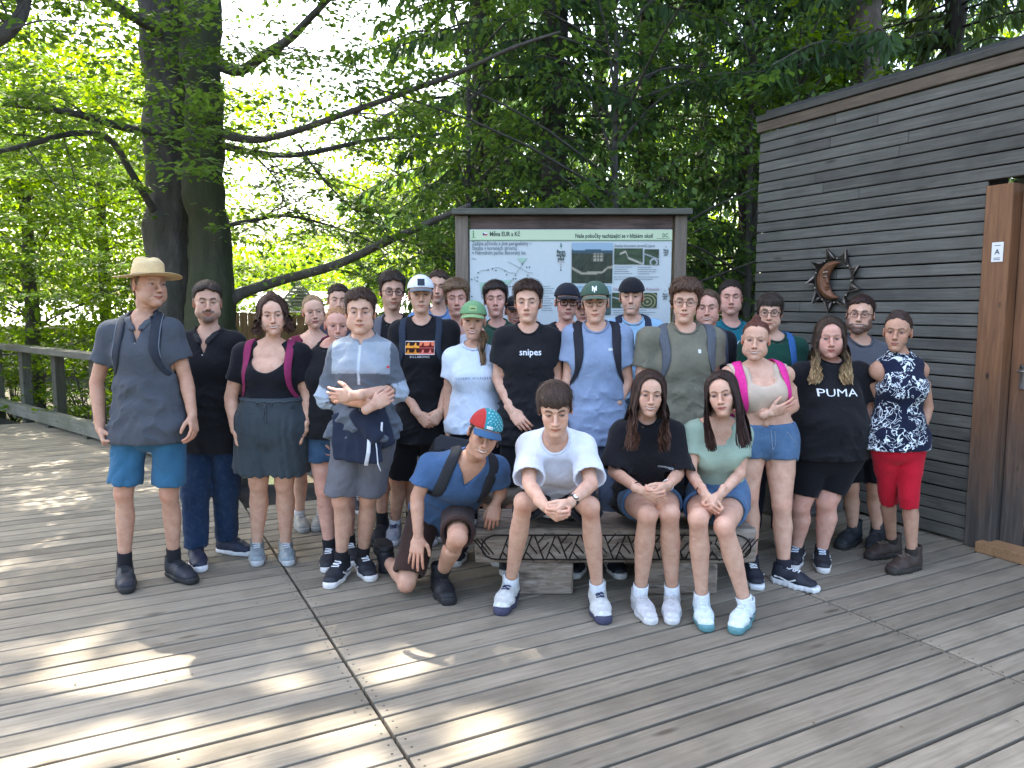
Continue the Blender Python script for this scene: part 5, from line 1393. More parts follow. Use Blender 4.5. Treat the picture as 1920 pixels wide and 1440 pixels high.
    def sm(seed, kind):
        def fn(a, b):
            P = np.stack([a * 3, b * 3, 0 * a], -1); n1 = wnoise(P, 3.0, seed); C = np.array((.03, .055, .02)) * (1 + .9 * n1[:, None])
            if kind == 0: y = np.interp(a, [.2, .4, .5, 1], [.35, .2, .62, .98]); C[(np.abs(b - y) < .07) & (a > .2)] = (.42, .38, .30)
            if kind == 1: r = np.hypot(a - .65, b - .85); C[np.abs(r - .22) < .05] = (.4, .42, .42); C[np.abs(b - .3 - .35 * a) < .04] = (.35, .36, .36)
            if kind == 2: r = np.hypot(a - .45, b - .6); C[(np.sin(r * 32) > .45)] = (.30, .26, .12)
            return np.clip(C, 0, 1)
        return fn
    photo(1071, 456, 1147, 531, big); photo(1150, 466.5, 1203, 496, sm(4, 0)); photo(1206, 468, 1233, 497, sm(5, 1), 20, 20)
    photo(1147, 549, 1190, 577, sm(6, 1)); photo(1198, 549, 1231, 577, sm(7, 2)); photo(1071, 536, 1145, 590, lambda a, b: np.where((b < .3)[:, None], (.30, .45, .52), np.array((.05, .09, .08))) * (1 + .3 * wnoise(np.stack([a, b, a * 0], -1), 6, 8))[:, None])
build_board()
# ------------------------------------------------------------------ carved log bench
def build_bench():
    Y0 = 4.10; xa, xb = -.22, 1.385; root = empty('log_bench', ((xa + xb) / 2, Y0 + .25, 0), label='weathered half log bench with carved herringbone front where four people sit', category='bench')
    o0 = V3(root.location); m_, nt, b, out = new_mat('old_log'); v = coords(nt, 'Object', (1.2, 9, 9)); n1 = noise(nt, v, 3, 9, .68, dist=1.2); n2 = noise(nt, coords(nt, 'Object', (3, 8, 8)), 2.0, 5)
    c = ramp(nt, n1, [(.3, (.13, .095, .065)), (.5, (.28, .22, .165)), (.72, (.42, .37, .31))]); c = mixc(nt, c, (.045, .032, .024), ramp(nt, n2, [(.52, (0, 0, 0)), (.68, (.8, .8, .8))]))
    nt.links.new(c, b.inputs['Base Color']); b.inputs['Roughness'].default_value = .85; bump(nt, b, n1, .7, .012)
    f = Field(); cx = (xa + xb) / 2
    def slab(X, Y, Z):
        dx = np.abs(X - cx) - (xb - xa) / 2 + .012; yy = Y - (Y0 + .235); dy = np.abs(yy) - .235 + .02 * 0; bow = .02 * ((Z - .285) / .1) ** 2
        d = np.maximum(np.maximum(dx, dy + bow), np.abs(Z - .284) - .101); return d
    f.u((slab, V3((xa, Y0 - .02, .17)), V3((xb, Y0 + .50, .40))), .004)
    f.build(.012, disp=lambda P: -.006 * wnoise(P, (6, 14, 14), 5) + .004 * np.abs(wnoise(P, (3, 30, 30), 6)))
    V, Q, T = f.mesh(); obj('seat_slab', make_mesh('seat_slab', V - o0, Q), m_, root)
    g = MB(); yv = Y0 - .012; gr = plain('dark_carving', (.018, .013, .010), .9)  # carving drawn as plain dark lines on the slab front
    def line(pts, r=.0045): g.tube([V3((px, yv + .006 + .02 * ((pz - .285) / .1) ** 2, pz)) - o0 for px, pz in pts], r, 5)
    L, Rr, zt, zb = xa + .05, xb - .05, .352, .212
    arc = lambda cx_, s: [(cx_ + s * .085 * math.cos(a), .282 + .07 * math.sin(a)) for a in np.linspace(-math.pi / 2, math.pi / 2, 9)]
    line([(L + .07, zt), (Rr - .07, zt)]); line([(L + .07, zb), (Rr - .07, zb)]); line(arc(L + .085, -1)); line(arc(Rr - .085, 1))
    k = 0; xx = L + .10
    while xx < Rr - .15:
        w = .105; line([(xx, zb), (xx + w * .5, zt)] if k % 2 == 0 else [(xx, zt), (xx + w * .5, zb)])
        for q in (.33, .66):
            if k % 2 == 0: line([(xx + w * .5 * q, zb + (zt - zb) * q), (xx + w * .5 * q + .045, zb + (zt - zb) * q - .055)], .0038)
            else: line([(xx + w * .5 * q, zt - (zt - zb) * q), (xx + w * .5 * q + .045, zt - (zt - zb) * q + .055)], .0038)
        xx += w * .62; k += 1
    for s, cx_ in ((-1, L + .03), (1, Rr - .03)):
        for q in (-.045, -.01, .03): line([(cx_ - .02 * s + q * .6, zb + .03), (cx_ + .02 * s + q * .6 + .03 * s, zt - .02)], .0038)
    obj('carving', g.mesh('carving', True), gr, root)
    for (x0, x1) in ((.0, .345), (.76, 1.16)):
        b_ = MB(); b_.box(V3(((x0 + x1) / 2, Y0 + .20, .0925)) - o0, (x1 - x0, .36, .185), None, .01); obj('support_block', b_.mesh('support_block'), m_, root)
    # rough log lying along the back of the seat
    f = Field(); zz = .50
    f.u(seg((-.15, Y0 + .52, .49), (.55, Y0 + .55, .48), .095, .12), .05); f.u(seg((.55, Y0 + .55, .48), (1.05, Y0 + .56, .47), .12, .09), .05); f.u(seg((.1, Y0 + .50, .55), (.0, Y0 + .47, .62), .05, .03), .04)
    f.build(.013, disp=lambda P: -.02 * np.abs(wnoise(P, (9, 20, 20), 5)) - .008 * wnoise(P, 60, 8))
    V, Q, T = f.mesh(); c0 = V3((.4, Y0 + .55, .2)); o = obj('driftwood_log', make_mesh('driftwood_log', V - c0, Q), m_, None, c0, label='rough grey driftwood log lying behind the bench seat', category='log')
    b_ = MB(); 
    for px in (.0, .9): b_.box(V3((px, Y0 + .56, .2)) - c0, (.12, .16, .42), None, .01)
    obj('support_block', b_.mesh('support_block'), m_, o, kind='stuff')
build_bench()
# ------------------------------------------------------------------ railings
M_rail = wood_mat('rail_wood', (.12, .115, .095), (.22, .21, .175), (1, 18, 18), rand=5, green=(.10, .12, .06))
M_post = wood_mat('post_wood', (.07, .068, .055), (.14, .135, .11), (18, 18, 1), rand=5, green=(.06, .075, .035))
def railing(label, A, B, posts, h=1.05, z0=0.0, mid=False, group=None):
    A, B = V3(A), V3(B); d = nrm(B - A); L = np.linalg.norm(B - A); Rr = np.stack([d, np.cross((0, 0, 1.), d), V3((0, 0, 1))], 1)
    root = empty('wooden_railing', A, label=label, category='railing', group=group)
    m = MB(); m.box((0, 0, 0), (L, .17, .08), None, .006); o = obj('handrail', m.mesh('handrail'), M_rail, root); o.matrix_local = rotm(Rr, tuple((B - A) / 2 + V3((0, 0, h))))
    m = MB(); m.box((0, 0, 0), (L, .11, .17), None, .006); o = obj('kerb_beam', m.mesh('kerb_beam'), M_rail, root); o.matrix_local = rotm(Rr, tuple((B - A) / 2 + V3((0, 0, .12))))
    pm = MB(); pm.box((0, 0, 0), (.16, .12, h + .21), None, .006); pme = pm.mesh('post'); b_ = MB(); b_.box((0, 0, 0), (.12, .12, .035)); bme = b_.mesh('spacer')
    for t in posts:
        o = obj('post', pme, M_post, root); o.matrix_local = rotm(Rr, tuple(d * t + np.cross((0, 0, 1.), d) * .118 + V3((0, 0, (h + .21) / 2 - .25))))
        o = obj('spacer', bme, M_post, root); o.matrix_local = rotm(Rr, tuple(d * t + V3((0, 0, .017))))
    if mid:
        m = MB(); m.box((0, 0, 0), (L, .03, .12), None, .004); me = m.mesh('rail_board')
        for zz in (.38, .66): o = obj('rail_board', me, M_rail, root); o.matrix_local = rotm(Rr, tuple((B - A) / 2 + V3((0, 0, zz))))
    return root
pL = on(-260, 745, .0); pM = on(176, 822, .0)
dR = nrm(pM - pL); r0, r1 = on(-150, 728), on(425, 896); dR = nrm(r1 - r0)
def tpx(px):
    f = lambda t: 960 + F_PX * (r0 + dR * t)[0] / ((r0 + dR * t)[1] * math.cos(PITCH) + (CAM_H) * math.sin(PITCH)) ; lo, hi = 0., float(np.linalg.norm(r1 - r0))
    for _ in range(40):
        m_ = (lo + hi) / 2
        if f(m_) < px: lo = m_
        else: hi = m_
    return lo
Ltot = float(np.linalg.norm(r1 - r0)); tp = [tpx(36), tpx(97)]; dt = tp[0] - tp[1]
railing('grey wooden railing with square posts along the left edge of the deck', r0, r1, [t for t in [tp[1] + k * dt for k in range(-12, 12)] if 0 < t < Ltot], h=1.02)
qA = r1
railing('grey wooden railing crossing behind the legs of the group', qA + V3((.08, .05, 0)), V3((-.75, 6.95, 0)), [.08, .9, 1.75], h=1.0)
# ------------------------------------------------------------------ vegetation
RS = np.random.RandomState(11)
def leaf_quads(P, D, Nn, ln, wd):
    """P base, D axis, Nn normal (n,3); ln, wd (n,)"""
    U = nrm_rows(np.cross(D, Nn)); n = len(P); ln = ln[:, None]; wd = wd[:, None]
    V = np.stack([P, P + D * ln * .45 + U * wd / 2, P + D * ln - Nn * ln * .12, P + D * ln * .45 - U * wd / 2], 1).reshape(-1, 3)
    Q = np.arange(n * 4).reshape(n, 4); return V, Q
def leaf_obj(name, parts, mat, parent=None, loc=(0, 0, 0), **props):
    V = np.vstack([p[0] for p in parts]); off = 0; Qs = []
    for p in parts: Qs.append(p[1] + off); off += len(p[0])
    n = len(V) // 4; c = np.repeat(np.clip(RS.beta(2, 2, n) + np.concatenate([np.full(len(p[0]) // 4, p[2]) for p in parts]), 0, 1), 4)
    col = np.stack([c, c, c], -1); return obj(name, make_mesh(name, V - V3(loc), np.vstack(Qs), col=col, smooth=False), mat, parent, None, **props)
def sprays(C, npl, R, size=.07, flat=.16, tilt=.35, droop=.10, tone=0.0):
    """flat layered beech sprays round centres C"""
    C = np.asarray(C, float); n = len(C); h = RS.uniform(0, 6.28, n)
    tl = RS.normal(0, tilt * .35, (n, 2))
    k = np.repeat(np.arange(n), npl); m = len(k)
    Rr = np.broadcast_to(np.asarray(R, float), (n,))[k]
    a = h[k] + RS.normal(0, .7, m); r = np.sqrt(RS.rand(m)) * Rr
    x, y = np.cos(a) * r, np.sin(a) * r; x -= np.cos(h[k]) * Rr * .5; y -= np.sin(h[k]) * Rr * .5
    z = tl[k, 0] * x + tl[k, 1] * y - droop * r ** 2 / Rr + RS.normal(0, flat * .25, m) * Rr * .6
    P = C[k] + np.stack([x, y, z], -1)
    a2 = a + RS.normal(0, .8, m); D = np.stack([np.cos(a2), np.sin(a2), RS.normal(-.15, .25, m)], -1); D = nrm_rows(D)
    Nn = nrm_rows(np.stack([RS.normal(0, tilt, m), RS.normal(0, tilt, m), np.ones(m)], -1)); Nn = nrm_rows(Nn - D * (Nn * D).sum(1)[:, None])
    s = size * RS.uniform(.7, 1.25, m)
    V, Q = leaf_quads(P, D, Nn, s, s * .62); return V, Q, tone
def blobs(C, npl, R, size=.09, tone=0.0, tilt=1.0):
    C = np.asarray(C, float); n = len(C); k = np.repeat(np.arange(n), npl); m = len(k)
    d = RS.normal(0, 1, (m, 3)); d = nrm_rows(d) * (RS.rand(m, 1) ** .5)
    P = C[k] + d * (np.broadcast_to(np.asarray(R, float), (n,))[k])[:, None] * np.array([1, 1, .7])
    D = nrm_rows(RS.normal(0, 1, (m, 3)) + np.array([0, 0, -.4])); Nn = nrm_rows(RS.normal(0, tilt * .6, (m, 3)) + np.array([0, 0, 1.])); Nn = nrm_rows(Nn - D * (Nn * D).sum(1)[:, None])
    s = size * RS.uniform(.7, 1.3, m); V, Q = leaf_quads(P, D, Nn, s, s * .62); return V, Q, tone
beech = leaf_mat('beech_leaf', (.050, .105, .024), (.115, .19, .042), .52)
bright = leaf_mat('sunlit_leaf', (.055, .115, .014), (.140, .210, .030), .55)  # leaf colour made lighter and yellower to carry the sunlight
needle = leaf_mat('spruce_needle', (.032, .068, .026), (.075, .135, .044), .38, .6)
shade = leaf_mat('canopy_leaf', (.030, .070, .014), (.060, .110, .022), .30)
def bark(name, c1, c2, moss=None, ms=.5):
    m, nt, b, out = new_mat(name); v = coords(nt, 'Object', (1, 1, .28)); n1 = noise(nt, v, 9, 9, .7, dist=.6); n2 = noise(nt, coords(nt, 'Object'), 1.6, 5)
    c = ramp(nt, n1, [(.3, c1), (.7, c2)])
    if moss: c = mixc(nt, c, moss, ramp(nt, n2, [(.5 - ms * .4, (0, 0, 0)), (.75 - ms * .3, (.85, .85, .85))]))
    nt.links.new(c, b.inputs['Base Color']); b.inputs['Roughness'].default_value = .92; bump(nt, b, n1, 1.0, .05); return m
bk_dark = bark('beech_bark', (.040, .035, .030), (.12, .105, .09), (.05, .055, .03), .1); bk_moss = bark('mossy_bark', (.030, .028, .018), (.085, .08, .058), (.042, .050, .018), .75)
bk_spr = bark('spruce_bark', (.075, .058, .045), (.20, .165, .135)); bk_dk2 = bark('dark_spruce_bark', (.03, .025, .02), (.085, .07, .056))
def wood_tube(name, pts, r, mat, parent, org, n=14, sm=30, sides=12):
    big = max(r) > .12
    if big: sm, sides = 90, 30
    P = smooth_path(pts, sm); rr = np.interp(np.linspace(0, 1, sm), np.linspace(0, 1, len(r)), r)
    P = P + .35 * rr[:, None] * np.stack([wnoise(P, 1.3, 1), wnoise(P, 1.3, 2), 0 * rr], -1)
    m = MB(); m.tube(P - V3(org), rr, sides)
    if big:
        W_ = m.V[0]; k = min(len(W_), sm * sides); ax = np.repeat(P - V3(org), sides, axis=0); d = nrm_rows(W_[:k] - ax[:k]); W_[:k] += d * (.030 * rr.max() / .25 * (wnoise(W_[:k], (5, 5, 1.3), 3) + .7 * np.abs(wnoise(W_[:k], (16, 16, 3), 4)) - .4 * np.abs(wnoise(W_[:k], 34, 5))))[:, None]
    o = obj(name, m.mesh(name, True), mat, parent); return P
def twigs(P, mb, n, ln=(.4, 1.1), r=.010, org=(0, 0, 0), up=.1):
    """side twigs from a limb path; returns tip points for leaf sprays"""
    out = []
    for _ in range(n):
        i = RS.randint(max(1, len(P) // 6), len(P) - 1); p = P[i]; d = nrm(P[i] - P[i - 1]); s = nrm(np.cross(d, RS.normal(0, 1, 3)) * np.array([1, 1, .35]) + d * .6 + V3((0, 0, up * RS.normal())))
        L = RS.uniform(*ln); q = [p, p + s * L * .5 + V3((0, 0, .04 * RS.normal())), p + s * L + V3((0, 0, -.10 * L + .05 * RS.normal()))]
        mb.tube(smooth_path(q, 6) - V3(org), np.linspace(r, r * .3, 6), 5, cap=False)
        for t in (.45, .75, 1.0): out.append(q[0] + (q[2] - q[0]) * t + RS.normal(0, .06, 3))
    return out
# ---- twin-stemmed beech on the left
def build_beech():
    Y = 9.0; org = V3((at(350, 620, Y)[0], Y, -.5)); root = empty('beech_tree', org, label='old twin-stemmed beech with one dark and one mossy trunk behind the railing', category='tree')
    g = lambda px, py, dy=0: at(px, py, Y + dy)
    b1 = g(322, 700); b1[2] = -.5; b2 = g(392, 700); b2[2] = -.5
    wood_tube('trunk', [b1, g(318, 560, .2), g(318, 400, .25), g(316, 250, .3), g(310, 100, .3), g(303, -60, .3), g(295, -300, .4)], [.36, .27, .25, .25, .25, .24, .20], bk_dark, root, org, sides=18)
    wood_tube('trunk', [b2, g(396, 570), g(389, 450), g(386, 300), g(383, 150), g(378, 0), g(370, -200)], [.38, .27, .215, .205, .20, .19, .17], bk_moss, root, org, sides=18)
    limbs = [  # (points, radii)
        ([g(415, 575), g(450, 552), g(520, 528), g(620, 500, -.5), g(720, 455, -1.0), g(800, 420, -1.4), g(880, 385, -1.8)], [.12, .07, .058, .05, .042, .034, .022]),
        ([g(410, 118), g(450, 133), g(500, 100, -.3), g(545, 70, -.5), g(590, 25, -.8), g(640, -30, -1)], [.09, .06, .052, .045, .036, .026]),
        ([g(410, 248), g(470, 262, -.2), g(540, 250, -.6), g(640, 215, -1.0), g(740, 180, -1.3), g(850, 140, -1.6), g(960, 90, -1.9), g(1050, 60, -2.1)], [.07, .042, .036, .032, .028, .024, .018, .012]),
        ([g(410, 270), g(470, 285, .2), g(560, 290, .4), g(700, 262, .3), g(850, 250, .2)], [.05, .04, .034, .026, .016]),
        ([g(320, 250), g(240, 240, -.5), g(150, 215, -1.0), g(60, 200, -1.5), g(-40, 190, -2)], [.06, .045, .035, .03, .02]),
        ([g(290, 395), g(250, 330, -.3), g(205, 262, -.6), g(140, 250, -1), g(60, 270, -1.4), g(-30, 290, -1.8)], [.045, .04, .035, .03, .026, .02]),
        ([g(415, 425), g(480, 412, .3), g(540, 405, .5), g(640, 430, .6), g(720, 465, .5)], [.032, .026, .02, .014, .01]),
        ([g(300, 60), g(230, 20, -.6), g(150, -30, -1)], [.07, .05, .04]),
        ([g(-60, 100, -2.6), g(10, 60, -2.6), g(45, 20, -2.5), g(50, -30, -2.4)], [.08, .06, .05, .04]),
        ([g(560, 270, -.4), g(600, 330, -.3), g(660, 390, 0), g(700, 420, .2)], [.014, .012, .009, .006]),
        ([g(470, 285), g(520, 340, .2), g(540, 400, .3)], [.012, .009, .006]),
    ]
    m = MB(); tips = []
    for pts, r in limbs:
        P = wood_tube('limb', pts, r, bk_dark, root, org, sides=9); tips += twigs(P, m, 9, (.35, 1.0), .011, org)
    obj('twigs', m.mesh('twigs', True), bk_dark, root, kind='stuff')
    tips = np.array(tips); keep = RS.rand(len(tips)) < .9; parts = [sprays(tips[keep], 24, .34, .078)]
    def vol(px0, px1, py0, py1, y0, y1, n):
        C = [at(RS.uniform(px0, px1), RS.uniform(py0, py1), RS.uniform(y0, y1)) for _ in range(n)]; return np.array(C)
    parts += [sprays(vol(-200, 430, -60, 330, 6.6, 10.5, 190), 30, .44, .084), sprays(vol(420, 900, -120, 130, 6.6, 10.0, 70), 26, .40, .078),
              sprays(vol(420, 860, 150, 330, 7.0, 10.5, 42), 24, .42, .076), sprays(vol(430, 880, 350, 465, 8.0, 11.0, 50), 28, .42, .078), sprays(vol(-100, 280, 300, 560, 8.0, 11.5, 80), 28, .45, .08),
              sprays(vol(300, 430, 60, 130, 8.0, 8.6, 7), 40, .3, .06), sprays(vol(330, 420, 180, 270, 8.0, 8.5, 7), 40, .3, .06)]
    leaf_obj('crown', parts, beech, root, org, kind='stuff')
    # sapling sprays just right of the trunk and at the left edge
    return root
build_beech()
def leafy_tree(px, Y, topz, label, trunk_r=.14, mat=None, n=60, R=.75, npl=110, size=.09, spread=1.8, z0=1.0, bk=None, lean=0, group=None, name='broadleaf_tree', gz=-.5):
    base = at(px, 600, Y); base[2] = gz; root = empty(name, base, label=label, category='tree', group=group); H = topz - gz
    wood_tube('trunk', [base, base + V3((lean * .3, 0, H * .4)), base + V3((lean, .1, H * .9))], [trunk_r, trunk_r * .75, trunk_r * .3], bk or bk_dark, root, base)
    t = RS.rand(n); C = np.stack([base[0] + lean * .5 + RS.normal(0, spread * .5, n), base[1] + RS.normal(0, spread * .45, n), z0 + (topz - z0) * t], -1)
    m = MB()
    for c in C[:26]:
        zz = max(gz + .6, c[2] - RS.uniform(.3, 1.2)); a = base + V3((lean * (zz - gz) / H, 0, zz - gz)); m.tube(smooth_path([a, (a + c) / 2 + V3((0, 0, .15)), c], 6) - base, np.linspace(.022, .006, 6), 5, cap=False)
    obj('limbs', m.mesh('limbs', True), bk or bk_dark, root, kind='stuff')
    h = n // 2; leaf_obj('crown', [sprays(C[:h], npl, R, size, .3, .55, .12, RS.uniform(-.1, .1)), blobs(C[h:], npl, R, size, RS.uniform(-.1, .1))], mat or beech, root, base, kind='stuff')
    return root
def spruce(px, Y, topz, label, r=.17, z0=.3, nb=95, L=2.6, bk=None, x=None, group=None, gz=-.5, dens=1.0, mat=None):
    base = at(px, 600, Y) if x is None else V3((x, Y, 0)); base[2] = gz; root = empty('spruce_tree', base, label=label, category='tree', group=group)
    wood_tube('trunk', [base, base + V3((0, 0, (topz - gz) * .5)), base + V3((.05, 0, topz - gz))], [r * 1.15, r * .9, r * .45], bk or bk_dk2, root, base)
    m = MB(); P, D, Ln = [], [], []
    for i in range(nb):
        z = z0 + (topz - z0) * RS.rand(); a = RS.uniform(0, 6.28); l = L * RS.uniform(.45, 1.0) * (1 - .35 * (z / topz) ** 2)
        d = V3((math.cos(a), math.sin(a), 0)); p0 = V3((base[0], base[1], z)); q = smooth_path([p0, p0 + d * l * .5 + V3((0, 0, -.05 * l)), p0 + d * l + V3((0, 0, -.28 * l))], 9)
        m.tube(q - base, np.linspace(.022, .006, 9), 4, cap=False)
        k = int(38 * l * dens); t = RS.rand(k) ** .8; pos = np.stack([np.interp(t, np.linspace(0, 1, 9), q[:, j]) for j in range(3)], -1)
        side = np.cross(d, (0, 0, 1.)); sl = RS.normal(0, 1, k)
        pos2 = pos + side * (sl * .16 * l * (1.1 - t) * .5)[:, None]
        dd = nrm_rows(side * (sl * .35)[:, None] + d * RS.uniform(0, .5, k)[:, None] + np.array([0, 0, -1.]) * RS.uniform(.25, 1.1, k)[:, None] + RS.normal(0, .12, (k, 3)))
        P.append(pos2); D.append(dd); Ln.append(RS.uniform(.14, .34, k))
    obj('limbs', m.mesh('limbs', True), bk or bk_dk2, root, kind='stuff')
    P = np.vstack(P); D = np.vstack(D); Ln = np.concatenate(Ln); Nn = nrm_rows(np.cross(D, RS.normal(0, 1, P.shape)))
    V, Q = leaf_quads(P, D, Nn, Ln, Ln * .22 + .012); leaf_obj('crown', [(V, Q, RS.uniform(-.12, .12))], mat or needle, root, base, kind='stuff')
grp = 'spruces of the wood behind the information board'
spruce(1037, 10.5, 12, 'tall spruce whose trunk rises right above the middle of the information board', .17, 1.8, 120, 2.6)
spruce(1205, 12.5, 13, 'spruce standing right of the central spruce, above the right half of the information board', .15, .6, 120, 2.9, group=grp)
spruce(905, 12.0, 11, 'dense spruce left of the information board with low drooping boughs', .15, .3, 150, 2.3, group=grp)
spruce(1395, 11.5, 12, 'spruce rising just left of the hut roof corner', .14, .5, 120, 2.3, group=grp)
spruce(1600, 9.6, 12, 'pale straight spruce trunk rising behind the hut roof', .19, 4.4, 60, 2.6, bk_spr)
spruce(1490, 12.5, 13, 'spruce seen over the left part of the hut roof', .13, 2.2, 90, 2.6, group=grp)
spruce(1760, 11.0, 12, 'spruce with hanging light green boughs above the right part of the hut roof', .14, 3.2, 110, 3.0, group=grp, mat=leaf_mat('light_needle', (.04, .075, .02), (.09, .14, .035), .3, .6))
spruce(1900, 14.0, 13, 'spruce above the right end of the hut roof', .15, 3.0, 110, 3.0, group=grp)
spruce(1120, 17.0, 15, 'slim spruce further back between the two spruces over the board', .15, .2, 110, 2.8, group=grp)
spruce(960, 18.0, 15, 'spruce deep in the wood above the left edge of the board', .15, .2, 110, 2.8, group=grp)
spruce(1310, 18.5, 15, 'slim spruce deep in the wood above the right board post', .15, .2, 120, 2.8, group=grp)
spruce(1560, 19, 16, 'spruce in the back row seen left of the pale trunk over the hut', .15, .5, 110, 3.0, group=grp)
spruce(1700, 17, 16, 'spruce in the back row seen right of the pale trunk over the hut', .15, .5, 110, 3.0, group=grp)
gb = 'broadleaf trees round the square'
leafy_tree(1150, 9.2, 5.6, 'young beech spreading dark layered sprays over the information board', .07, beech, 130, .55, 56, .082, 2.4, 2.3, group=gb)
leafy_tree(880, 9.8, 5.8, 'young beech with layered sprays beside the left board post', .06, beech, 90, .55, 56, .082, 1.7, 1.6, group=gb)
leafy_tree(1400, 9.6, 5.4, 'young beech filling the gap between board and hut', .06, beech, 90, .5, 56, .080, 1.3, .3, group=gb)
leafy_tree(1480, 9.0, 4.9, 'small bright-leaved beech peeking over the left end of the hut roof', .05, bright, 26, .45, 60, .075, 1.0, 3.3, group=gb)
leafy_tree(60, 14.0, 6.2, 'sunlit broadleaf tree at the far left edge beyond the railing', .15, bright, 150, 1.0, 130, .11, 3.4, .6, group=gb)
leafy_tree(200, 16.5, 7.2, 'sunlit broadleaf tree seen between the left edge and the twin beech', .15, bright, 160, 1.1, 130, .12, 3.4, .6, group=gb)
leafy_tree(-160, 12, 6.6, 'yellow green tree reaching in from the left edge of the picture', .14, bright, 90, 1.0, 120, .10, 2.8, .8, group=gb)
leafy_tree(500, 24.0, 3.2, 'bright low tree behind the white roofs right of the twin beech', .12, bright, 40, .9, 110, .13, 3.4, 1.6, group=gb)
leafy_tree(800, 16.0, 5.2, 'bright leafy tree between the white roofs and the dense spruce', .12, bright, 80, .85, 110, .11, 2.2, 2.5, group=gb)
leafy_tree(310, 20, 7.5, 'pale sunlit tree directly behind the twin beech trunks', .15, bright, 90, 1.1, 110, .13, 3.0, .8, group=gb)
leafy_tree(690, 26, 6.4, 'light green round tree far beyond the white roofs', .2, bright, 34, 1.2, 110, .18, 3.0, 1.5, group=gb)
# far wood
def far_wood():
    C = []; 
    for _ in range(560):
        a = math.radians(RS.uniform(-62, 55)); r = RS.uniform(34, 60); t = math.degrees(a)
        if -23 < t < -9: zt = RS.uniform(0, 4.0)
        else: zt = RS.uniform(0, 15)
        C.append((math.sin(a) * r, math.cos(a) * r, zt))
    V, Q, t_ = blobs(C, 190, 2.2, .34); leaf_obj('far_forest', [(V, Q, 0.0)], bright, None, kind='stuff')
far_wood()
# undergrowth behind the railings
def shrubs():
    specs = [(20, 12.8, 'broad leafy bush behind the railing at the left edge'), (120, 11.6, 'leafy bush between the two left railing posts'), (165, 10.9, 'bush whose bright leaves touch the railing beside the man in the straw hat'), (-80, 14.0, 'bush beyond the far end of the left railing'),
             (250, 10.5, 'dark bush at the foot of the twin beech'), (700, 9.6, 'bush behind the crossing railing left of the board'), (440, 10.8, 'small bush right of the twin beech foot'), (1330, 8.6, 'dark bush in the gap between the board and the hut'), (1410, 7.6, 'bush growing at the left corner of the hut'), (840, 8.2, 'bush at the left post of the information board')]
    for px, Y, lb in specs:
        c = at(px, 700, Y); c[2] = -.4; n = 16; C = c + np.stack([RS.normal(0, .55, n), RS.normal(0, .35, n), RS.uniform(.1, 1.35 if px < 400 else 1.5, n)], -1)
        m = MB()
        for q in C: m.tube(smooth_path([V3((0, 0, 0)), (q - c) * .5 + V3((0, 0, .1)), q - c], 5), np.linspace(.014, .004, 5), 4, cap=False)
        root = empty('bush', c, label=lb, category='bush', group='bushes beyond the deck railings'); obj('stems', m.mesh('stems', True), bk_dark, root, kind='stuff')
        leaf_obj('leaves', [sprays(C, 90, .42, .075, .5, .7)], bright if px < 300 else beech, root, c, kind='stuff')
shrubs()
# ---- unseen canopy added overhead, leaves placed to shape shade and sun on the deck
def canopy():
    base = V3((-9.5, 5.5, -.5)); root = empty('beech_tree', base, label='unseen tree added outside the left edge, crown shaped to shade the deck', category='tree')
    wood_tube('trunk', [base, base + V3((.2, .1, 5)), base + V3((.6, .2, 11))], [.5, .4, .2], bk_dark, root, base)
    for a, b in (((-9.3, 5.6, 5), (-2, 9, 10.8)), ((-9.2, 5.6, 6), (0, 5, 11)), ((-9, 5.6, 7), (-4, 12, 11.5)), ((-9, 5.6, 6.5), (-4, 0, 11)), ((-2, 9, 10.8), (5, 9, 11.2)), ((0, 5, 11), (6, 3, 11.5))):
        wood_tube('limb', [a, (V3(a) + V3(b)) / 2 + V3((0, 0, .4)), b], [.18, .12, .05], bk_dark, root, base)
    n = 240000; gx = RS.uniform(-11, 9, n); gy = RS.uniform(-1.5, 9.3, n); G = np.stack([gx, gy, 0 * gx], -1)
    nz = .8 * wnoise(G, 2.6, 31, 6) + .9 * wnoise(G, 5.6, 32, 5)
    sunny = np.clip(sstep(-gx, -.6, .9) * sstep(gy, 1.6, 2.2) * .97 + .55 * np.exp(-((gx + .15) / .75) ** 2 - ((gy - 2.75) / .55) ** 2) + .35 * np.exp(-((gx - .55) / .3) ** 2 - ((gy - 3.35) / .35) ** 2), 0, 1)
    behind = np.exp(-((gx - .8) / 3.6) ** 6) * np.exp(-((gy - 5.0) / 1.3) ** 4); sunny *= (1 - .75 * behind)
    sunny *= 1 - .12 * sstep(gy, 5.2, 7.5); thr = -2.2 + sunny * 2.52                   # foliage where noise exceeds the threshold
    keep = (nz > thr) & (RS.rand(n) < np.where(sunny < .12, .55, .8)); G = G[keep]; n = len(G)
    zc = RS.uniform(10.5, 12.0, n); P = G + SUND[None] * (zc / SUND[2])[:, None]
    a = RS.uniform(0, 6.28, n); D = nrm_rows(np.stack([np.cos(a), np.sin(a), RS.normal(-.1, .2, n)], -1)); Nn = nrm_rows(np.stack([RS.normal(0, .3, n), RS.normal(0, .3, n), np.ones(n)], -1)); Nn = nrm_rows(Nn - D * (Nn * D).sum(1)[:, None])
    s = RS.uniform(.09, .15, n) * np.where(sunny[keep] < .12, 1.75, 1.0); V, Q = leaf_quads(P, D, Nn, s, s * .72); leaf_obj('crown', [(V, Q, 0.0)], shade, root, base, kind='stuff')
canopy()
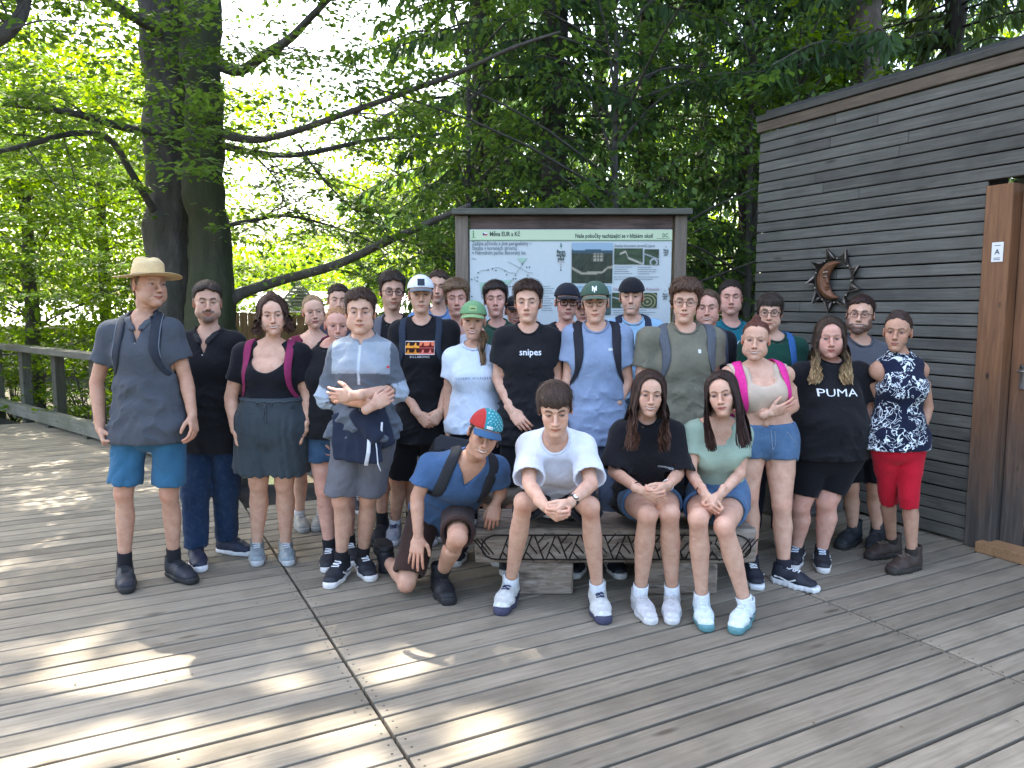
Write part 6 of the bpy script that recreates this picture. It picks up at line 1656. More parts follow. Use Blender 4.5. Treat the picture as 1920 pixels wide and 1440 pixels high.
# ---- roofs, fence beyond the trees
def kiosk():
    Y = 17.0; g = lambda px, py, dy=0: at(px, py, Y + dy)
    mw = plain('white_roof_sheet', (.80, .79, .80), .5, var=.04); mg = wood_mat('louvre_wood', (.28, .30, .28), (.42, .44, .41), (1, 12, 12), knots=False)
    c = g(620, 600, 2); c[2] = -.3; root = empty('pavilion', c, label='low pavilion with a white sunlit roof and louvred ventilation gable', category='pavilion'); o = V3(c)
    V = np.array([g(418, 612), g(735, 606), g(735, 606, 7), g(418, 612, 7), g(470, 545, 3), g(690, 548, 3)]) - o
    obj('roof', make_mesh('roof', V, [[0, 1, 5, 4], [2, 3, 4, 5]], [[1, 2, 5], [3, 0, 4]], smooth=False), mw, root)
    V = np.array([g(512, 582, .6), g(608, 582, .6), g(560, 524, .6), g(512, 582, 2.2), g(608, 582, 2.2), g(560, 524, 2.2)]) - o
    obj('gable', make_mesh('gable', V, [[0, 2, 5, 3], [1, 4, 5, 2]], [[0, 1, 2]], smooth=False), mg, root)
    for k in range(8):
        f = k / 8; y = 582 - 50 * f; w = 43 * (1 - f) ; m = MB(); a, b = g(560 - w, y, .5) - o, g(560 + w, y, .5) - o; m.tube([a, b], .035, 4, flat=.5); obj('louvre', m.mesh('louvre'), mg, root)
    m = MB(); m.box(V3(((g(425, 600)[0] + g(730, 600)[0]) / 2, Y + 3.5, .5)) - o, (g(730, 600)[0] - g(425, 600)[0] - .3, 6, 1.6)); obj('wall', m.mesh('wall'), plain('pavilion_wall', (.25, .22, .18), .8), root)
    c = g(780, 600, 1); c[2] = -.3; r2 = empty('pavilion', c, label='second low white roof right of the louvred pavilion', category='pavilion'); o = V3(c)
    V = np.array([g(700, 612, 1), g(900, 600, 1), g(900, 560, 5), g(735, 545, 4)]) - o; obj('roof', make_mesh('roof', V, [[0, 1, 2, 3]], smooth=False), mw, r2)
    m = MB(); m.box(g(800, 640, 3) - o, (2.0, 3, .9)); obj('wall', m.mesh('wall'), plain('pavilion_wall', (.25, .22, .18), .8), r2)
    c = g(100, 600, 4); c[2] = -.3; r3 = empty('pavilion', c, label='white sunlit roof glimpsed through the leaves left of the twin beech', category='pavilion'); o = V3(c)
    V = np.array([g(-80, 612, 4), g(290, 606, 4), g(270, 560, 8), g(-40, 566, 8)]) - o; obj('roof', make_mesh('roof', V, [[0, 1, 2, 3]], smooth=False), mw, r3)
    m = MB(); m.box(g(100, 640, 7) - o, (4.5, 3, .9)); obj('wall', m.mesh('wall'), plain('pavilion_wall', (.25, .22, .18), .8), r3)
    # board fence in front of the pavilion
    A, B = at(405, 640, 13.0), at(860, 640, 13.0); root = empty('board_fence', (A[0], 13.0, -.5), label='brown board fence in front of the white pavilion roofs', category='fence'); o = V3(root.location)
    mf = wood_mat('fence_wood', (.13, .075, .035), (.25, .15, .075), (12, 12, 1)); x = A[0]; zt = at(600, 586, 13)[2]
    while x < B[0]:
        w = .14; m = MB(); h_ = zt + .5 + RS.uniform(-.01, .01); m.box(V3((x + w / 2, 13.0, h_ / 2 - .5)) - o, (w - .012, .025, h_)); obj('board', m.mesh('board'), mf, root); x += w
kiosk()

def litter():
    n = 260; x = RS.uniform(-5, 4.5, n); y = RS.uniform(2.3, 8, n); P = np.stack([x, y, np.full(n, .004)], -1); a = RS.uniform(0, 6.28, n)
    D = nrm_rows(np.stack([np.cos(a), np.sin(a), RS.uniform(0, .25, n)], -1)); Nn = nrm_rows(np.stack([RS.normal(0, .15, n), RS.normal(0, .15, n), np.ones(n)], -1)); Nn = nrm_rows(Nn - D * (Nn * D).sum(1)[:, None])
    s = RS.uniform(.008, .03, n); V, Q = leaf_quads(P, D, Nn, s, s * RS.uniform(.2, .6, n)); V[:, 2] = np.maximum(V[:, 2], .002)
    leaf_obj('leaf_litter', [(V, Q, 0.)], plain('dry_leaf', (.14, .10, .055), .8, var=.5), None, kind='stuff')
litter()
# ------------------------------------------------------------------ the group
WH = (.74, .77, .82); BK = (.012, .012, .014); NV = (.016, .020, .034); DG = (.07, .075, .086)
black_shoe = dict(c=(.02, .022, .028), sole=(.02, .02, .02), lace=(.03, .03, .03), sock=BK)
vans = dict(kind='low', c=(.018, .02, .026), sole=(.66, .64, .60), lace=(.74, .74, .74), stripe=(.72, .72, .72), sock=BK, sockh=.15)
def band(lo, hi, c, base):
    return lambda L, V, J: np.where(((L[:, 1] > lo) & (L[:, 1] < hi))[:, None], c, base)
def zipcol(L, V, J):
    a, b, c = L.T; C = np.tile(np.array((.10, .115, .135)), (len(L), 1)); y = (b > -.165 - .06 * np.abs(a)) & (np.abs(a) < .16) & (c > -.02); C[y] = (.29, .33, .37)
    C[b > .0] = (.22, .25, .28); C[(np.abs(a) < .006) & (b > -.23) & (c > 0)] = (.45, .5, .55)
    for s in 'ab':
        d = np.linalg.norm(V - J['e' + s], axis=1); C[(d < .085)] = (.34, .40, .46)
    r = np.linalg.norm(V - (J['sb'] * .45 + J['eb'] * .55), axis=1); return C
def wave_print(g):
    C = np.zeros((len(g), 3)); x, y = g.T; w, h = .19, .087
    L = x < 0; T = y > 0; C[:] = (.02, .01, .01)
    u = np.mod(x, w / 2) / (w / 2) * 2; v = np.mod(y, h / 2) / (h / 2)
    wave = v < .30 + .5 * np.exp(-((np.mod(u, 1) - .45) / .16) ** 2) - .25 * np.exp(-((np.mod(u, 1) - .62) / .10) ** 2 - ((v - .45) / .2) ** 2)
    or_, rd, pk = (.85, .36, .05), (.12, .012, .01), (.85, .22, .16)
    q = [(L & T, or_, (.03, .012, .01)), (~L & T, rd, (.80, .20, .10)), (L & ~T, (.80, .28, .03), (.04, .012, .01)), (~L & ~T, (.80, .20, .16), rd)]
    for m, a, b in q: C[m & wave] = a if (a is not rd) else rd; C[m & ~wave] = b
    e = (np.abs(x) > w / 2 - .004) | (np.abs(y) > h / 2 - .004); C[e] = (.8, .75, .7); return C
def ex_hat(D, J, root, org):
    f = Field(); hs, M, H = J['hs'], J['hM'], J['H']
    f.u(seg((0, .006, .052), (0, .006, .105), (.084, .100), (.074, .090), (1, 0, 0)), .02); f.u(seg((0, .0, .105), (0, .01, .135), (.072, .088), (.045, .06), (1, 0, 0)), .03)
    f.cut(plane((0, 0, .160), (0, 0, 1)), .01); f.cut(plane((0, 0, .050), (0, 0, -1)), .004); f.sub(seg((0, -.03, .185), (0, .05, .185), .028, .020), .02)
    f.sub(seg((-.05, -.09, .15), (-.03, -.05, .17), .02, .02), .02); f.sub(seg((.05, -.09, .15), (.03, -.05, .17), .02, .02), .02)
    f.sub(ell((0, .008, .04), (.08, .098, .082)), .003); f.build(.004); V, Q, T = f.mesh(); tf = lambda v: (H - org) + (np.asarray(v) * hs) @ M.T
    straw = plain('straw', (.62, .47, .25), .8, var=.22, scale=220, bs=.5)
    hat = obj('straw_hat', make_mesh('straw_hat', tf(V), Q), straw, root)
    n = 48; t = np.arange(n) / n * 2 * math.pi; VV = []; K = 8
    for lay in (0, -.003):
        for k in range(K):
            r = k / (K - 1); ex = .094 * r; z = .056 - .016 * r + .016 * r ** 3 + .010 * r * np.cos(2 * t) + lay
            VV.append(np.stack([(.080 + ex) * np.sin(t), .008 - (.097 + ex) * np.cos(t), z + 0 * t], -1))
    VV = np.vstack(VV); Qs = []
    for lay in (0, 1):
        for k in range(K - 1):
            i = lay * K * n + k * n + np.arange(n); j = lay * K * n + k * n + (np.arange(n) + 1) % n; q = np.stack([i, j, j + n, i + n], -1); Qs.append(q if lay else q[:, ::-1])
    i = (K - 1) * n + np.arange(n); j = (K - 1) * n + (np.arange(n) + 1) % n; Qs.append(np.stack([i, j, j + K * n, i + K * n], -1))
    obj('brim', make_mesh('brim', tf(VV), np.vstack(Qs)), straw, hat)
    m = MB(); m.tube(tf(np.stack([.0835 * np.sin(t), .006 - .0995 * np.cos(t), .062 + 0 * t], -1)[list(range(n)) + [0]]), .006, 6, flat=1, cap=False); obj('hat_band', m.mesh('hat_band', True), C2((.30, .22, .12), 'hat_band', .8), hat)
def ex_jacket(D, J, root, org):
    f = Field(); P = J['P']; up, fw, lat = J['up'], J['fwd'], J['lat']
    f.u(seg(P + up * .115 - lat * .0, P + up * .155, (.165, .135), (.160, .13), lat), .02)
    f.u(seg(P + up * .13 - lat * .09 + fw * .10, P - up * .10 - lat * .06 + fw * .135, (.07, .02), (.09, .016), lat), .02)
    f.u(seg(P + up * .13 + lat * .03 + fw * .125, P - up * .12 + lat * .03 + fw * .15, (.08, .022), (.10, .016), lat), .02)
    f.u(seg(P + up * .12 + lat * .10 + fw * .10, P - up * .03 + lat * .135 + fw * .10, (.05, .03), (.055, .025), lat), .02)
    f.u(seg(P + up * .14 - lat * .03 + fw * .15, P + up * .02 + lat * .10 + fw * .165, (.03, .02), (.045, .025), lat), .02)
    f.cut(plane(P - up * .135, -up), .01)
    f.build(.008, disp=lambda Q: -.010 * (1 - np.abs(wnoise(Q, (9, 9, 4), 5))) ** 2 + .004)
    V, Q, T = f.mesh(); o = obj('tied_jacket', make_mesh('tied_jacket', V - org, Q, col=np.array((.018, .024, .042))), cloth_mat('cotton'), root)
    m = MB(); B = P + fw * .175 - org; m.tube([B + up * .02 + lat * .06, B - up * .06 + lat * .055, B - up * .14 + lat * .04], [.010, .011, .011], 8, flat=.3, up=fw)
    m.tube([B + up * .03 + lat * .09, B - up * .05 + lat * .10, B - up * .13 + lat * .105, B - up * .17 + lat * .12], .0035, 6); m.tube([B + up * .10 + lat * .13, B + up * .02 + lat * .125], .006, 6, flat=.3, up=fw)
    obj('drawcord', m.mesh('drawcord', True), C2((.6, .62, .65), 'cord', .8), o)
def ex_watch(s, c, face, w=.010, off=.03):
    def fn(D, J, root, org):
        W = J['w' + s]; E = J['e' + s]; d = nrm(W - E); p = W - d * off; r = .0285; m = MB(); u = nrm(np.cross(d, (0, 0, 1))); v = np.cross(d, u); t = np.linspace(0, 2 * math.pi, 21)
        m.tube([p - org + r * (math.cos(a) * u + math.sin(a) * v) for a in t], .0028, 6, cap=False, up=d) if w < .006 else m.tube([p - org + d * k for k in (-w, -w * .6, w * .6, w)], [r - .001, r + .002, r + .002, r - .001], 20, cap=False)
        o = obj('wristband', m.mesh('wristband', True), C2(c, 'band', .5), root)
        if face is not None:
            q = nrm(V3((0, -1, .6)) - d * (V3((0, -1, .6)) @ d)); m = MB(); m.tube([p - org + q * (r - .002), p - org + q * (r + .006)], .0165, 16); fo = obj('watch_face', m.mesh('watch_face', False), C2(face, 'watch_case', .3), o)
            m = MB(); m.tube([p - org + q * (r + .005), p - org + q * (r + .0075)], .0125, 16); obj('dial', m.mesh('dial'), C2((.75, .72, .7), 'dial', .3), fo)
    return fn
def ex_cord(pts, r, c, nm='necklace', metal=.6):
    def fn(D, J, root, org):
        f = D['tops'][0]['field'] if D.get('tops') else None
        P = smooth_path([loc(J, *p) for p in pts], 18); m = MB(); m.tube(P - org, r, 5); obj(nm, m.mesh(nm, True), C2(c, nm, .4), root)
    return fn
def ex_badge(a, b, w, h, c, nm='badge'):
    def fn(D, J, root, org):
        G = D['tops'][0]; g2, q = grid2d(w, h, 2, 2); P = project(G['bvh'], J, g2, a, b, 0, .0035, org=J['neck'] - org); obj(nm, make_mesh(nm, P, q, col=np.array(c)), cloth_mat('tight'), G['obj'])
    return fn
def ex_placket(c, btn):
    def fn(D, J, root, org):
        G = D['tops'][0]; m = MB()
        for b in (-.075, -.125):
            P = project(G['bvh'], J, np.array([[0., 0.]]), .004, b, 0, .003, org=J['neck'] - org)[0]; m.tube([P, P + J['fwd'] * .003], .0045, 8)
        obj('button', m.mesh('button'), C2(btn, 'button', .4), G['obj'])
        for s in (-1, 1):
            m = MB(); pts = [(s * .010, -.055, .10), (s * .045, -.02, .085), (s * .072, .02, .03), (s * .066, .032, -.03)]; P, Nn = on_surface(G['field'], smooth_path([loc(J, *p) for p in pts], 12), .003)
            m.tube(P - org, [.008] + [.017] * 9 + [.015, .010], 8, flat=.22, up=Nn); obj('collar', m.mesh('collar', True), C2(c, 'collar_cloth', .9), G['obj'])
    return fn
def ex_seams(c, drop=.20, pk=True, fly=True, w=.0016):
    def fn(D, J, root, org):
        G = D['bots'][0]; f = G['field']; P, up, fw, lat = J['P'], J['up'], J['fwd'], J['hlat']; m = MB(); sets = []
        k = D.get('wh', 1)
        if fly: sets.append([P + up * .07 + fw * .14, P + up * .0 + fw * .14, P - up * .07 + fw * .12]); sets.append([P + up * .07 + fw * .14 + lat * .02, P + up * .0 + fw * .14 + lat * .022, P - up * .05 + fw * .13 + lat * .004])
        if pk:
            for s in (-1, 1): sets.append([P + up * .06 + lat * s * .085 * k + fw * .12, P + up * .01 + lat * s * .115 * k + fw * .10, P - up * .06 + lat * s * .15 * k + fw * .05])
        for s_ in sets:
            Q, Nn = on_surface(f, smooth_path(s_, 12), .0008); m.tube(Q - org, w, 4)
        obj('seam', m.mesh('seam', True), C2(c, 'seam_thread', .9), G['obj'], kind='stuff')
        for s in 'ab':                       # turned hems
            pass
    return fn
def ex_bow(c):
    def fn(D, J, root, org):
        G = D['bots'][0]; f = G['field']; B = J['P'] + J['up'] * .155 + J['fwd'] * .14; l, u = J['lat'], J['up']; m = MB()
        for pts in ([B, B + l * .03 + u * .012, B + l * .045 - u * .005, B], [B, B - l * .03 + u * .012, B - l * .045 - u * .005, B], [B, B + l * .015 - u * .05, B + l * .012 - u * .11], [B, B - l * .008 - u * .05, B - l * .016 - u * .09]):
            Q, Nn = on_surface(f, smooth_path(pts, 10), .004); m.tube(Q - org, .0032, 5)
        obj('drawstring', m.mesh('drawstring', True), C2(c, 'cord', .8), G['obj'])
        t = np.linspace(0, 2 * math.pi, 40)
        Q, Nn = on_surface(f, np.array([J['P'] + u * .172 + l * .19 * math.cos(a) + J['fwd'] * .15 * math.sin(a) for a in t]), .001); m = MB(); m.tube(Q - org + u[None] * (.004 * np.sin(t * 24))[:, None], .006, 6, cap=False); obj('waistband', m.mesh('waistband', True), C2(c, 'cord', .8), G['obj'])
    return fn
PPL = []
def person(**k): PPL.append(k)
person(label='man in a straw hat with dark grey polo and blue shorts at the far left', Y=4.25, head=(279, 534, 1.0, 36, -2, 2), neck=(270, 600), sa=(208, 612), sb=(320, 608), ea=(181, 717), eb=(349, 712), wa=(188, 805), wb=(361, 780), fa=(207, 857, -.08), fb=(366, 824, -.08),
   ha=(246, 800), hb=(318, 800), ka=(232, 925), kb=(317, 926), na=(234, 1065), nb=(327, 1055), ta=(238, 1112), tb=(372, 1090), wc=1.0, ww=1.12, wh=1.08, gl=.98, ga=1.02, h=.009, seed=1, handa='fist', handb='relaxed', palma=(1, .3, 0), palmb=(-1, .2, 0),
   S=dict(skin='tan', hc=(.15, .10, .06), smile=.55, tt=.006, ts=.004, fat=.3, browk=.45, squint=.5, cap=1, nose=1.2), tops=[dict(name='shirt', c=(.066, .074, .086), neck='polo', hem=.085, sleeve=.60, inf=.010, loose=.75, fold=.007)],
   bots=[dict(name='shorts', c=(.035, .12, .21), len=.86, flare=.030, fold=.008)], shoes=black_shoe, pack=dict(c=(.02, .025, .035), pipe=(.13, .15, .17), cb=(.02, .03, .04), label='dark backpack with grey piping worn by the man in the straw hat'), extra=[ex_seams((.02, .07, .13)), ex_hat, ex_placket((.066, .074, .086), (.2, .2, .2))])
person(label='bearded man in a black polo and blue jeans beside the straw hat man', Y=4.75, head=(389, 566, 1.0, 6, 2, 1), neck=(392, 626), sa=(348, 632), sb=(440, 632), ea=(335, 735, .1), eb=(452, 735, .12), wa=(350, 800, .2), wb=(440, 790, .2), ha=(372, 815), hb=(422, 815), ka=(366, 925), kb=(425, 920), na=(368, 1030), nb=(424, 1012), ta=(374, 1060), tb=(462, 1032),
   wc=1.06, ww=1.15, wh=1.05, seed=2, S=dict(skin='mid', hc=(.03, .02, .015), smile=.35, beard=2, fat=.5, tt=.016, ts=.007, squint=.7, line='short', dl=.006), tops=[dict(name='shirt', c=BK, neck='polo', hem=.10, sleeve=.6, loose=.7)],
   bots=[dict(name='jeans', c=(.014, .032, .072), len=1.96, flare=.018, inf=.014, mat='denim', fold=.008)], shoes=dict(c=(.02, .025, .045), sole=(.68, .67, .66), lace=(.03, .03, .05), kind='low'), extra=[ex_placket((.02, .02, .022), (.7, .7, .7)), ex_seams((.06, .09, .15))])
person(label='woman with shoulder-length dark hair and top bun in black top and pleated grey shorts', Y=4.55, head=(511, 590, .95, 4, 2, -3), neck=(510, 648), sa=(456, 652), sb=(562, 652), ea=(433, 745), eb=(577, 745), wa=(441, 808), wb=(572, 806), fa=(452, 858, -.06), fb=(563, 845, -.02), ha=(484, 800), hb=(540, 800), ka=(485, 905), kb=(533, 905), na=(482, 1020), nb=(536, 1020), ta=(481, 1056), tb=(540, 1053),
   wc=1.15, ww=1.30, wh=1.22, gl=1.20, ga=1.2, bust=1.25, h=.009, seed=3, palma=(1, .2, 0), palmb=(-1, .2, 0), S=dict(fem=1, skin='fair', hc=(.045, .022, .014), tip=(.06, .03, .02), smile=.8, teeth=1, hair='long', line='long', len=.045, wave=.016, frontk=.3, bun=1, fat=.5, nl=420, browk=.9),
   tops=[dict(name='top', c=(.010, .010, .013), neck='scoop', hem=-.09, sleeve=.62, inf=.007, loose=.05, sloose=.006, fold=.003, dip=.055, h=.006)], bots=[dict(name='shorts', c=(.045, .058, .066), len=.72, flare=.070, rise=.19, fold=.010, fk='pleat', inf=.020)], shoes=dict(c=(.22, .26, .27), sole=(.42, .43, .42), lace=(.55, .57, .57)),
   extra=[ex_bow((.05, .06, .068))], pack=dict(c=(.24, .02, .085), label='backpack with raspberry red straps on the woman in black top', w=.024, a=.12))
person(label='blonde woman in a burgundy tank top behind the dark-haired woman', Y=5.35, head=(588, 583, .93, 8, 4, -5), neck=(588, 632), sa=(548, 640), sb=(632, 640), na=(562, 965), nb=(604, 962), ta=(566, 985), tb=(598, 982), seed=4, ha=(565, 790), hb=(612, 790),
   S=dict(fem=1, skin='fair', hc=(.26, .165, .085), smile=.45, hair='tied', line='tied', tt=.008, ts=.004, fat=.4, browk=.35, squint=.7), tops=[dict(name='top', c=(.16, .018, .045), neck='square', hem=.04, sleeve=0, inf=.007, loose=.3, dip=.10)], bots=[dict(name='shorts', c=(.05, .10, .18), len=.5, mat='denim')], shoes=dict(c=(.28, .27, .23), sole=(.3, .3, .28), lace=(.4, .4, .38), sock=(.6, .58, .55), sockh=.1), extra=[ex_cord([(-.06, .01, .02), (-.04, -.05, .09), (0, -.08, .115), (.04, -.05, .09), (.06, .01, .02)], .0012, (.5, .35, .2))])
person(label='man with short dark hair half hidden behind the two blonde women', Y=5.9, head=(634, 563, .98, 5, 2, 4), neck=(638, 612), seed=5, h=.014, hh=.0036, hr=.006, S=dict(skin='fair', hc=(.04, .025, .017), smile=.25, tt=.014, ts=.006, squint=.6, fat=.2), tops=[dict(name='shirt', c=(.05, .05, .06), hem=.1)], bots=[dict(name='shorts', c=(.03, .03, .04), len=.85)], shoes=vans)
person(label='girl with tied red-blonde hair and black t-shirt peeking past the zip pullover boy', Y=4.62, head=(632, 609, .91, 6, 3, 2), neck=(618, 655), sa=(588, 668), sb=(660, 672), ea=(582, 748), wa=(596, 818), fa=(602, 858), ha=(598, 800), hb=(640, 800), na=(618, 1030), nb=(655, 1020), ta=(616, 1052), tb=(660, 1045), seed=6, wc=.95,
   S=dict(fem=1, skin='pink', hc=(.30, .15, .07), smile=.55, teeth=1, hair='tied', line='tied', tt=.008, ts=.005, freckles=1, browk=.3), tops=[dict(name='shirt', c=BK, hem=.06, sleeve=.5, loose=.5)], bots=[dict(name='shorts', c=(.04, .085, .15), len=.55, mat='denim', flare=.02)], shoes=dict(vans, sockh=.13))
person(label='boy in a grey zip pullover with crossed arms and a navy jacket round his waist', Y=4.2, head=(676, 585, .97, -2, 0, 1), neck=(681, 640), sa=(639, 652), sb=(720, 652), ea=(616, 742), eb=(741, 732), wa=(700, 760, -.20), wb=(660, 742, -.26), fa=(725, 745, -.17), fb=(618, 742, -.20), ha=(655, 815), hb=(712, 815), ka=(640, 938), kb=(690, 933), na=(640, 1055), nb=(680, 1045), ta=(618, 1092), tb=(700, 1088),
   seed=7, h=.009, handb='flat', palmb=(0, 1, .1), palma=(0, 1, 0), wc=.90, ww=.98, S=dict(skin='mid', hc=(.045, .025, .016), smile=.35, tt=.024, ts=.006, sweep=.7, lift=.012, browk=.9, seed=7, fat=.1), tops=[dict(name='pullover', c=zipcol, neck='zip', hem=.02, sleeve=1.12, inf=.014, loose=.6, sloose=.010, fold=.009, h=.007)],
   bots=[dict(name='shorts', c=(.135, .135, .15), len=.88, flare=.032, fold=.009)], shoes=vans, extra=[ex_seams((.07, .07, .08)), ex_jacket, ex_badge(.152, -.135, .012, .012, (.6, .05, .06))])
person(label='dark-haired man with glasses in black left of the white trucker cap', Y=5.15, head=(735, 546, 1.0, 10, 3, 2), neck=(738, 604), sa=(695, 610), sb=(790, 610), seed=8, h=.012, hh=.0032, hr=.0052, S=dict(skin='mid', hc=(.03, .02, .013), smile=.3, tt=.024, ts=.012, curl=.35, beard=1, nose=1.3, jaw=.92), tops=[dict(name='shirt', c=BK, hem=.1)], bots=[dict(name='shorts', c=(.03, .03, .04), len=.85)], shoes=black_shoe, glasses=dict(c=(.03, .02, .02)), pack=dict(c=(.10, .10, .115), side='a', a=.10, label='grey backpack of the dark-haired man with glasses'))
person(label='tall boy in a white trucker cap and black t-shirt with orange wave print', Y=4.95, head=(789, 552, .97, 3, 1, 0), neck=(791, 606), sa=(748, 610), sb=(843, 610), ea=(740, 706), eb=(845, 706), wa=(786, 778, -.16), wb=(826, 772, -.16), fa=(812, 802, -.20), fb=(800, 806, -.20), ha=(768, 800), hb=(818, 800), na=(740, 985), nb=(800, 985), ta=(736, 1010), tb=(806, 1010), ka=(745, 900), seed=9, h=.009, handa='clasp', handb='clasp', palma=(.4, .4, -.2), palmb=(-.4, .4, -.2), wc=1.0,
   S=dict(skin='mid', hc=(.06, .035, .02), smile=.05, tt=.008, ts=.004, cap=1, jaw=.95, squint=.3), tops=[dict(name='shirt', c=BK, hem=.10, sleeve=.66, inf=.012, sloose=.024, loose=.85, fold=.008, decal=[(.19, .087, 46, 30, .0, -.155, wave_print)], text=[('BILLABONG', .020, 0, -.212, (.7, .7, .7), dict(sp=1.25))])],
   bots=[dict(name='shorts', c=(.010, .010, .012), len=.92, flare=.03)], shoes=dict(c=(.3, .32, .36), sole=(.65, .65, .65), sock=WH, sockh=.12, lace=(.02, .03, .08)), cap=dict(c=(.70, .72, .75), fc=(.12, .13, .15), brim=(.13, .14, .15), patch=(.046, .044, (.035, .045, .06))), pack=dict(c=(.02, .03, .05), label='navy backpack of the boy in the white trucker cap', w=.022, a=.118))
person(label='man in blue t-shirt half hidden behind the white trucker cap', Y=5.75, head=(822, 538, .98, -4, 2, 3), neck=(822, 590), seed=10, h=.014, hh=.0036, hr=.006, S=dict(skin='fair', hc=(.05, .03, .02), smile=.5, tt=.012, ts=.006, beard=1), tops=[dict(name='shirt', c=(.14, .24, .42), hem=.1)], bots=[dict(name='shorts', c=(.03, .03, .04), len=.85)], shoes=vans)
person(label='boy with curly light brown hair and white vest behind the green cap woman', Y=5.25, head=(856, 560, .97, 2, 0, -2), neck=(860, 612), sa=(822, 618), sb=(898, 618), seed=11, h=.012, hh=.0032, hr=.0052, S=dict(skin='pink', hc=(.13, .08, .045), smile=.0, tt=.030, ts=.010, curl=.7, squint=.4, seed=3, dl=-.006), tops=[dict(name='vest', c=(.6, .62, .66), neck='square', hem=.08, sleeve=0, dip=.06, inf=.008)], bots=[dict(name='shorts', c=(.05, .05, .06), len=.85)], shoes=vans)
person(label='smiling woman in a light green cap and white t-shirt with ponytail over her shoulder', Y=4.75, head=(887, 601, .95, -2, 0, 2), neck=(888, 654), sa=(848, 660), sb=(926, 660), seed=12, h=.009, ha=(868, 800), hb=(916, 800), wc=1.0, bust=1.1, ww=1.05, S=dict(fem=1, skin='mid', hc=(.16, .095, .05), tip=(.26, .17, .095), smile=1.0, teeth=1, hair='tied', line='tied', tt=.006, ts=.004, cap=1, tail=[(.05, .04, -.06), (.075, .0, -.11), (.07, -.07, -.17), (.075, -.10, -.25), (.065, -.10, -.32)], tailr=.010),
   tops=[dict(name='shirt', c=(.62, .70, .80), hem=.03, sleeve=.5, neck='crew', inf=.008, loose=.25, fold=.005, text=[('TOMMY HILFIGER', .022, -.0, -.175, (.10, .13, .2), dict(sp=1.35))])], bots=[dict(name='shorts', c=(.012, .012, .016), len=.5)], shoes=vans, cap=dict(c=(.16, .32, .15), brim=(.22, .38, .16), patch=(.048, .034, (.30, .40, .17)), text=[('~', .05, (.04, .10, .03), .0)]))
person(label='dark-haired boy in a green t-shirt in front of the board map', Y=5.35, head=(929, 562, .98, 0, -3, -2), neck=(932, 612), sa=(900, 622), sb=(972, 622), seed=13, h=.012, hh=.0032, hr=.0052, S=dict(skin='pink', hc=(.022, .015, .012), smile=-.15, tt=.024, ts=.011, curl=.45, squint=.7, seed=5, dl=-.004), tops=[dict(name='shirt', c=(.035, .085, .055), hem=.1, text=[('///////', .05, .075, -.10, (.45, .5, .45), dict(ang=1.2))])], bots=[dict(name='shorts', c=(.04, .04, .05), len=.85)], shoes=vans)
person(label='person in a dark cap peeking out behind the boy with the quiff', Y=5.5, head=(966, 584, .90, 10, 2, 4), neck=(968, 630), seed=14, h=.014, hh=.0036, hr=.006, wc=.9, S=dict(fem=1, skin='pink', hc=(.03, .02, .015), smile=.5, hair='tied', line='tied', tt=.008, cap=1), tops=[dict(name='shirt', c=(.02, .02, .025), hem=.1)], bots=[dict(name='trousers', c=(.03, .03, .04), len=1.9)], shoes=vans, cap=dict(c=(.02, .02, .025)))
person(label='boy with a dark quiff and small white lettering on his black t-shirt', Y=4.6, head=(990, 567, .98, -6, 0, 0), neck=(990, 620), sa=(944, 624), sb=(1034, 624), ea=(934, 710), eb=(1044, 700), wa=(961, 772, -.10), wb=(1046, 775), fa=(984, 800, -.16), ha=(965, 800), hb=(1014, 800), seed=15, h=.009, S=dict(skin='fair', hc=(.04, .022, .015), smile=.0, tt=.030, ts=.006, sweep=.3, lift=.022, browk=1, jaw=.98, squint=.2),
   tops=[dict(name='shirt', c=BK, hem=.10, sleeve=.62, sloose=.022, loose=.85, fold=.008, text=[('snipes', .054, .012, -.125, (.75, .77, .8), dict(bold=.012))])], bots=[dict(name='shorts', c=(.010, .010, .012), len=.92)], shoes=vans, handa='relaxed')
person(label='man in a black cap and dark square glasses standing behind the front standing boys', Y=5.15, head=(1063, 566, .98, 6, 2, 2), neck=(1062, 616), sa=(1018, 620), sb=(1108, 620), seed=16, h=.012, hh=.0032, hr=.0052, S=dict(skin='pink', hc=(.02, .015, .012), smile=.1, tt=.006, ts=.005, cap=1), tops=[dict(name='jacket', c=(.015, .016, .02), neck='v', hem=.1, sleeve=.9)], bots=[dict(name='trousers', c=(.02, .02, .025), len=1.9)], shoes=vans, cap=dict(c=(.016, .017, .024)), glasses=dict(c=(.012, .012, .014), r=.0032, a=.024, b=.0175, sq=.55), pack=dict(c=(.012, .012, .016), label='black backpack of the man in black cap and square glasses', w=.02))
person(label='person almost hidden behind the green baseball cap, only cheek and dark cap visible', Y=5.65, head=(1094, 578, .92, -4, 2, -2), neck=(1094, 626), seed=17, h=.014, hh=.0036, hr=.006, wc=.85, S=dict(skin='pink', hc=(.02, .015, .012), smile=.3, cap=1, tt=.006), tops=[dict(name='shirt', c=(.02, .02, .025), hem=.1)], bots=[dict(name='trousers', c=(.03, .03, .04), len=1.9)], shoes=vans, cap=dict(c=(.018, .02, .03)))
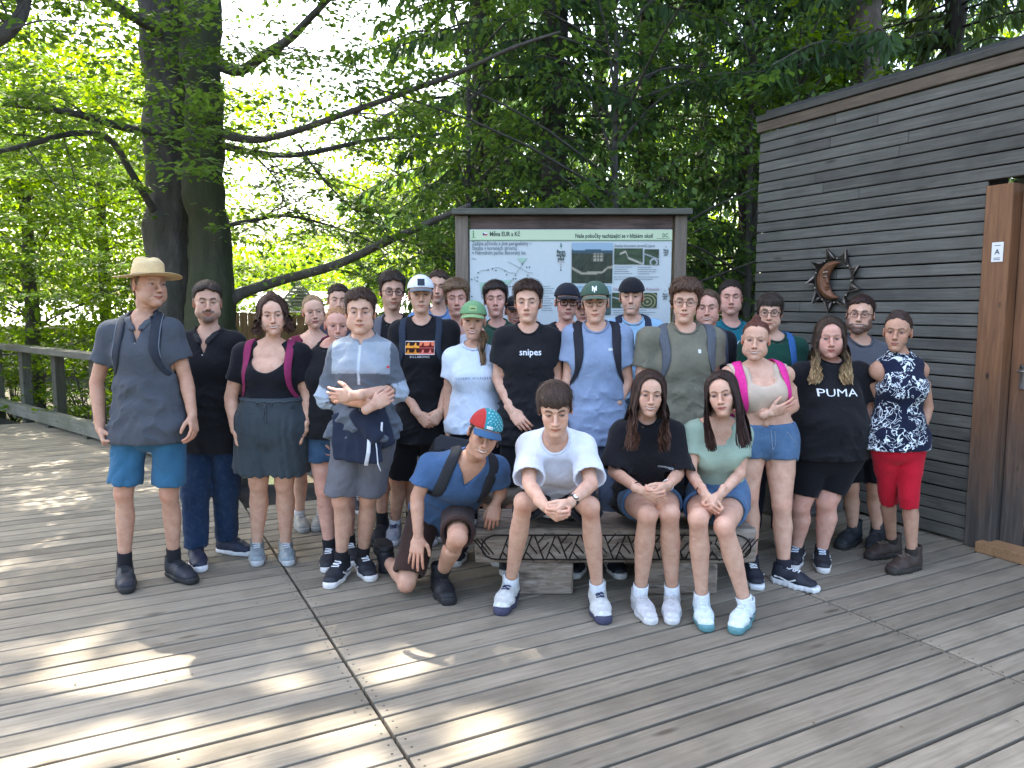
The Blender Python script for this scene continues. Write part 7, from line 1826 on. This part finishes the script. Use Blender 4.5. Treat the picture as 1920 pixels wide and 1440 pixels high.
person(label='boy with round glasses, dark green baseball cap and blue-grey t-shirt', Y=4.55, head=(1116, 567, .97, -3, 1, -2), neck=(1117, 618), sa=(1074, 618), sb=(1166, 618), ea=(1066, 706), eb=(1176, 716), wa=(1050, 775), wb=(1152, 768, -.04), fa=(1044, 810), fb=(1134, 800, -.02), ha=(1095, 800), hb=(1145, 800), seed=18, h=.009, S=dict(skin='fair', hc=(.03, .02, .015), smile=.55, tt=.006, ts=.005, cap=1, jaw=.95), tops=[dict(name='shirt', c=(.235, .30, .42), hem=.10, sleeve=.62, sloose=.020, loose=.85, fold=.006)],
   bots=[dict(name='trousers', c=(.085, .11, .16), len=1.94, mat='denim')], shoes=vans, cap=dict(c=(.055, .095, .065), brim=(.10, .13, .09), text=[('N', .040, (.75, .78, .8), .003), ('Y', .044, (.75, .78, .8), -.004)]), glasses=dict(c=(.05, .05, .045), r=.0016, a=.0215, b=.0205, sq=1.0), pack=dict(c=(.014, .014, .020), label='black backpack of the boy with dark green baseball cap and round glasses', w=.028, a=.115), extra=[ex_badge(.075, -.115, .03, .014, (.55, .6, .65))])
person(label='smiling boy in a backwards black cap and light blue t-shirt', Y=5.15, head=(1184, 556, .98, -4, 0, 0), neck=(1185, 604), sa=(1146, 608), sb=(1228, 608), seed=19, h=.012, hh=.0032, hr=.0052, S=dict(skin='fair', hc=(.03, .02, .015), smile=1.0, teeth=1, tt=.006, ts=.005, cap=1), tops=[dict(name='shirt', c=(.30, .48, .62), hem=.1, fold=.009)], bots=[dict(name='shorts', c=(.05, .06, .08), len=.85)], shoes=vans, cap=dict(c=(.014, .013, .016), back=1), pack=dict(c=(.02, .025, .05), label='navy backpack of the smiling boy with backwards cap', w=.024, a=.10))
person(label='curly-haired boy with glasses in an olive t-shirt with grey backpack straps', Y=4.5, head=(1285, 567, .98, -4, 0, 3), neck=(1284, 620), sa=(1214, 624), sb=(1338, 624), ea=(1200, 724), eb=(1336, 716), wa=(1210, 790), wb=(1330, 790), ha=(1258, 805), hb=(1312, 805), wc=1.12, ww=1.05, seed=20, h=.009, S=dict(skin='fair', hc=(.075, .040, .024), smile=.7, tt=.034, ts=.013, curl=1.0, seed=9, n=700), tops=[dict(name='shirt', c=(.17, .16, .115), hem=.10, sleeve=.60, sloose=.020, loose=.85, fold=.007)],
   bots=[dict(name='shorts', c=(.03, .035, .05), len=.88)], shoes=vans, glasses=dict(c=(.10, .07, .05), r=.0016, a=.023, b=.0195, sq=.9), pack=dict(c=(.085, .095, .11), label='grey backpack of the curly-haired boy in olive', w=.028, a=.125), extra=[ex_badge(.058, -.118, .018, .022, (.65, .65, .65))])
person(label='laughing man with short hair and black jacket behind the olive t-shirt boy', Y=5.15, head=(1327, 577, .98, -6, 2, -2), neck=(1325, 625), sa=(1290, 625), sb=(1362, 630), seed=21, h=.012, hh=.0032, hr=.0052, S=dict(skin='pink', hc=(.09, .055, .035), line='bald', smile=.9, teeth=1, tt=.008, ts=.005, fat=.5), tops=[dict(name='shirt', c=(.014, .014, .018), hem=.1, neck='v')], bots=[dict(name='trousers', c=(.02, .02, .03), len=1.9)], shoes=vans, pack=dict(c=(.05, .055, .075), side='b', label='dark backpack of the laughing man in black', w=.02))
person(label='stocky man in a teal t-shirt at the back in the gap beside the board', Y=5.7, head=(1370, 558, 1.02, 0, 0, 0), neck=(1370, 610), sa=(1325, 618), sb=(1414, 618), wc=1.1, ww=1.2, seed=22, h=.013, hh=.0034, hr=.0055, S=dict(skin='pink', hc=(.025, .018, .014), smile=.1, tt=.012, ts=.006, fat=.7, squint=.8), tops=[dict(name='shirt', c=(.012, .14, .18), hem=.1, text=[('ON', .06, .06, -.13, (.6, .68, .7), {})])], bots=[dict(name='shorts', c=(.03, .03, .04), len=.85)], shoes=vans)
person(label='boy with glasses in a dark green t-shirt with blue backpack strap', Y=4.95, head=(1443, 585, .95, -4, 3, 2), neck=(1450, 636), sa=(1404, 642), sb=(1496, 642), seed=23, h=.012, hh=.0032, hr=.0052, S=dict(skin='fair', hc=(.035, .025, .018), line='fringe', smile=.4, tt=.018, ts=.010, fat=.2), tops=[dict(name='shirt', c=(.012, .060, .040), hem=.1)], bots=[dict(name='trousers', c=(.02, .02, .03), len=1.9)], shoes=vans, glasses=dict(c=(.03, .03, .035), r=.0022, a=.023, b=.018, sq=.7), pack=dict(c=(.03, .12, .32), side='b', a=.10, label='blue backpack of the boy in dark green t-shirt', w=.026))
person(label='woman in a beige crop top and denim shorts with pink backpack straps', Y=4.4, head=(1417, 636, .95, -6, 2, 2), neck=(1421, 690), sa=(1366, 692), sb=(1474, 692), ea=(1385, 770, .06), eb=(1486, 762, .02), wa=(1444, 775, -.14), wb=(1424, 794, -.07), fa=(1482, 762, -.15), fb=(1392, 796, .03), ha=(1404, 822), hb=(1462, 822), ka=(1404, 930), kb=(1466, 948), na=(1409, 1058), nb=(1470, 1068), ta=(1410, 1078), tb=(1518, 1098), seed=24, h=.009, wc=1.08, ww=1.12, wh=1.10, gl=1.12, ga=1.12, bust=1.35, cleav=1, handa='flat', palma=(0, 1, .4), palmb=(0, 1, 0),
   S=dict(fem=1, skin='fair', hc=(.09, .030, .018), smile=.7, teeth=1, hair='tied', line='tied', tt=.007, ts=.004, fat=.4, bun=1, browk=.35), tops=[dict(name='crop_top', c=(.56, .44, .33), neck='square', hem=-.185, sleeve=0, inf=.007, loose=0, fold=.001, dip=.095, mat='tight', h=.006)],
   bots=[dict(name='shorts', c=(.085, .16, .27), len=.34, flare=.012, rise=.10, mat='denim', inf=.012)], shoes=dict(kind='runner', c=(.015, .018, .028), sole=(.74, .76, .76), lace=(.74, .76, .76), stripe=(.7, .72, .72), sock=(.02, .02, .03), sockh=.12), extra=[ex_seams((.30, .36, .44), w=.002)], pack=dict(c=(.72, .030, .26), label='bright pink backpack of the woman in the beige crop top', w=.028, a=.13))
person(label='woman with long ombre hair in black t-shirt with bold white lettering and bike shorts', Y=4.62, head=(1556, 633, .97, 2, 2, 0), neck=(1556, 686), sa=(1503, 690), sb=(1612, 690), ea=(1486, 770, .08), eb=(1628, 768), wa=(1500, 830, .05), wb=(1606, 826), fa=(1505, 860), fb=(1594, 866, -.06), ha=(1522, 850), hb=(1578, 850), ka=(1500, 948), kb=(1550, 942), na=(1494, 1028), nb=(1541, 1032), ta=(1490, 1050), tb=(1542, 1062), seed=25, h=.009, wc=1.18, ww=1.52, wh=1.42, gl=1.34, ga=1.35, belly=.035, bust=1.4, dc=1.2, handb='fist', palmb=(-1, .1, 0),
   S=dict(fem=1, skin='pink', hc=(.05, .032, .022), tip=(.42, .29, .15), smile=-.1, hair='long', line='long', len=.20, wave=.014, frontk=.75, fat=.9, nl=560, fy=.05, squint=.3, browk=.5), tops=[dict(name='shirt', c=BK, hem=.02, sleeve=.72, inf=.012, sloose=.022, loose=.85, fold=.008, text=[('PUMA', .064, -.015, -.150, (.78, .8, .82), dict(sx=1.4))])],
   bots=[dict(name='bike_shorts', c=(.008, .008, .010), len=.78, flare=.004, inf=.006, mat='tight', tight=1, fold=.002)], shoes=dict(vans, lace=(.6, .68, .75), sock=None))
person(label='bearded man with glasses in a grey t-shirt at the hut wall', Y=5.0, head=(1613, 589, 1.0, -8, 0, 4), neck=(1612, 640), sa=(1566, 654), sb=(1660, 654), na=(1600, 995), nb=(1645, 1000), ta=(1594, 1012), tb=(1640, 1022), ha=(1588, 830), hb=(1634, 830), seed=26, h=.012, hh=.0032, hr=.0052, ww=1.1, gl=1.02, S=dict(skin='fair', hc=(.035, .018, .014), beard=3, smile=.8, teeth=1, tt=.012, ts=.006, fat=.3), tops=[dict(name='shirt', c=(.10, .105, .12), hem=.08)], bots=[dict(name='shorts', c=(.012, .012, .016), len=.86, flare=.03)], shoes=dict(kind='boot', c=(.02, .025, .03), sole=(.03, .03, .03), lace=(.05, .05, .06)), glasses=dict(c=(.05, .02, .02), r=.002, a=.023, b=.016, sq=.7))
person(label='woman in a navy floral sleeveless blouse and red capri trousers at the far right', Y=4.5, head=(1683, 622, .93, -12, 0, 2), neck=(1687, 672), sa=(1646, 684), sb=(1726, 684), ea=(1642, 764, .12), eb=(1739, 764), wa=(1644, 836, .16), wb=(1718, 832), fb=(1712, 872, -.06), ha=(1660, 830), hb=(1706, 830), ka=(1666, 922), kb=(1704, 930), na=(1672, 1018), nb=(1710, 1042), ta=(1636, 1038), tb=(1672, 1066), seed=27, h=.009, wc=.88, ww=.86, wh=.90, gl=.80, palmb=(-.4, 1, 0),
   S=dict(fem=1, skin='tan', hc=(.035, .020, .014), hair='tied', line='tied', updo=1, smile=.4, tt=.012, ts=.006, lip=(.42, .16, .14)), tops=[dict(name='blouse', c=(.010, .014, .035), neck='mock', hem=.035, sleeve=0, inf=.010, loose=.35, mat='floral', fold=.006)],
   bots=[dict(name='capri_trousers', c=(.55, .012, .030), len=1.20, flare=.0, inf=.013, tight=1, fold=.004)], shoes=dict(kind='boot', c=(.050, .034, .026), sole=(.035, .03, .025), lace=(.16, .12, .09), sock=(.03, .025, .02), sockh=.11))
# ---- front row
person(label='boy kneeling on one knee in a blue t-shirt, brown shorts and colourful cap', Y=4.05, head=(907, 812, .97, 8, 8, 16), hdy=-.22, neck=(882, 866, -.10), sa=(808, 862, -.05), sb=(932, 868, -.02), ea=(782, 932, -.06), eb=(938, 922, .06), wa=(784, 1006, -.10), wb=(930, 945, .02), fa=(778, 1062, -.16), fb=(920, 990, -.02), ha=(800, 952, .28), hb=(858, 946, .28), ka=(762, 1092, .04), kb=(858, 1008, -.22), na=(722, 1046, .075), nb=(825, 1082), ta=(704, 1022), tb=(832, 1110),
   seed=28, h=.009, ga=1.02, gl=1.0, wc=1.05, ww=1.05, handa='flat', palma=(.0, .55, -1), handb='relaxed', palmb=(0, 1, -.4), ty=0, S=dict(skin='tan', hc=(.035, .02, .013), line='fringe', smile=.8, teeth=1, tt=.008, ts=.006, cap=1, nose=1.1, browk=1), tops=[dict(name='shirt', c=(.050, .105, .21), neck='v', hem=.08, sleeve=.62, sloose=.014, loose=.6, fold=.009)],
   bots=[dict(name='shorts', c=(.045, .024, .019), len=.90, flare=.024, fold=.007)], shoes=dict(kind='boot', c=(.014, .014, .016), sole=(.016, .016, .018), lace=(.02, .02, .02), sock=BK, sockh=.18), noshoe='', foot3=dict(a=V3((0, 0, -1))), cap=dict(c=(.02, .24, .27), c2=(.42, .035, .03), split=-.030, brim=(.035, .10, .20), dots=(.35, .6, .6), text=[('BBD', .018, (.75, .8, .8), -.02)]),
   pack=dict(c=(.016, .018, .022), label='black backpack of the kneeling boy', w=.030, a=.12), extra=[lambda D, J, root, org: obj('pocket_tag', (lambda m: (m.box(J['kb'] * .45 + J['hb'] * .55 + V3((0, 0, .10)) - org + J['fwd'] * .02, (.030, .02, .05), rot(0, 0, 12), .004), m.mesh('pocket_tag'))[1])(MB()), C2((.05, .55, .12), 'green_tag', .6), root)])
person(label='boy in a white t-shirt leaning forward on the bench with folded hands', Y=3.95, head=(1041, 766, .98, 0, 15, -2), hdy=-.34, neck=(1041, 822, -.12), sa=(992, 826, -.05), sb=(1094, 826, -.05), ea=(992, 908, -.30), eb=(1108, 908, -.30), wa=(1022, 950, -.44), wb=(1068, 944, -.44), fa=(1056, 974, -.50), fb=(1030, 974, -.50), ha=(1014, 938, .36), hb=(1075, 938, .36), ka=(982, 942, -.24), kb=(1106, 950, -.24), na=(956, 1098), nb=(1121, 1112), ta=(932, 1150), tb=(1134, 1168),
   seed=29, h=.009, wc=1.02, ww=1.0, gl=.92, ga=.95, handa='clasp', handb='clasp', palma=(.5, .6, .3), palmb=(-.5, .6, .3), S=dict(skin='fair', hc=(.055, .034, .024), line='fringe', smile=.15, tt=.022, ts=.009, curl=.1, browk=.9, squint=.3, n=1700, dl=.006, sweep=.3), tops=[dict(name='shirt', c=(.72, .75, .82), hem=-.03, sleeve=.86, sloose=.028, inf=.012, loose=.8, fold=.008)],
   bots=[dict(name='shorts', c=(.012, .012, .015), len=.86, flare=.030)], shoes=dict(kind='hightop', c=(.60, .60, .56), sole=(.05, .05, .09), lace=(.03, .035, .08), stripe=(.03, .03, .05), sock=WH, sockh=.14, shoesz=1.05), extra=[ex_watch('b', (.015, .015, .018), (.02, .02, .02), .011)])
person(label='laughing girl with long wavy dark hair in a black t-shirt on the bench', Y=4.05, head=(1217, 737, .93, 6, 2, 3), hdy=-.08, neck=(1212, 792), sa=(1166, 802), sb=(1262, 802), ea=(1150, 884, -.05), eb=(1272, 888, -.05), wa=(1204, 921, -.36), wb=(1250, 912, -.36), fa=(1242, 938, -.42), fb=(1216, 938, -.42), ha=(1186, 935, .18), hb=(1244, 935, .18), ka=(1214, 965, -.33), kb=(1255, 962, -.33), na=(1200, 1115), nb=(1260, 1115), ta=(1221, 1162), tb=(1258, 1164), seed=30, h=.009, wc=1.0, gl=.98, ga=.95, bust=.9, handa='clasp', handb='clasp', palma=(.4, .7, .3), palmb=(-.4, .7, .3),
   S=dict(fem=1, skin='mid', hc=(.035, .018, .012), tip=(.085, .04, .025), smile=.95, teeth=1, hair='long', line='long', len=.24, wave=.013, frontk=.8, squint=.7), tops=[dict(name='shirt', c=(.011, .011, .013), hem=.05, sleeve=.95, sloose=.030, inf=.018, loose=.9, fold=.010, text=[('CHAMPION', .013, .070, -.185, (.7, .7, .7), dict(sp=1.2))])],
   bots=[dict(name='shorts', c=(.075, .135, .23), len=.40, flare=.018, mat='denim', rise=.14)], shoes=dict(c=(.56, .55, .54), sole=(.60, .59, .57), lace=(.50, .48, .47), sock=WH, sockh=.13), extra=[ex_watch('b', (.62, .60, .58), (.40, .28, .22), .008), ex_watch('a', (.03, .02, .015), None, .003, .055), ex_cord([(-.055, .02, .03), (-.035, -.05, .105), (.0, -.085, .125), (.035, -.05, .105), (.055, .02, .03)], .0014, (.5, .5, .5))])
person(label='girl with long straight brown hair in a mint green top on the bench', Y=4.05, head=(1354, 738, .93, -10, 0, -10), hdy=-.06, neck=(1345, 792), sa=(1300, 798), sb=(1392, 802), ea=(1296, 888, -.04), eb=(1388, 888, -.04), wa=(1322, 928, -.26), wb=(1350, 928, -.26), fa=(1338, 968, -.34), fb=(1330, 968, -.34), ha=(1316, 940, .18), hb=(1374, 940, .18), ka=(1309, 972, -.35), kb=(1358, 988, -.35), na=(1316, 1126), nb=(1398, 1134), ta=(1324, 1174), tb=(1376, 1178), seed=31, h=.009, wc=.97, gl=.96, ga=.88, bust=1.1, handa='clasp', handb='clasp', palma=(.7, .7, .1), palmb=(-.7, .7, .1),
   S=dict(fem=1, skin='fair', hc=(.032, .018, .014), tip=(.045, .022, .018), smile=.35, hair='long', line='long', len=.23, wave=.002, frontk=.8, part=.012), tops=[dict(name='top', c=(.33, .43, .33), neck='square', hem=-.08, sleeve=.55, inf=.006, loose=.05, sloose=.008, fold=.003, dip=.085, mat='tight', h=.006)],
   bots=[dict(name='shorts', c=(.085, .16, .28), len=.42, flare=.018, mat='denim', rise=.15, inf=.014)], shoes=dict(c=(.62, .70, .69), sole=(.10, .24, .25), lace=(.66, .70, .70), stripe=(.05, .12, .15), sock=WH, sockh=.11), extra=[ex_watch('a', (.03, .02, .018), None, .003, .05)])
def build_people():
    for D in PPL:
        D.setdefault('fast', 0); build_person(D)
build_people()
# belt bag between the black t-shirt woman and the red trousers
def belt_bag():
    c = at(1648, 815, 4.62); R = rot(-10, 0, 0); o = empty('belt_bag', c, label='black belt bag at hip height just left of the red trousers', category='bag')
    f = Field(); f.u(seg((-.055, 0, 0), (.055, 0, .0), .055, .05), .03); f.u(ell((0, -.035, -.01), (.07, .03, .04)), .02); f.build(.008, disp=lambda P: .003 * wnoise(P, 25, 4)); V, Q, T = f.mesh(); obj('bag_body', make_mesh('bag_body', V, Q), C2((.014, .014, .018), 'bag_nylon', .7), o)
    m = MB(); m.tube(smooth_path([(-.05, .02, .03), (-.15, .06, .05), (-.2, .16, .04)], 8), .016, 8, flat=.2); m.tube(smooth_path([(.05, .02, .03), (.09, .08, .05), (.10, .16, .05)], 8), .016, 8, flat=.2); obj('strap', m.mesh('strap', True), C2((.02, .02, .024), 'pack_webbing', .8), o)
    m = MB(); m.tube([(-.05, -.052, .02), (.05, -.052, .02)], .003, 5); obj('zipper', m.mesh('zipper'), C2((.1, .1, .1), 'zip_metal', .4), o)
belt_bag()
